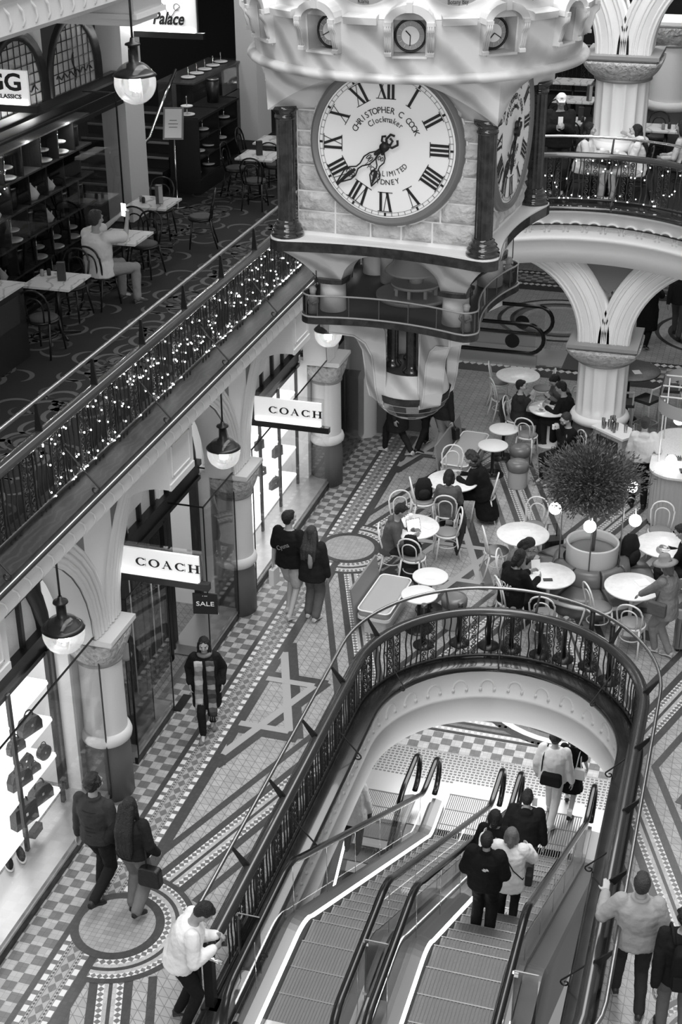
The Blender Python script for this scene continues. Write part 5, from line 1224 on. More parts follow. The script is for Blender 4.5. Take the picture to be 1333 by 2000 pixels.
def round_table(x, y, r, h, label, m='marble_w', base='white', group=None):
    t = thing('round_table', label, 'table', (x, y, 0), 0, group)
    obj('tabletop', MB().lathe([(0, h-.03), (r-.01, h-.03), (r, h-.022), (r, h-.006), (r-.008, h), (0, h)], n=48), m, t)
    obj('pedestal', MB().lathe([(.0, h-.04), (.12, h-.04), (.03, h-.06), (.03, .05), (.05, .03)], n=16), base, t); obj('base', MB().lathe([(.05, .035), (.22, .012), (.225, 0), (0, 0)], n=28), base, t); return t
for a in ((-4.8, 20.02, .44, .75, 'round white marble table with tablet, papers and cup'), (-4.54, 21.85, .44, .75, 'round white table between the bobbed person and the curly-haired person'), (-3.04, 20.25, .42, .75, 'round mottled marble table holding one paper, beside the tree bench', ), (-2.43, 19.04, .40, .75, 'round marble table with phone beside the lettered hoodie'),
          (-1.18, 19.05, .42, .75, 'empty round marble table left of the person in the hat'), (-.85, 20.51, .44, .75, 'round marble table with a saucer at the right edge'), (-3.45, 25.45, .40, .75, 'round table with plates where three people dine'), (-4.34, 26.98, .44, .75, 'bare round table with chairs, dimly lit behind the dining group')): round_table(*a)
for x, y, lb in ((-4.2, 18.78, 'farther small white round table beside the near pale bench'), (-4.23, 18.2, 'nearer small white round table, seen through the void railing'), (-4.22, 23.82, 'nearer small white round table beside the far pale bench'), (-4.17, 24.6, 'farther small white round table beside the far pale bench')):
    round_table(x, y, .275, .60, lb, 'white', 'black')
ht = round_table(-2.15, 27.1, .60, 1.05, 'tall round timber table behind the fluted column', 'midwood', 'black')
# poufs
for x, y, h, lb in ((-3.68, 23.45, .50, 'nearer drum pouf with dark leather top beside the far small tables'), (-3.76, 24.1, .50, 'farther drum pouf with dark leather top beside the far small tables'), (-3.74, 18.42, .52, 'dark leather drum pouf just behind the void railing'), (-3.15, 24.0, .48, 'dark drum pouf next to the bearded person')):
    t = thing('drum_pouf', lb, 'stool', (x, y, 0)); obj('drum', MB().lathe([(0, 0), (.17, 0), (.175, .02), (.175, h-.17)], n=28), 'fluted', t); obj('cushion', MB().lathe([(.17, h-.17), (.195, h-.15), (.20, h-.05), (.18, h-.01), (.12, h+.005), (0, h)], n=28), 'leather', t)
# upholstered benches with a low side board
def bench(x, y, w, l, rz, label):
    t = thing('padded_bench', label, 'bench', (x, y, 0), rz); s = MB()
    def rr(w, l, r, n=6): return [(sx*(w/2-r)+r*cos(a0+PI/2*i/n), sy*(l/2-r)+r*sin(a0+PI/2*i/n)) for sx, sy, a0 in ((1, 1, 0), (-1, 1, PI/2), (-1, -1, PI), (1, -1, 1.5*PI)) for i in range(n+1)]
    c = MB(); rows = [[(p[0], p[1], z) for p in rr(w-2*i_, l-2*i_, .09)] for i_, z in ((0, .32), (0, .40), (.02, .43), (.05, .44))]; c.grid(rows, True, caps=True); obj('seat_pad', c, 'cushion_l', t)
    pp = MB(); pp.tube([(p[0]*1.01, p[1]*1.01, .42) for p in rr(w, l, .09)], .013, 6, closed=True); obj('rim', pp, 'white', t)
    b = MB(); b.poly(rr(w+.02, l+.02, .09), .27, .32); obj('frame', b, 'white', t); b = MB(); b.poly(rr(w-.14, l-.14, .05), .0, .27); obj('plinth', b, 'terrazzo', t)
    bk = MB(); bk.prism([(-w/2-.03, -l/2, .1), (-w/2, -l/2, .1), (-w/2-.09, -l/2, .74), (-w/2-.12, -l/2, .74)], (0, l, 0)); obj('side_board', bk, 'cushion', t)
bench(-4.80, 18.35, .50, 1.15, rad(-4), 'pale padded bench nearest the left side of the void railing'); bench(-4.75, 23.9, .50, 1.55, rad(-4), 'pale padded bench beyond the clock, beside the far small tables')
# ------------------------------------------------------------------ tree planter with its ring bench and globe lamps
TX, TY = -1.90, 19.90
rb = thing('ring_bench', 'round grey leather bench encircling the tree planter', 'bench', (TX, TY, 0))
obj('plinth', MB().lathe([(.80, 0), (.80, .26), (.78, .28)], n=48), 'steel', rb); obj('frame', MB().lathe([(.44, .28), (.98, .28), (1.0, .31), (.98, .34), (.44, .34)], n=48), 'white', rb)
for k in range(8):
    a0, a1 = 2*PI*k/8+.025+rad(22.5), 2*PI*(k+1)/8-.025+rad(22.5); rows = []
    for r_, z in ((.50, .34), (.96, .34), (.985, .38), (.97, .42), (.92, .445), (.75, .46), (.56, .45), (.50, .42)): rows.append([(r_*cos(a0+(a1-a0)*i/10), r_*sin(a0+(a1-a0)*i/10), z) for i in range(11)])
    c = MB().grid(rows, False); c.add([r[0] for r in rows], [tuple(range(8))]); c.add([r[-1] for r in rows], [tuple(range(8))]); obj('seat_cushion', c, 'leather', rb)
    rows = []
    for r_, z in ((.42, .40), (.60, .40), (.615, .5), (.58, .66), (.52, .70), (.44, .68)): rows.append([(r_*cos(a0+(a1-a0)*i/10), r_*sin(a0+(a1-a0)*i/10), z) for i in range(11)])
    c = MB().grid(rows, False); c.add([r[0] for r in rows], [tuple(range(6))]); c.add([r[-1] for r in rows], [tuple(range(6))]); obj('back_cushion', c, 'leather', rb)
pt_ = thing('tree_planter', 'round white planter rim of the indoor tree, inside the ring bench', 'planter', (TX, TY, .345)); obj('tub', MB().lathe([(.40, 0), (.40, .60), (.41, .62), (.385, .63), (.37, .60), (.37, .5)], n=48), 'white', pt_); obj('soil', MB().lathe([(0, .46), (.37, .46)], n=32), 'soil', pt_)
tr = thing('potted_tree', 'bushy dark-leaved indoor tree rising from the round white planter', 'tree', (TX, TY, .8)); RT = random.Random(9)
tk_ = MB(); tk_.tube([(0, 0, 0), (.015, .0, .3), (0, .02, .65)], [.035, .03, .028], 8); tips = []
for i in range(16):
    a = i*2.4; e = .35+.9*RT.random(); L = .5+.3*RT.random(); d = Vector((cos(a)*cos(e), sin(a)*cos(e), sin(e)*.9)); p0 = Vector((0, .02, .55+.1*RT.random())); tk_.tube([p0, p0+d*L*.5+Vector((0, 0, .04)), p0+d*L], [.014, .009, .004], 5); tips.append(p0+d*L)
obj('trunk', tk_, 'bark', tr)
lf_ = MB(); cen = Vector((-.12, 0, 1.17)); i = 0
for i in range(19000):
    u = RT.uniform(-1, 1); a = RT.uniform(0, 2*PI); s = math.sqrt(1-u*u); rad_ = (.62+.38*RT.random()**.6)*(1+.13*sin(3*a+u*4)+.10*sin(5*a-2*u)+.08*sin(9*a+5*u)); rr_ = .76*(RT.random()**.45)*rad_*1.05
    if u < -.35: rr_ *= .8
    p = cen+Vector((s*cos(a)*rr_, s*sin(a)*rr_, u*rr_*.80)); d = (p-cen).normalized()+Vector((RT.uniform(-.7, .7), RT.uniform(-.7, .7), RT.uniform(-.4, .8))); d.normalize(); L = RT.uniform(.05, .085); sd = d.cross(Vector((RT.uniform(-1, 1), RT.uniform(-1, 1), RT.uniform(-1, 1)))).normalized()*L*.16
    lf_.add([p, p+d*L*.5+sd, p+d*L, p+d*L*.5-sd], [(0, 1, 2, 3)])
obj('foliage', lf_, 'leaf', tr, fix=False)
def globe_post(x, y, gx, gy, gz, label, h):
    t = thing('globe_post_lamp', label, 'lamp', (x, y, .345), 0); dx, dy = gx-x, gy-y; P = [(0, 0, 0), (0, 0, h-.15)]+[(dx*(1-cos(PI*i/8))/2, dy*(1-cos(PI*i/8))/2, h-.15+.14*sin(PI*i/8)) for i in range(1, 9)]; P[-1] = (dx, dy, gz+.10-.345)
    obj('post', MB().tube(P, .011, 8), 'steel', t); obj('globe', MB().ball((dx, dy, gz-.345), .095, 20), 'globe', t); lamp('globe_post_light', (gx, gy, gz), 4, .095)
for a in ((-2.38, 19.72, -2.5, 19.79, 1.5, 'glowing globe lamp at the left of the tree', 1.28), (-1.88, 19.42, -1.91, 19.34, 1.5, 'glowing globe lamp in front of the tree trunk', 1.3), (-1.46, 19.68, -1.28, 19.72, 1.5, 'glowing globe lamp on an arched stem right of the tree', 1.55), (-1.5, 20.2, -1.42, 20.35, 1.75, 'glowing globe lamp half hidden in the foliage', 1.5)): globe_post(*a)
# ------------------------------------------------------------------ bar, service station, high stools
def rrect(x0, x1, y0, y1, r, n=8): return [((x1 if sx > 0 else x0)-sx*r+r*cos(a0+PI/2*i/n), (y1 if sy > 0 else y0)-sy*r+r*sin(a0+PI/2*i/n)) for sx, sy, a0 in ((1, 1, 0), (-1, 1, PI/2), (-1, -1, PI), (1, -1, 1.5*PI)) for i in range(n+1)]
br_ = thing('bar_counter', 'curved bar counter with ribbed pale front and white rim, right edge', 'counter', (0, 0, 0)); Fp = rrect(-1.28, 1.2, 22.35, 24.4, .38)
body = MB(); O2 = []
for i in range(len(Fp)):
    a, b = Vector(Fp[i]), Vector(Fp[(i+1) % len(Fp)]); k = max(1, int((b-a).length/.035))
    for j in range(k): p = a.lerp(b, j/k); O2.append(p)
body.grid([[(p.x*1.0+((i % 2)-.5)*.012, p.y+((i % 2)-.5)*.012, z) for i, p in enumerate(O2+[O2[0]])] for z in (0.06, 1.02)], False, sm=False); obj('ribbed_front', body, 'fluted', br_, fix=False)
obj('kick', MB().poly(rrect(-1.24, 1.16, 22.4, 24.36, .35), 0, .07), 'black', br_); obj('countertop', MB().poly(rrect(-1.33, 1.25, 22.3, 24.45, .42), 1.02, 1.06), 'terrazzo', br_)
for i in range(3): obj('cubby', MB().b2(-1.30, -1.27, 22.9+i*.45, 23.25+i*.45, .2, .85), 'midwood', br_)
cn = thing('canopy_frame', 'pale oval canopy frame of slim bars above the bar', 'canopy', (0, 0, 0)); P2 = rrect(-1.30, 1.2, 22.35, 24.35, .6, 10); bm_ = MB(); bm_.grid([[(x, y, z) for x, y in P2+[P2[0]]] for z in (2.05, 2.28)], False); bm_.grid([[(x*1.0+ (.02 if x < 0 else -.02), y, z) for x, y in P2+[P2[0]]] for z in (2.28, 2.05)], False); obj('band', bm_, 'plaster_dim', cn, fix=False)
for y in (22.9, 23.4, 23.9): obj('cross_bar', MB().tube([(-1.28, y, 2.25), (1.2, y, 2.25)], .014, 6), 'white', cn)
for x, y in ((-1.2, 22.9), (-1.2, 23.9), (-.3, 22.4), (.6, 22.4)): obj('canopy_post', MB().tube([(x, y, 1.06), (x, y, 2.2)], .012, 8), 'white', cn)
for x, y, lb in ((-.98, 22.75, 'glowing globe lamp standing on the bar counter'), (-.95, 23.35, 'glowing globe lamp hanging under the canopy over the bar')):
    t = thing('globe_table_lamp', lb, 'lamp', (x, y, 1.06)); zz = .12 if y < 23 else .62; obj('globe', MB().ball((0, 0, zz), .095, 20), 'globe', t); obj('stem', MB().tube([(0, 0, 0), (0, 0, zz)] if y < 23 else [(0, 0, zz), (0, 0, 1.1)], .01, 6), 'steel', t); lamp('globe_table_light', (x, y, 1.06+zz), .7, .095)
for x, y, lb in ((-.9, 23.0, 'leafy garnish tray on the bar counter'),):
    t = thing('herb_tray', lb, 'tray', (x, y, 1.062)); obj('tray', MB().b2(-.18, .18, -.06, .06, 0, .03), 'white', t); g = MB(); 
    for i in range(200): p = Vector((RT.uniform(-.17, .17), RT.uniform(-.05, .05), .03)); q = p+Vector((RT.uniform(-.03, .03), RT.uniform(-.03, .03), RT.uniform(.02, .07))); g.tube([p, q], .004, 3)
    obj('leaves', g, 'leaf', t)
t = thing('till_tray', 'small dark tray with a white dish at the right edge of the bar', 'tray', (-.72, 22.62, 1.062), .3); obj('tray', MB().b2(-.1, .1, -.07, .07, 0, .03), 'black', t); obj('dish', MB().b2(-.06, .06, -.035, .035, .03, .045), 'white', t)
ss = thing('service_station', 'pale timber service station with drawers, left of the standing person', 'cabinet', (-2.02, 24.15, 0), rad(-38))
obj('carcass', MB().b2(-.40, .32, -.22, .22, 0, .98), 'fluted', ss); obj('worktop', MB().b2(-.43, .35, -.25, .25, .98, 1.02), 'white', ss); obj('niche_shade', MB().b2(-.30, .22, -.235, -.215, .68, .90), 'shopdark', ss)  # flat dark slab stands for the shade inside the opening
for i in range(3): obj('drawer', MB().b2(-.34, .26, -.235, -.22, .08+i*.19, .25+i*.19), 'terrazzo', ss)
R8 = random.Random(21); gi = 0
for i in range(15):
    x, y = R8.uniform(-.36, .28), R8.uniform(-.16, .18); c, s_ = cos(rad(-38)), sin(rad(-38)); X_, Y_ = -2.02+x*c-y*s_, 24.15+x*s_+y*c
    h = R8.uniform(.09, .2); t = thing('glass_tumbler', 'clear drinking glass or jug crowded on the service station', 'glass', (X_, Y_, 1.021), 0, 'glasses on the service station'); obj('bowl', MB().lathe([(.0, .004), (.028, 0), (.034, h), (.031, h), (.026, .008), (0, .008)], n=12), 'glass', t, fix=False); obj('ice', MB().cyl((0, 0, .01), .024, h*.5, 8), 'paper', t)
def high_stool(x, y, rz, label):
    t = thing('bar_stool', label, 'stool', (x, y, 0), rz); obj('seat', MB().b2(-.2, .2, -.19, .19, .68, .74), 'tweed', t)
    for sx in (-1, 1):
        obj('leg', MB().tube([(sx*.17, .16, .68), (sx*.19, .19, 0)], .017, 6), 'chairw', t); obj('leg', MB().tube([(sx*.19, -.2, 0), (sx*.17, -.17, .7), (sx*.17, -.21, 1.02)], .017, 6), 'chairw', t)
    obj('back_rail', MB().tube([(-.17, -.21, 1.0), (0, -.23, 1.01), (.17, -.21, 1.0)], .02, 6), 'chairw', t); obj('footrest', MB().tube([(-.185, .18, .22), (.185, .18, .22), (.185, -.19, .22), (-.185, -.19, .22)], .012, 6, closed=True), 'chairw', t)
high_stool(-1.72, 26.5, rad(60), 'tall white-framed bar stool with dark seat beside the tall timber table'); high_stool(-1.35, 27.2, rad(95), 'second tall white-framed bar stool, partly behind the canopy'); high_stool(-2.15, 26.2, rad(10), 'tall white-framed bar stool hidden by the fluted column')
t = thing('flower_vase', 'vase of dark leafy stems on the tall timber table', 'vase', (-2.25, 27.15, 1.051)); obj('pot', MB().lathe([(0, 0), (.05, 0), (.07, .1), (.05, .2), (.04, .2)], n=14), 'plaster_dim', t); g = MB()
for i in range(160): a = R8.uniform(0, 6.28); L = R8.uniform(.1, .35); p = Vector((0, 0, .18)); q = p+Vector((cos(a)*L*.6, sin(a)*L*.6, L)); g.tube([p.lerp(q, .4), q], .006, 3); g.ball(q, .018, 5, m=3)
obj('stems', g, 'leaf', t)
# ------------------------------------------------------------------ stanchions against the void rail
for i, (x, y, lb) in enumerate(((-1.30, 17.55, 'black stanchion with silver cap behind the right bend of the railing'), (-1.62, 17.85, 'second black stanchion with cap behind the right bend of the railing'), (-4.05, 17.75, 'black round-based post behind the left of the curved railing'), (-3.55, 17.95, 'black round-based post under the small white tables'), (-3.12, 18.0, 'black round-based post behind the middle of the curved railing'), (-2.78, 18.0, 'black round-based post right of the railing middle'), (-2.35, 17.95, 'black round-based post below the empty bentwood chair'), (-2.0, 17.95, 'black round-based post left of the capped stanchions'))):
    t = thing('stanchion', lb, 'post', (x, y, 0)); obj('base', MB().lathe([(0, 0), (.155, 0), (.155, .02), (.05, .045), (0, .045)], n=24), 'black', t); obj('pole', MB().cyl((0, 0, .04), .036, .90 if i < 2 else .62, 14), 'black', t); obj('cap', MB().cyl((0, 0, .94 if i < 2 else .66), .042, .05, 14), 'steel', t)
# ------------------------------------------------------------------ things on the tables and floor
def small(name, label, cat, mb, m, loc, rz=0, group=None, fix=True): o = obj(name, mb, m, None, label, cat, group, fix=fix); o.location = loc; o.rotation_euler = (0, 0, rz); return o
def paper(x, y, z, rz, label, w=.15, l=.21, group=None): small('paper_notice', label, 'paper', MB().b2(-w/2, w/2, -l/2, l/2, 0, .002), 'paper', (x, y, z), rz, group)
paper(-4.2, 18.78, .602, .2, 'paper notice on the farther small table near the void'); paper(-4.23, 18.2, .602, -.4, 'paper notice on the nearer small table near the void'); paper(-4.17, 24.6, .602, .1, 'paper notice on the farther small table by the far bench'); paper(-3.0, 20.3, .752, .3, 'paper notice on the mottled marble table'); paper(-2.0, 27.0, 1.052, .4, 'paper notice on the tall timber table'); paper(-5.02, 20.1, .752, .5, 'open papers in front of the person with the tablet', .2, .28); paper(-4.92, 20.28, .752, -.2, 'folded napkin on the tablet table', .12, .12); paper(-4.55, 20.05, .752, 1.0, 'loose sheet at the right side of the tablet table', .12, .16); paper(-1.05, 19.2, .752, .6, 'pale sheet on the empty marble table', .2, .2)
t = thing('tablet', 'tablet propped up on the round marble table', 'tablet', (-4.73, 19.88, .752), rad(40)); b = MB(); b.prism([(-.12, 0, 0), (-.12, .004, .0), (-.12, .074, .17), (-.12, .07, .172)], (.24, 0, 0)); obj('body', b, 'black', t); b = MB(); b.prism([(-.11, -.002, .008), (-.11, -.001, .008), (-.11, .066, .165), (-.11, .065, .165)], (.22, 0, 0)); obj('screen', b, 'screen', t); obj('stand', MB().b2(-.05, .05, .03, .14, 0, .004), 'black', t)
def cup(x, y, z, label, s=1, saucer=True):
    t = thing('cup', label, 'cup', (x, y, z)); 
    if saucer: obj('saucer', MB().lathe([(0, 0), (.05, .0), (.075, .01), (.07, .014), (0, .006)], n=20), 'white', t)
    obj('bowl', MB().lathe([(0, .008), (.025, .008), (.038, .06*s), (.034, .06*s), (.02, .015), (0, .015)], n=16), 'white', t); obj('handle', MB().tube([(.036+.018*sin(PI*i/5), 0, .02+.03*i/5) for i in range(6)], .004, 5), 'white', t)
cup(-4.88, 20.25, .752, 'tall white cup on the tablet table', 1.5); cup(-4.6, 21.75, .752, 'cup on the table in front of the bobbed person', 1.4); cup(-.82, 20.35, .752, 'white cup on its saucer on the right-hand table'); cup(-3.62, 25.5, .752, 'cup and saucer left on the dining table')
def plate(x, y, z, label, r=.11):
    t = thing('plate', label, 'plate', (x, y, z)); obj('dish', MB().lathe([(0, .0), (r*.6, 0), (r, .018), (r*.97, .02), (r*.6, .006), (0, .006)], n=24), 'white', t); f = MB()
    for i in range(9): f.ball((RT.uniform(-.04, .04), RT.uniform(-.04, .04), .014), RT.uniform(.012, .022), 6)
    obj('food', f, 'cushion', t)
plate(-3.38, 25.6, .752, 'plate of food at the centre of the dining table', .14); plate(-3.25, 25.35, .752, 'plate in front of the person in black'); plate(-3.6, 25.28, .752, 'plate in front of the person with folded arms', .09)
small('smartphone', 'black phone lying on the marble table beside the lettered hoodie', 'phone', MB().b2(-.07, .07, -.038, .038, 0, .01), 'black', (-2.42, 18.88, .752), .3)
small('menu_card', 'white card held up on the marble table by the hoodie', 'paper', MB().prism([(-.07, 0, 0), (-.07, .003, 0), (-.07, .05, .16), (-.07, .047, .16)], (.14, 0, 0)), 'paper', (-2.64, 19.12, .752), .5)
t = thing('shopping_bag', 'crumpled white shopping bag on the ring bench left of the planter', 'bag', (-2.46, 19.42, .46)); f = MB(); f.lathe([(0, 0), (.12, 0), (.16, .08), (.13, .17), (.09, .22), (.0, .19)], n=14, sx=1.2); o_ = obj('body', f, 'white', t); dd = o_.modifiers.new('d', 'DISPLACE'); dd.texture = None; dd.strength = 0; obj('handle', MB().tube([(.05*cos(PI*i/8)*1.5, 0, .2+.10*sin(PI*i/8)) for i in range(9)], .006, 5), 'white', t)
def backpack(x, y, z, rz, label, s=1, m=.015):
    t = thing('backpack', label, 'bag', (x, y, z), rz); b = MB(); b.lathe([(0, 0), (.14*s, 0), (.165*s, .06*s), (.16*s, .25*s), (.11*s, .38*s), (0, .42*s)], n=18, sy=.62); obj('body', b, cloth(m), t); obj('pocket', MB().ball((0, -.09*s, .13*s), (.11*s, .045*s, .10*s), 12), cloth(m*1.5), t)
    for sx in (-1, 1): obj('strap', MB().tube([(sx*.07*s, .09*s, .36*s), (sx*.09*s, .15*s, .2*s), (sx*.08*s, .09*s, .04*s)], .012*s, 6), cloth(m), t)
backpack(-4.97, 21.52, .505, .4, 'black backpack standing on a bentwood chair', .95); backpack(-1.36, 20.25, .465, 1.0, 'large black bag slumped on the right of the ring bench', 1.25); backpack(-4.72, 19.62, .02, .3, 'dark backpack on the floor beneath the tablet table', 1.1, .03); backpack(-4.70, 19.53, .505, 0, 'black bag hanging on the near chair of the tablet table', .85)
def draped(x, y, rz, label, m):
    t = MB(); rows = []
    for i in range(9):
        u = i/8; rows.append([(-.2+.4*j/10, -.21-.06*math.sin(PI*u)*(1 if u < .5 else 1)+.14*(u-.5), .9-abs(u-.32)*1.15+.012*math.sin(j*2.1+i)) for j in range(11)])
    t.grid(rows, False); o = obj('draped_coat', t, cloth(m), None, label, 'coat', fix=False); s = o.modifiers.new('s', 'SOLIDIFY'); s.thickness = .02; o.location = (x, y, 0); o.rotation_euler = (0, 0, rz)
draped(-4.33, 20.50, rad(110), 'dark coat draped over the chair right of the tablet table', .035); draped(-2.85, 24.1, rad(125), 'black coat over the chair of the bearded person', .01); draped(-4.1, 25.45, rad(-95), 'grey coat hanging behind the person with folded arms', .06)
def suitcase(x, y, rz, label, m, s=1):
    t = thing('suitcase', label, 'suitcase', (x, y, 0), rz); b = MB().poly(rrect(-.19*s, .19*s, -.12*s, .12*s, .05, 5), .05, .56*s); obj('shell', b, m, t)
    for i in range(4): obj('groove', MB().b2(-.13*s+i*.08*s, -.12*s+i*.08*s, -.124*s, .124*s, .08, .54*s), 'shopdark', t)
    obj('handle', MB().tube([(-.08, .07, .55*s), (-.08, .07, .82*s), (.08, .07, .82*s), (.08, .07, .55*s)], .009, 6), 'black', t)
    for sx in (-1, 1):
        for sy in (-1, 1): obj('wheel', MB().cyl((sx*.14*s, sy*.08*s, .0), .025, .05, 10), 'black', t)
suitcase(-.30, 18.75, .2, 'grey wheeled suitcase right of the person in the hat', 'leather', 1.0); suitcase(-2.62, 20.75, .5, 'black suitcase standing left of the ring bench', 'black', .85)
# ------------------------------------------------------------------ upper gallery cafe (left)
def square_table(x, y, z, rz, label, w=.66, l=.66):
    t = thing('square_table', label, 'table', (x, y, z), rz); b = MB().b2(-w/2, w/2, -l/2, l/2, .72, .75); obj('tabletop', b, 'marble_v', t); obj('pedestal', MB().cyl((0, 0, .03), .03, .69, 12), 'black', t)
    f = MB()
    for k in range(4): f.tube([(0, 0, .06), (.26*cos(k*PI/2+.78), .26*sin(k*PI/2+.78), .012)], .018, 6)
    obj('base', f, 'black', t)
Z1 = L1Z+.008
for a in ((-8.6, 16.05, Z1, 0, 'marble cafe table with a tall menu block, nearest on the left gallery'), (-8.6, 18.1, Z1, 0, 'marble cafe table in front of the person holding up a phone'), (-8.9, 19.9, Z1, 0, 'marble cafe table with menu beside the pale pilaster'), (-8.36, 23.2, Z1, 0, 'marble cafe table with pointed menu near the clock column'), (-8.45, 24.35, Z1, 0, 'marble cafe table farthest along the left gallery')): square_table(*a)
for x, y, f, lb in ((-8.5, 15.42, 90, 'black bentwood chair in front of the nearest gallery table'), (-8.75, 16.72, -90, 'black bentwood chair behind the nearest gallery table'), (-8.6, 17.30, 75, 'black bentwood chair under the person in the white tee'), (-8.55, 18.72, -95, 'black bentwood chair across the table from the person with the phone'), (-8.85, 19.35, 85, 'black bentwood chair in front of the pilaster table'), (-8.3, 20.3, 200, 'black bentwood chair right of the pilaster table'), (-9.1, 20.6, -80, 'black bentwood chair behind the pilaster table'),
                    (-8.25, 22.62, 95, 'black bentwood chair in front of the table near the clock column'), (-8.85, 23.35, 0, 'black bentwood chair left of the table near the clock column'), (-9.0, 24.5, 0, 'black bentwood chair left of the farthest left gallery table'), (-8.3, 23.78, 90, 'black bentwood chair between the two far left tables')):
    chair(x, y, f, lb, Z1, 1)
def menu(x, y, z, rz, label, pale=False, h=.24):
    t = thing('menu_block', label, 'menu', (x, y, z), rz); b = MB(); b.b2(-.05, .05, -.035, .035, 0, h); obj('block', b, 'shopdark' if not pale else 'midwood', t); 
    if pale: obj('face', MB().b2(-.0, .055, -.038, -.035, .01, h-.01).b2(.05, .054, -.035, .035, .01, h-.01), 'plaster_dim', t)
menu(-8.52, 16.05, Z1+.752, .3, 'tall dark menu block on the nearest gallery table'); menu(-8.78, 19.85, Z1+.752, .3, 'tall menu block with pale side on the pilaster table', True, .28); menu(-8.36, 23.2, Z1+.752, .6, 'dark menu block on the table near the clock column'); menu(-8.4, 24.4, Z1+.752, .2, 'dark menu block on the farthest left table')
for i, (x, y, lb) in enumerate(((-8.85, 16.15, 'pale shaker on the nearest gallery table'), (-8.78, 16.2, 'dark shaker on the nearest gallery table'), (-9.1, 19.9, 'pale shaker on the pilaster table'), (-9.03, 19.83, 'dark jar on the pilaster table'))): small('shaker', lb, 'shaker', MB().lathe([(0, 0), (.025, 0), (.028, .06), (.02, .085), (0, .09)], n=12), 'abacus' if i % 2 == 0 else 'shopdark', (x, y, Z1+.752))
dk = thing('host_desk', 'dark timber desk with marble top at the lower left of the gallery', 'desk', (-9.0, 14.2, Z1)); obj('body', MB().b2(-.36, .36, -1.05, 1.05, 0, .93), 'darkwood', dk); obj('top', MB().b2(-.39, .39, -1.08, 1.08, .93, .96), 'marble_v', dk)
for i in range(3): obj('drawer', MB().b2(.36, .37, -.9+i*.62, -.36+i*.62, .5, .85), 'shopdark', dk)
small('acrylic_stand', 'clear acrylic holder on the dark desk', 'holder', MB().b2(-.09, .09, -.06, .06, 0, .18), 'glass', (-8.95, 14.95, Z1+.962), fix=False); small('desk_book', 'dark folder lying on the dark desk', 'folder', MB().b2(-.12, .12, -.16, .16, 0, .03), 'shopdark', (-8.82, 14.6, Z1+.962))
cc = thing('cake_cabinet', 'dark glazed cake cabinet stacked with plates behind the menu stand', 'cabinet', (-9.75, 24.2, Z1)); obj('plinth', MB().b2(-.3, .3, -1.0, 1.0, 0, .25), 'darkwood', cc)
for i in range(4): obj('shelf', MB().b2(-.28, .28, -.95, .95, .25+i*.33, .27+i*.33), 'darkwood', cc)
for y in (-.95, 0, .95): obj('upright', MB().b2(-.28, .28, y-.015, y+.015, .25, 1.3), 'darkwood', cc)
obj('top', MB().b2(-.3, .3, -1.0, 1.0, 1.24, 1.28), 'darkwood', cc)
for i in range(9): cakestand(-9.68, 23.5+.22*i if i < 4 else 23.4+.2*i, Z1+(.275+.33*(i % 3)), .11, 'small white cake stand inside the dark cabinet', 'cake stands in the dark cabinet', 1)
cakestand(-9.75, 23.45, Z1+1.281, .13, 'two-tier white cake stand on top of the dark cabinet', None); canister(-9.75, 24.7, Z1+1.281, .2, 'large steel-lidded canister on top of the dark cabinet', None)
ms = thing('menu_stand', 'tilted white menu board on a slim chrome stand', 'sign', (-9.55, 22.35, Z1), rad(15)); obj('pole', MB().tube([(0, 0, 0), (0, 0, 1.2)], .014, 8), 'chrome', ms); obj('foot', MB().cyl((0, 0, 0), .16, .02, 20), 'chrome', ms)
b = MB(); b.prism([(-.17, -.12, 1.15), (-.17, -.10, 1.15), (-.17, .16, 1.62), (-.17, .14, 1.62)], (.34, 0, 0)); obj('frame', b, 'abacus', ms); b = MB(); b.prism([(-.14, -.122, 1.18), (-.14, -.118, 1.18), (-.14, .122, 1.60), (-.14, .118, 1.60)], (.28, 0, 0)); obj('sheet', b, 'paper', ms)
for zz, w in ((1.33, .07), (1.38, .08), (1.43, .06)): obj('print_line', MB().b2(-w, w, -.127+(zz-1.18)*.57, -.121+(zz-1.18)*.57, zz, zz+.012), 'abacus', ms)
bk = thing('timber_counter', 'dark timber counter with glazed top behind the cake cabinet', 'counter', (-10.6, 26.3, Z1)); obj('body', MB().b2(-.35, .35, -1.3, 1.3, 0, 1.0), 'darkwood', bk); obj('glass_top', MB().b2(-.35, .35, -1.3, 1.3, 1.02, 1.5), 'glass', bk, fix=False); obj('top', MB().b2(-.38, .38, -1.33, 1.33, 1.5, 1.53), 'midwood', bk)
for i in range(5): cakestand(-10.5, 25.4+.42*i, Z1+1.531, .13, 'white plate stand on the glazed counter top', 'plates on the glazed counter', 1)
for x, y in ((-10.6, 24.5), (-9.3, 23.6), (-9.0, 27.0)): lamp('cafe_light', (x, y, 8.4), 24, .1)
area('pilaster_light', (-9.6, 21.5, 8.9), (0, 0, 0), .4, .4, 14)  # small area light high in front of the pilaster, aimed down
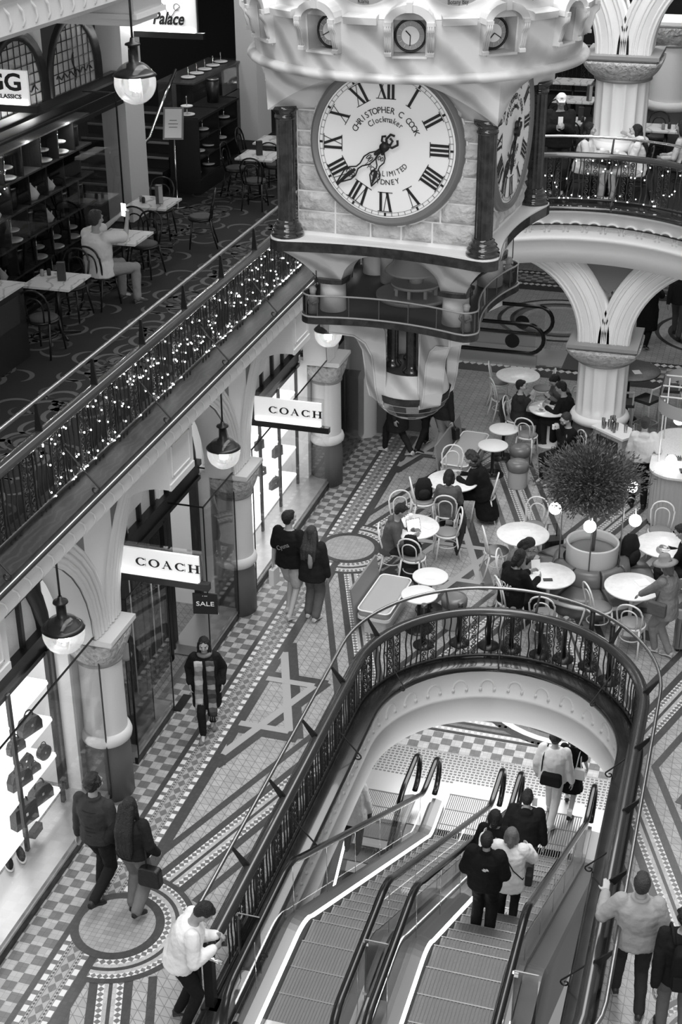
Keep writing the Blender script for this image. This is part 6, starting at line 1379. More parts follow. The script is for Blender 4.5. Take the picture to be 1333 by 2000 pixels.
# ------------------------------------------------------------------ upper gallery cafe on the bridge
t = thing('round_table', 'round marble table between the two people on the bridge gallery', 'table', (-2.66, 24.92, L1Z)); obj('tabletop', MB().lathe([(0, .72), (.30, .72), (.31, .735), (.30, .75), (0, .75)], n=40), 'marble_w', t); obj('pedestal', MB().cyl((0, 0, .03), .03, .7, 12), 'black', t); obj('base', MB().lathe([(0, 0), (.2, 0), (.2, .015), (.03, .04)], n=24), 'black', t)
for x, y, lb in ((-3.84, 27.4, 'marble table behind the person in the white cap'), (-3.9, 29.4, 'marble table second behind the person in the white cap'), (-4.2, 31.3, 'marble table farthest up by the clock tower roof'), (-2.1, 29.4, 'marble table right of the upper fluted column, farther one'), (-1.9, 27.2, 'marble table behind the person at the right')): square_table(x, y, L1Z, 0, lb, .8, .66)
for x, y, f, lb in ((-3.6, 26.9, 90, 'black bentwood chair right behind the person in the white cap'), (-3.2, 27.5, 180, 'black bentwood chair right of the table behind the capped man'), (-3.3, 26.4, 0, 'spare black bentwood chair between the capped person and the upper column'), (-4.1, 28.8, 90, 'black bentwood chair in front of the second table behind the capped man'), (-3.3, 29.6, 180, 'black bentwood chair right of the second table behind the capped man'), (-3.6, 31.6, 200, 'black bentwood chair beside the farthest bridge table'), (-3.9, 32.6, -90, 'black bentwood chair against the scrolled screen'),
                    (-1.55, 26.6, 120, 'black bentwood chair in front of the table behind the right person'), (-2.1, 27.75, -90, 'black bentwood chair behind the right person table'), (-2.15, 28.75, 90, 'black bentwood chair in front of the farther right table'), (-1.75, 30.0, -90, 'black bentwood chair beyond the farther right table'), (-1.45, 25.4, 160, 'black bentwood chair at the right edge of the bridge')): chair(x, y, f, lb, L1Z, 1)
chair(-3.12, 25.0, -5, 'black bentwood chair under the long-haired person at the bridge table', L1Z, 1); chair(-2.16, 25.0, 188, 'black bentwood chair under the person resting her chin', L1Z, 1)
for i, (x, y) in enumerate(((-2.78, 24.9), (-2.6, 25.0), (-2.52, 24.85))): cup(x, y, L1Z+.752, ['cup left on the round bridge table', 'glass teapot cup at the middle of the bridge table', 'cup right on the round bridge table'][i], 1.3)
menu(-3.6, 29.3, L1Z+.752, 0, 'tall menu block on the second bridge table', True, .3); menu(-3.5, 27.45, L1Z+.752, 0, 'dark menu block behind the capped man')
for i, (x, y) in enumerate(((-3.45, 27.3), (-1.95, 27.05), (-1.85, 27.15))): small('shaker', ['small jar on the table behind the capped man', 'pale shaker behind the right person', 'dark shaker behind the right person'][i], 'shaker', MB().lathe([(0, 0), (.03, 0), (.032, .08), (.02, .11), (0, .11)], n=12), 'abacus' if i % 2 else 'shopdark', (x, y, L1Z+.752))
balustrade('wrought iron balustrade far behind the bridge cafe', [Vector((-5.6+i*.4, 33.6, L1Z)) for i in range(9)], -1, hand=.05, hz=1.12)
# ------------------------------------------------------------------ people
FOLD = bpy.data.textures.new('folds', 'CLOUDS'); FOLD.noise_scale = .09; FOLD.noise_depth = 2
CURL = bpy.data.textures.new('curls', 'CLOUDS'); CURL.noise_scale = .02; CURL.noise_depth = 2
def remesh(o, v, disp=0, tex=None, smooth=2):
    m = o.modifiers.new('r', 'REMESH'); m.mode = 'VOXEL'; m.voxel_size = v; m.use_smooth_shade = True
    if smooth: q = o.modifiers.new('s', 'SMOOTH'); q.iterations = smooth; q.factor = .5
    if disp: d = o.modifiers.new('d', 'DISPLACE'); d.texture = tex; d.strength = disp; d.mid_level = .5; d.texture_coords = 'LOCAL'
    return o
def limb(mb, pts, rs, n=12, flat=None):
    P = [Vector(p) for p in pts]; Q, S = [], []
    for i in range(len(P)-1):
        for k in range(5): t = k/5; Q.append(P[i].lerp(P[i+1], t)); S.append(rs[i]+(rs[i+1]-rs[i])*t)
    Q.append(P[-1]); S.append(rs[-1]); mb.tube(Q, S, n, flat=flat); mb.ball(P[0], rs[0]*.98, 10); mb.ball(P[-1], rs[-1]*.98, 10)
    for i in range(1, len(P)-1): mb.ball(P[i], rs[i]*1.0, 10)
def loft(mb, rows, n=20, sq=2.3):
    R_ = []
    for c, rx, ry, rt, fw in rows:
        r = []
        for k in range(n):
            a = 2*PI*k/n; ca, sa = cos(a), sin(a); q = (abs(ca)**sq+abs(sa)**sq)**(-1/sq); r.append(Vector(c)+Vector(rt)*rx*ca*q+Vector(fw)*ry*sa*q)
        R_.append(r)
    mb.grid(R_, True, caps=True)
def ik(a, b, l1, l2, pole):
    a, b = Vector(a), Vector(b); d = b-a; L = d.length
    if L > (l1+l2)*.999: b = a+d*((l1+l2)*.999/L); d = b-a; L = d.length
    u = d.normalized(); x = (l1*l1-l2*l2+L*L)/(2*L); h = math.sqrt(max(0, l1*l1-x*x)); p = Vector(pole); p = p-u*p.dot(u); p.normalize(); return a+u*x+p*h, b
def hand_mesh(mb, w, d, palm_n, side, curl=.5, thumb=1):
    """five separate fingers; d forearm direction, palm_n palm normal"""
    d = Vector(d).normalized(); n = Vector(palm_n); n = (n-d*n.dot(d)).normalized(); x = d.cross(n)*side
    w = Vector(w); loft(mb, [(w, .025, .019, x, n), (w+d*.03, .034, .017, x, n), (w+d*.07, .041, .015, x, n), (w+d*.092, .038, .012, x, n)], 12)
    for i, (o, L) in enumerate(((-.031, .062), (-.0105, .074), (.0105, .079), (.031, .070))):
        p = w+d*.088+x*o; a = curl*.6; q = p+(d*cos(a)+n*sin(a))*L*.45; a2 = curl*1.3; r_ = q+(d*cos(a2)+n*sin(a2))*L*.32; a3 = curl*1.9; s_ = r_+(d*cos(a3)+n*sin(a3))*L*.25
        mb.tube([p-d*.015, p, q, r_, s_], [.0095, .0095, .0088, .008, .0068], 7); mb.ball(s_, .0068, 6)
    p = w+d*.025+x*.03; q = p+(d*.55+x*.6+n*.35).normalized()*.042; r_ = q+(d*.8+x*.25+n*.45).normalized()*.034
    mb.tube([p, q, r_], [.013, .0105, .009], 7); mb.ball(r_, .009, 6)
def person(label, loc, head_deg, pose='stand', H=1.72, fem=False, top=.1, sleeve=1.0, bottom=.03, legs='trousers', shoe=.02, sole=None, hair='short', hm='hair', skin='skin', hands=None, feet=None, lean=0, tilt=0, hyaw=0, hpitch=0,
           hem=-.10, loose=0.0, face=True, pelvis=None, collar=False, hood=False, group=None, palms=None, hidden_legs=False, puff=0, twist=0, trough=.85, hcurl=(.5, .5), spread=0):
    root = thing('person', label, 'person', loc, rad(head_deg-90), group); k = H/1.72; root.scale = (k, k, k)
    sit = pose == 'sit'
    P = Vector(pelvis or ((0, 0, .56) if sit else (0, 0, .93)))
    la, ta = rad(lean), rad(tilt); up = Vector((sin(ta), sin(la), cos(la)*cos(ta))).normalized(); tw = rad(twist); rt = Vector((cos(tw), sin(tw), 0)); rt = (rt-up*rt.dot(up)).normalized(); fw = up.cross(rt)
    if fw.y < 0 and abs(twist) < 90: fw = -fw
    sw = .155 if fem else .175; wf = .88 if fem else 1.0
    A = lambda t, x=0, y=0: P+up*t+rt*x+fw*y
    hips = [Vector((-.09, 0, P.z-.03)), Vector((.09, 0, P.z-.03))] if not sit else [Vector((-.10, .02, P.z-.02)), Vector((.10, .02, P.z-.02))]
    hips = [Vector((h.x+P.x, h.y+P.y, h.z)) for h in hips]
    if feet is None:
        feet = {'stand': [(-.10, .02, .08), (.10, -.02, .08)], 'walk': [(-.08, .26, .09), (.08, -.30, .13)], 'sit': [(-.12, .42, .08), (.12, .42, .08)]}[pose]
    if hands is None:
        hands = {'stand': [(-.24, .04, .78), (.24, .04, .78)], 'walk': [(-.24, -.16, .82), (.24, .2, .86)], 'sit': [(-.14, .36, .68), (.14, .36, .68)]}[pose]
    knees, ank = [], []
    for i in (0, 1): kn, an = ik(hips[i], feet[i], .44, .43, (0, 1, .25) if not sit else (0, .3, 1)); knees.append(kn); ank.append(an)
    sh = [A(.435, -sw), A(.435, sw)]; elb, wr = [], []
    for i in (0, 1): s = -1 if i == 0 else 1; e, w = ik(sh[i], hands[i], .285, .25, rt*s*(.42+spread)-fw*.6-Vector((0, 0, .7))); elb.append(e); wr.append(w)
    hy, hp = rad(hyaw), rad(hpitch); Nk = A(.53); hf = (fw*cos(hy)-rt*sin(hy)); hup = (up*.35+Vector((0, 0, .65))).normalized(); hf = (hf-hup*hf.dot(hup)).normalized(); f2 = (hf*cos(hp)-hup*sin(hp)); u2 = (hup*cos(hp)+hf*sin(hp)); hr = f2.cross(u2).normalized(); hc = Nk+hup*.032+u2*.10+f2*.015
    HP = lambda x, y, z: hc+hr*x+f2*y+u2*z
    # body: one continuous skin
    b = MB(); loft(b, [(A(-.10), .12, .09, rt, fw), (A(0), .15*1, .105, rt, fw), (A(.14), .125*wf, .09, rt, fw), (A(.28), .145*wf, .10, rt, fw), (A(.38), .155*wf, .10, rt, fw), (A(.45), .12, .08, rt, fw), (A(.49), .065, .06, rt, fw)])
    limb(b, [A(.44), Nk, Nk+hup*.05+f2*.005+u2*.02], [.062, .052, .052]); b.ball((0, 0, 0), (.074, .092, .105), 18, m=14); 
    nb = len(b.v)-18*15; T = Matrix(((hr.x, f2.x, u2.x, hc.x), (hr.y, f2.y, u2.y, hc.y), (hr.z, f2.z, u2.z, hc.z), (0, 0, 0, 1)))
    for i in range(nb, len(b.v)): b.v[i] = tuple(T @ Vector(b.v[i]))
    limb(b, [HP(0, .02, -.05), HP(0, .048, -.085)], [.058, .036]); limb(b, [HP(0, .088, .015), HP(0, .108, -.018)], [.009, .013]); b.ball(HP(-.075, -.005, -.01), (.012, .018, .028), 8); b.ball(HP(.075, -.005, -.01), (.012, .018, .028), 8)
    for s in (-1, 1): b.ball(HP(s*.03, .084, .030), .017, 8); b.ball(HP(s*.045, .066, -.022), .024, 8)
    b.ball(HP(0, .088, -.052), (.022, .012, .012), 8)
    for i in (0, 1):
        s = -1 if i == 0 else 1; limb(b, [sh[i], elb[i], wr[i]], [.050, .038, .025]); limb(b, [hips[i], knees[i], ank[i]], [.085, .055, .036])
        pn = (palms[i] if palms and palms[i] else (-s, 0, 0)); dd = wr[i]-elb[i]; hand_mesh(b, wr[i], dd, pn, -s*-1 if False else (1 if i == 0 else -1), hcurl[i])
        limb(b, [ank[i], ank[i]+Vector((0, .12, -.05))], [.034, .03])
    o = obj('body', b, skin, root, fix=False); remesh(o, .0105, smooth=1)
    if face:
        e = MB()
        for s in (-1, 1): e.ball(HP(s*.031, .099, .026), (.010, .005, .005), 8); e.tube([HP(s*.016, .106, .042), HP(s*.032, .104, .046), HP(s*.05, .092, .040)], .0035, 5)
        obj('eyes', e, 'eye', root); m_ = MB().tube([HP(-.022, .094, -.052), HP(0, .103, -.052), HP(.022, .094, -.052)], .005, 5); obj('mouth', m_, 'lip', root)
    # top
    if top is not None:
        t = MB(); L = .018+loose; nl = .5
        rows = [(A(hem), .155+L*1.2, .115+L, rt, fw), (A(0), .165*1+L, .115+L, rt, fw), (A(.14), .135*wf+L*1.2, .10+L, rt, fw), (A(.28), .16*wf+L, .112+L, rt, fw), (A(.38), .172*wf+L, .108+L*.8, rt, fw), (A(.445), .14*wf+L*.5, .085+L*.5, rt, fw), (A(.485), .078, .07, rt, fw)]
        if hem < -.25: rows.insert(1, (A(hem*.5), .16+L*1.1, .118+L, rt, fw))
        if sit and hem < -.1: rows = rows[1:] if hem < -.25 else rows
        loft(t, rows)
        for i in (0, 1):
            se = elb[i].lerp(wr[i], 1) if sleeve >= 1 else (elb[i] if sleeve <= .5 else elb[i].lerp(wr[i], (sleeve-.5)*2))
            r0 = .062+loose*.6+puff
            if sleeve <= .5: limb(t, [sh[i], sh[i].lerp(elb[i], .82)], [r0, r0*.98])
            else: limb(t, [sh[i], elb[i], elb[i].lerp(wr[i], min(1, (sleeve-.5)*2)*.97)], [r0, r0*.86, r0*.62])
        if collar: t.tube([A(.50)+rt*.07*cos(a)+fw*.065*sin(a) for a in [i*PI/7 for i in range(14)]], .022, 8, closed=True)
        if hood: t.ball(A(.46, 0, -.075), (.10, .06, .075), 12)
        c = obj('top', t, cloth(top), root, fix=False); remesh(c, .0135, .018 if not puff else .02, FOLD)
        if puff:
            pass
    # legs
    if legs in ('trousers', 'jeans', 'shorts', 'wide'):
        t = MB(); loft(t, [(P+Vector((0, 0, -.11)), .14, .10, (1, 0, 0), (0, 1, 0)), (P+Vector((0, 0, -.02)), .168, .122, (1, 0, 0), (0, 1, 0)), (A(.09), .150, .115, rt, fw)])
        w = 1.25 if legs == 'wide' else 1.0
        for i in (0, 1):
            if legs == 'shorts': limb(t, [hips[i], hips[i].lerp(knees[i], .8)], [.105, .10])
            else: limb(t, [hips[i], knees[i], knees[i].lerp(ank[i], .97)], [.103, .074*w, .056*w**1.3])
        remesh(obj('trousers' if legs != 'shorts' else 'shorts', t, cloth(bottom), root, fix=False), .0135, .016, FOLD)
    elif legs == 'skirt':
        t = MB(); loft(t, [(P+Vector((0, 0, -.42)), .24, .2, (1, 0, 0), (0, 1, 0)), (P+Vector((0, 0, -.2)), .20, .16, (1, 0, 0), (0, 1, 0)), (A(.10), .145, .11, rt, fw)]); remesh(obj('skirt', t, cloth(bottom), root, fix=False), .0135, .02, FOLD)
    for i in (0, 1):
        a = ank[i]; q = MB(); fd = Vector((.15*(-1 if i == 0 else 1), 1, 0)).normalized(); pitch = -.5 if (pose == 'walk' and feet[i][2] > .1) else 0
        rows = []
        for y, rx, rz, z in ((-.065, .028, .035, .0), (-.03, .037, .052, .015), (.03, .036, .05, .01), (.09, .043, .036, -.008), (.15, .042, .026, -.018), (.185, .025, .016, -.024)):
            rows.append((a+fd*y+Vector((0, 0, -.04+z+pitch*y*.6)), rx, rz, Vector((fd.y, -fd.x, 0)), Vector((0, 0, 1))))
        loft(q, rows, 12); so_ = obj('shoe', q, cloth(shoe, .5), root); 
        if sole is not None:
            z0 = MB(); loft(z0, [(r[0]+Vector((0, 0, -.018)), r[1]*1.06, max(.01, r[2]*.45), r[3], r[4]) for r in rows], 12); obj('sole', z0, cloth(sole, .6), so_)
    # hair and headgear
    h = MB(); R_ = random.Random(int(abs(loc[0]*100)+abs(loc[1]*10)))
    def hb(c, r): 
        n0 = len(h.v); h.ball((0, 0, 0), r, 16, m=12); 
        for i in range(n0, len(h.v)): h.v[i] = tuple(HP(*c)+hr*h.v[i][0]+f2*h.v[i][1]+u2*h.v[i][2])
    if hair != 'none': hb((0, -.027, .030), (.086, .099, .099)); hb((0, -.045, -.02), (.074, .064, .07))
    if hair == 'short': hb((0, .03, .085), (.06, .05, .03))
    if hair in ('bob', 'long', 'ponytail', 'wavy'):
        for s in (-1, 1): limb(h, [HP(s*.062, -.01, .03), HP(s*.075, -.02, -.06), HP(s*.07, -.03, -.12)], [.035, .036, .028])
        limb(h, [HP(0, -.06, .02), HP(0, -.075, -.06), HP(0, -.07, -.13)], [.06, .062, .05])
    if hair in ('long', 'wavy'):
        for s in (-.05, 0, .05): limb(h, [HP(s, -.07, -.08), A(.42, s*1.2, -.125-loose), A(.28 if hair == 'long' else .36, s*1.1, -.14-loose)], [.045, .045, .022])
        for s in (-1, 1): limb(h, [HP(s*.075, -.01, -.05), A(.43, s*.085, .02), A(.34, s*.09, .07)], [.032, .03, .015])
    if hair == 'ponytail': limb(h, [HP(0, -.10, .02), HP(0, -.13, -.05), HP(0, -.11, -.16)], [.03, .028, .012])
    if hair == 'bun': hb((0, -.09, .075), (.042, .04, .04))
    if hair == 'curly':
        for i in range(46):
            a = R_.uniform(0, 2*PI); e = R_.uniform(-.9, 1.4); rr = .086; c = (rr*cos(a)*cos(e), -.02+rr*1.1*sin(a)*cos(e), .03+rr*sin(e))
            if c[1] > .055 and c[2] < .06: continue
            hb(c, (.021, .021, .021))
    if hair == 'bigcurly':
        for i in range(70):
            a = R_.uniform(0, 2*PI); e = R_.uniform(-1.3, 1.3); rr = .10; c = (rr*cos(a)*cos(e), -.03+rr*sin(a)*cos(e), -.02+1.5*rr*sin(e))
            if c[1] > .03 and c[2] < .06: continue
            hb(c, (.03, .03, .03))
    if hair == 'beard': hb((0, .055, -.075), (.045, .035, .03))
    if h.v: ho = obj('hair', h, hm, root, fix=False); remesh(ho, .010, .012, CURL, 1)
    root['_dummy'] = 0; del root['_dummy']
    return root, dict(HP=HP, A=A, wr=wr, elb=elb, sh=sh, knees=knees, ank=ank, hips=hips, P=P, hr=hr, f2=f2, u2=u2, rt=rt, fw=fw, up=up, k=k, hc=hc)
def orient(root, J):  # local matrix of the person, for things held in a hand (top-level)
    return Matrix.Translation(root.location) @ Matrix.Rotation(root.rotation_euler[2], 4, 'Z') @ Matrix.Scale(J['k'], 4)
def bag(name, label, root, J, c, d, m, strap=None, cat='bag', rz=0):
    t = thing(name, label, cat, (0, 0, 0)); t.matrix_world = orient(root, J); b = MB(); cx, cy, cz = c; w, dp, h = d
    b.prism([(x*w/2+cx, cy-dp/2, z*h/2+cz) for x, z in ((-1, -.8), (-.8, -1), (.8, -1), (1, -.8), (.9, .8), (.7, 1), (-.7, 1), (-.9, .8))], (0, dp, 0)); o = obj('body', b, m, t); bv = o.modifiers.new('b', 'BEVEL'); bv.width = min(dp, h)*.2; bv.segments = 3
    if strap: obj('strap', MB().tube(strap, .011, 6, flat=(1, 1)), m, t)
    return t
# ------------------------------------------------------------------ the people in the photo
def patch(name, root, J, y, z, x, txt, size, m='white', stretch=1, rot=0, ext=.003):
    """lettering on the back of a garment"""
    mb = MB(); A = J['A']; c = A(z, x, -y); mesh_into(mb, text_mesh(txt, size, ext, stretch), frame(c, J['rt'], J['up'], -J['fw']) @ Matrix.Rotation(rot, 4, 'Z')); obj(name, mb, m, root, fix=False)
def held(mb, name, label, cat, m, root, J): o = obj(name, mb, m, None, label, cat, fix=False); o.matrix_world = orient(root, J); return o
# striding couple
r, J = person('person in a dark quilted puffer jacket and slim black trousers striding away', (-6.29, 11.42, 0), 84, 'walk', 1.80, top=.035, bottom=.012, shoe=.012, sole=.02, hair='curly', collar=True, loose=.012, hem=-.06, feet=[(-.09, .10, .09), (.10, -.34, .30)], hands=[(-.27, .02, .80), (.25, .08, .86)], hyaw=-15, hpitch=5, face=False)
q = MB()
for i in range(8): 
    A = J['A']; z = .02+i*.052; q.tube([A(z, .155*cos(a), .0-.137*sin(a)) for a in [PI*k/10 for k in range(11)]], .004, 4)
obj('quilting', q, cloth(.015), r)
r, J = person('person with very long straight black hair, leather jacket and pale jeans walking away', (-5.84, 11.38, 0), 86, 'walk', 1.60, True, top=.015, bottom=.17, legs='wide', shoe=.015, sole=.02, hair='long', loose=.035, hem=-.03, feet=[(-.07, .0, .09), (.10, -.22, .2)], hands=[(-.26, .1, .95), (.27, .10, .90)], face=False, hpitch=5)
h = MB(); 
for s in (-.07, -.03, .01, .05): limb(h, [J['HP'](s, -.08, .02), J['A'](.40, s*1.3, -.165), J['A'](.15, s*1.25, -.17), J['A'](.02, s, -.165)], [.045, .045, .04, .018])
remesh(obj('long_hair', h, 'hair', r, fix=False), .011, .01, CURL)
bag('shoulder_bag', 'black slouchy shoulder bag hanging at the hip of the long-haired walker', r, J, (.25, -.08, .68), (.30, .12, .27), cloth(.012, .45), [(.15, .03, 1.40), (.21, -.08, 1.1), (.22, -.10, .80)])
# scarf
r, J = person('person in black coat and long striped scarf walking towards the camera, sunglasses on head', (-6.33, 14.85, 0), -72, 'walk', 1.50, True, top=.012, bottom=.012, legs='skirt' if False else 'trousers', shoe=.16, hair='wavy', skin='skin_l', loose=.04, hem=-.42, feet=[(-.06, -.14, .10), (.07, .22, .09)], hands=[(-.25, .02, .90), (.24, .04, .92)], hpitch=8)
for s, w in ((-1, .075), (1, .075)):
    rows = []
    for i in range(25): 
        u = i/24; zz = .47-1.02*u*.95; rows.append([J['A'](zz, s*(.085+.02*u)+.12*(k/4-.5), .205+.01*sin(k*1.5+i)+.035*u) for k in range(5)])
    sc_ = MB(); n0 = 0
    for i in range(24): sc_.grid([rows[i], rows[i+1]], False, mi=[0, 1, 0, 2][(i//2+(s > 0)) % 4])
    fr2 = MB(); [fr2.tube([rows[-1][k], rows[-1][k]-Vector((0, 0, .07))], .006, 4) for k in range(5)]
    o_ = obj('scarf_end', sc_, [cloth(.10 if s < 0 else .34), cloth(.34 if s < 0 else .55), cloth(.05 if s < 0 else .2)], r); so2 = o_.modifiers.new('s', 'SOLIDIFY'); so2.thickness = .025; obj('scarf_fringe', fr2, cloth(.2), o_)
nk = MB(); nk.tube([J['A'](.50)+J['rt']*.085*cos(a)+J['fw']*(.085*sin(a)+.01) for a in [i*PI/8 for i in range(16)]], .035, 8, closed=True); obj('scarf', nk, cloth(.2), r)
sg = MB()
for s in (-1, 1): sg.ball(J['HP'](s*.035, .075, .10), (.026, .012, .018), 10)
sg.tube([J['HP'](-.075, .02, .09), J['HP'](-.06, .07, .10), J['HP'](.06, .07, .10), J['HP'](.075, .02, .09)], .005, 5); obj('sunglasses', sg, 'black', r)
# tee shirt and companion
r, J = person('person in black tee and pale shorts walking away carrying a white bag', (-6.22, 18.05, 0), 80, 'walk', 1.80, top=.008, sleeve=.5, bottom=.45, legs='shorts', shoe=.5, sole=.7, hair='short', skin='skin_l', loose=.03, hem=-.08, feet=[(-.05, .02, .09), (.09, -.2, .11)], hands=[(-.27, .0, .84), (.30, .06, .88)], hyaw=-28, face=False)
patch('shirt_print', r, J, .157, .27, -.02, 'Cyuna', .10, 'abacus', .85, rad(28)); patch('shorts_badge', r, J, .15, -.06, .09, '::', .09, 'letter', 1)
t = thing('paper_bag', 'white paper carrier bag in the hand of the black-tee walker', 'bag', (0, 0, 0)); t.matrix_world = orient(r, J); obj('body', MB().b2(-.30, -.22, -.09, .09, .46, .72), 'white', t); obj('handle', MB().tube([(-.26, -.05, .72), (-.27, 0, .84), (-.26, .05, .72)], .005, 5), 'white', t)
r, J = person('person in an oversized dark jacket and blue-grey jeans beside the black-tee walker', (-5.86, 18.05, 0), 84, 'walk', 1.60, True, top=.016, bottom=.12, legs='wide', shoe=.7, sole=.8, hair='long', hm='hair_b', loose=.05, hem=-.18, feet=[(-.08, .0, .09), (.09, -.1, .10)], hands=[(-.26, .1, .88), (.27, .02, .80)], face=False)
h = MB(); 
for s in (-.09, -.05, .05, .09): limb(h, [J['HP'](s*.8, -.06, .02), J['A'](.42, s*1.1, -.15), J['A'](.24, s*1.2, -.175)], [.04, .045, .02])
remesh(obj('long_hair', h, 'hair_b', r, fix=False), .011, .01, CURL)
tk = MB(); tk.lathe([(0, 0), (.03, .01), (.045, .1), (.03, .26), (0, .29)], n=10); held(tk, 'knitted_bag', 'small grey knitted pouch on the back of the dark-jacketed walker', 'bag', 'abacus', r, J).matrix_world = orient(r, J) @ Matrix.Translation((.05, -.19, 1.04))
# leaning with phone
r, J = person('person in a white sweatshirt leaning on the void railing end, looking down at a phone', (-4.70, 10.0, 0), 22, 'stand', 1.68, top=.80, bottom=.012, shoe=.03, sole=.05, hair='short', lean=20, hpitch=50, loose=.045, hem=-.06, pelvis=(0, -.02, .92), feet=[(-.10, -.08, .08), (.10, .0, .08)], hands=[(.0, .37, 1.18), (.13, .34, 1.12)], face=False, hcurl=(.9, .9))
held(MB().b2(-.02, .12, .42, .48, 1.13, 1.15), 'smartphone', 'dark phone held over the railing by the person in white', 'phone', 'black', r, J)
# right hand walkers
r, J = person('person in a pale grey knitted jumper walking away along the right side of the void', (-.33, 11.52, 0), 96, 'walk', 1.76, top=.34, bottom=.03, shoe=.03, sole=.5, hair='short', hm='hair_b', skin='skin_l', loose=.045, hem=-.08, feet=[(-.14, .14, .09), (.10, -.2, .1)], hands=[(-.33, .24, 1.22), (.27, .05, .88)], collar=True, face=False, palms=[(0, 1, 0), None], hcurl=(.1, .4))
r, J = person('person with curly dark hair, black top and backpack at the bottom right corner', (.14, 11.15, 0), 98, 'walk', 1.78, top=.01, bottom=.14, shoe=.02, hair='curly', loose=.03, feet=[(-.1, .1, .09), (.1, -.2, .1)], face=False)
b = bag('backpack', 'black backpack worn by the curly-haired person in the corner', r, J, (.03, -.24, 1.17), (.30, .17, .46), cloth(.008))
for s in (-1, 1): obj('strap', MB().tube([(s*.10, -.15, 1.38), (s*.12, -.05, 1.47), (s*.12, .11, 1.40), (s*.13, .13, 1.2)], .016, 6), cloth(.012), b)
obj('pocket', MB().prism([(-.1, -.345, .98), (.14, -.345, .98), (.14, -.345, 1.14), (-.1, -.345, 1.14)], (0, .03, 0)), cloth(.013), b)
# hat
r, J = person('person in a wide-brimmed hat and grey shirt resting a hand on a chair back', (-.64, 18.48, 0), 160, 'walk', 1.60, True, top=.24, bottom=.26, shoe=.5, sole=.7, hair='bob', hm='hair_g', loose=.035, hem=-.22, feet=[(.0, .12, .08), (-.02, -.14, .10)], hands=[(-.06, .42, .98), (.30, .1, .9)], hpitch=10, lean=6, palms=[(0, 0, -1), None])
hat = MB(); T = Matrix(((J['hr'].x, J['f2'].x, J['u2'].x, J['hc'].x), (J['hr'].y, J['f2'].y, J['u2'].y, J['hc'].y), (J['hr'].z, J['f2'].z, J['u2'].z, J['hc'].z), (0, 0, 0, 1))); hat.lathe([(0, .185), (.07, .18), (.09, .15), (.10, .07), (.14, .05), (.19, .03), (.20, .035), (.14, .06), (.10, .075)], n=32); obj('sun_hat', hat.xf(T), cloth(.26), r)
bag('hobo_bag', 'soft grey shoulder bag under the arm of the person in the hat', r, J, (-.22, .06, .92), (.10, .30, .24), cloth(.12), [(-.13, -.04, 1.36), (-.19, .06, 1.2), (-.21, .10, 1.02)])
# person
r, J = person('person in a white hooded top and black trousers behind the service station', (-1.50, 23.20, 0), 98, 'stand', 1.74, True, top=.62, bottom=.008, shoe=.01, hair='bun', hm='hair_b', skin='skin_l', loose=.03, hem=-.02, hood=True, hands=[(-.23, .10, .86), (.24, .22, 1.02)], face=False, hcurl=(.2, .5))
c = MB().tube([J['HP'](-.03, -.10, .02), J['HP'](0, -.12, .04), J['HP'](.03, -.10, .02), J['HP'](0, -.12, -.03)], .010, 6, closed=True); obj('hair_claw', c, 'black', r)
# distant walkers
r, J = person('person in a long black coat walking away in the far background', (-2.2, 31.35, 0), 80, 'walk', 1.62, True, top=.008, bottom=.008, shoe=.015, sole=.5, loose=.06, hem=-.48, hair='bob', hands=[(-.22, .1, .9), (.10, .28, 1.45)], face=False)
r, J = person('person in a dark hoodie and grey jeans walking away at the far right', (-1.58, 32.1, 0), 88, 'walk', 1.72, top=.02, bottom=.09, shoe=.02, hood=True, loose=.03, hair='short', face=False)
r, J = person('person in pale jeans with a handbag, half hidden behind the clock ball', (-5.28, 24.3, 0), 60, 'walk', 1.70, True, top=.015, bottom=.33, shoe=.3, sole=.8, loose=.02, hair='long', hands=[(-.2, .1, .9), (.26, .0, .80)], face=False, feet=[(-.08, -.08, .09), (.09, .2, .09)])
bag('handbag', 'black handbag held by the person in pale jeans', r, J, (.29, .0, .60), (.24, .12, .24), cloth(.008, .4), [(.22, 0, .7), (.26, 0, .84), (.34, 0, .7)])
r, J = person('person in black trousers standing just under the clock ball', (-5.72, 24.55, 0), 70, 'walk', 1.70, top=.01, bottom=.01, shoe=.02, sole=.7, loose=.04, hem=-.2, face=False)
r, J = person('person in dark coat and pale shoes walking left behind the clock ball', (-6.12, 24.2, 0), 150, 'walk', 1.68, top=.02, bottom=.02, shoe=.6, sole=.7, loose=.05, hem=-.4, face=False)
# escalator riders
EZ = lambda y: ez(y, 0.0, 11.35, 18.35, L0Z)+.02
r, J = person('rider in a black puffer jacket with a small white logo, nearest on the right escalator', (-2.20, 13.25, EZ(13.35)), 88, 'stand', 1.54, top=.006, bottom=.008, legs='wide', shoe=.01, hair='short', loose=.055, puff=.018, hem=-.08, collar=True, hands=[(-.25, .16, .92), (.24, .18, .92)], face=False)
pt = MB(); c0 = J['A'](.34, .07, -.218)
for k in (0, 1, 2): pt.tube([c0+J['rt']*(.004+ (.012+.011*k)*cos(a)-.02)+J['up']*((.012+.011*k)*sin(a)) for a in [PI/2*i/6+0 for i in range(7)]], .0035, 4)
obj('logo_patch', pt, 'white', r); patch('logo_text', r, J, .216, .345, .03, 'THE\nNORTH\nFACE', .016, 'white', 1.1)
r, J = person('rider in a white coat with a thin cross-body strap, holding out an elbow', (-2.02, 14.0, EZ(14.15)), 92, 'walk', 1.56, True, top=.78, bottom=.012, shoe=.4, sole=.85, hair='ponytail', hm='hair_g', skin='skin_l', loose=.05, hem=-.24, hands=[(-.42, .34, 1.22), (.20, .36, 1.12)], spread=.5, feet=[(-.10, .02, .08), (.09, -.16, .2)], face=False, puff=.012)
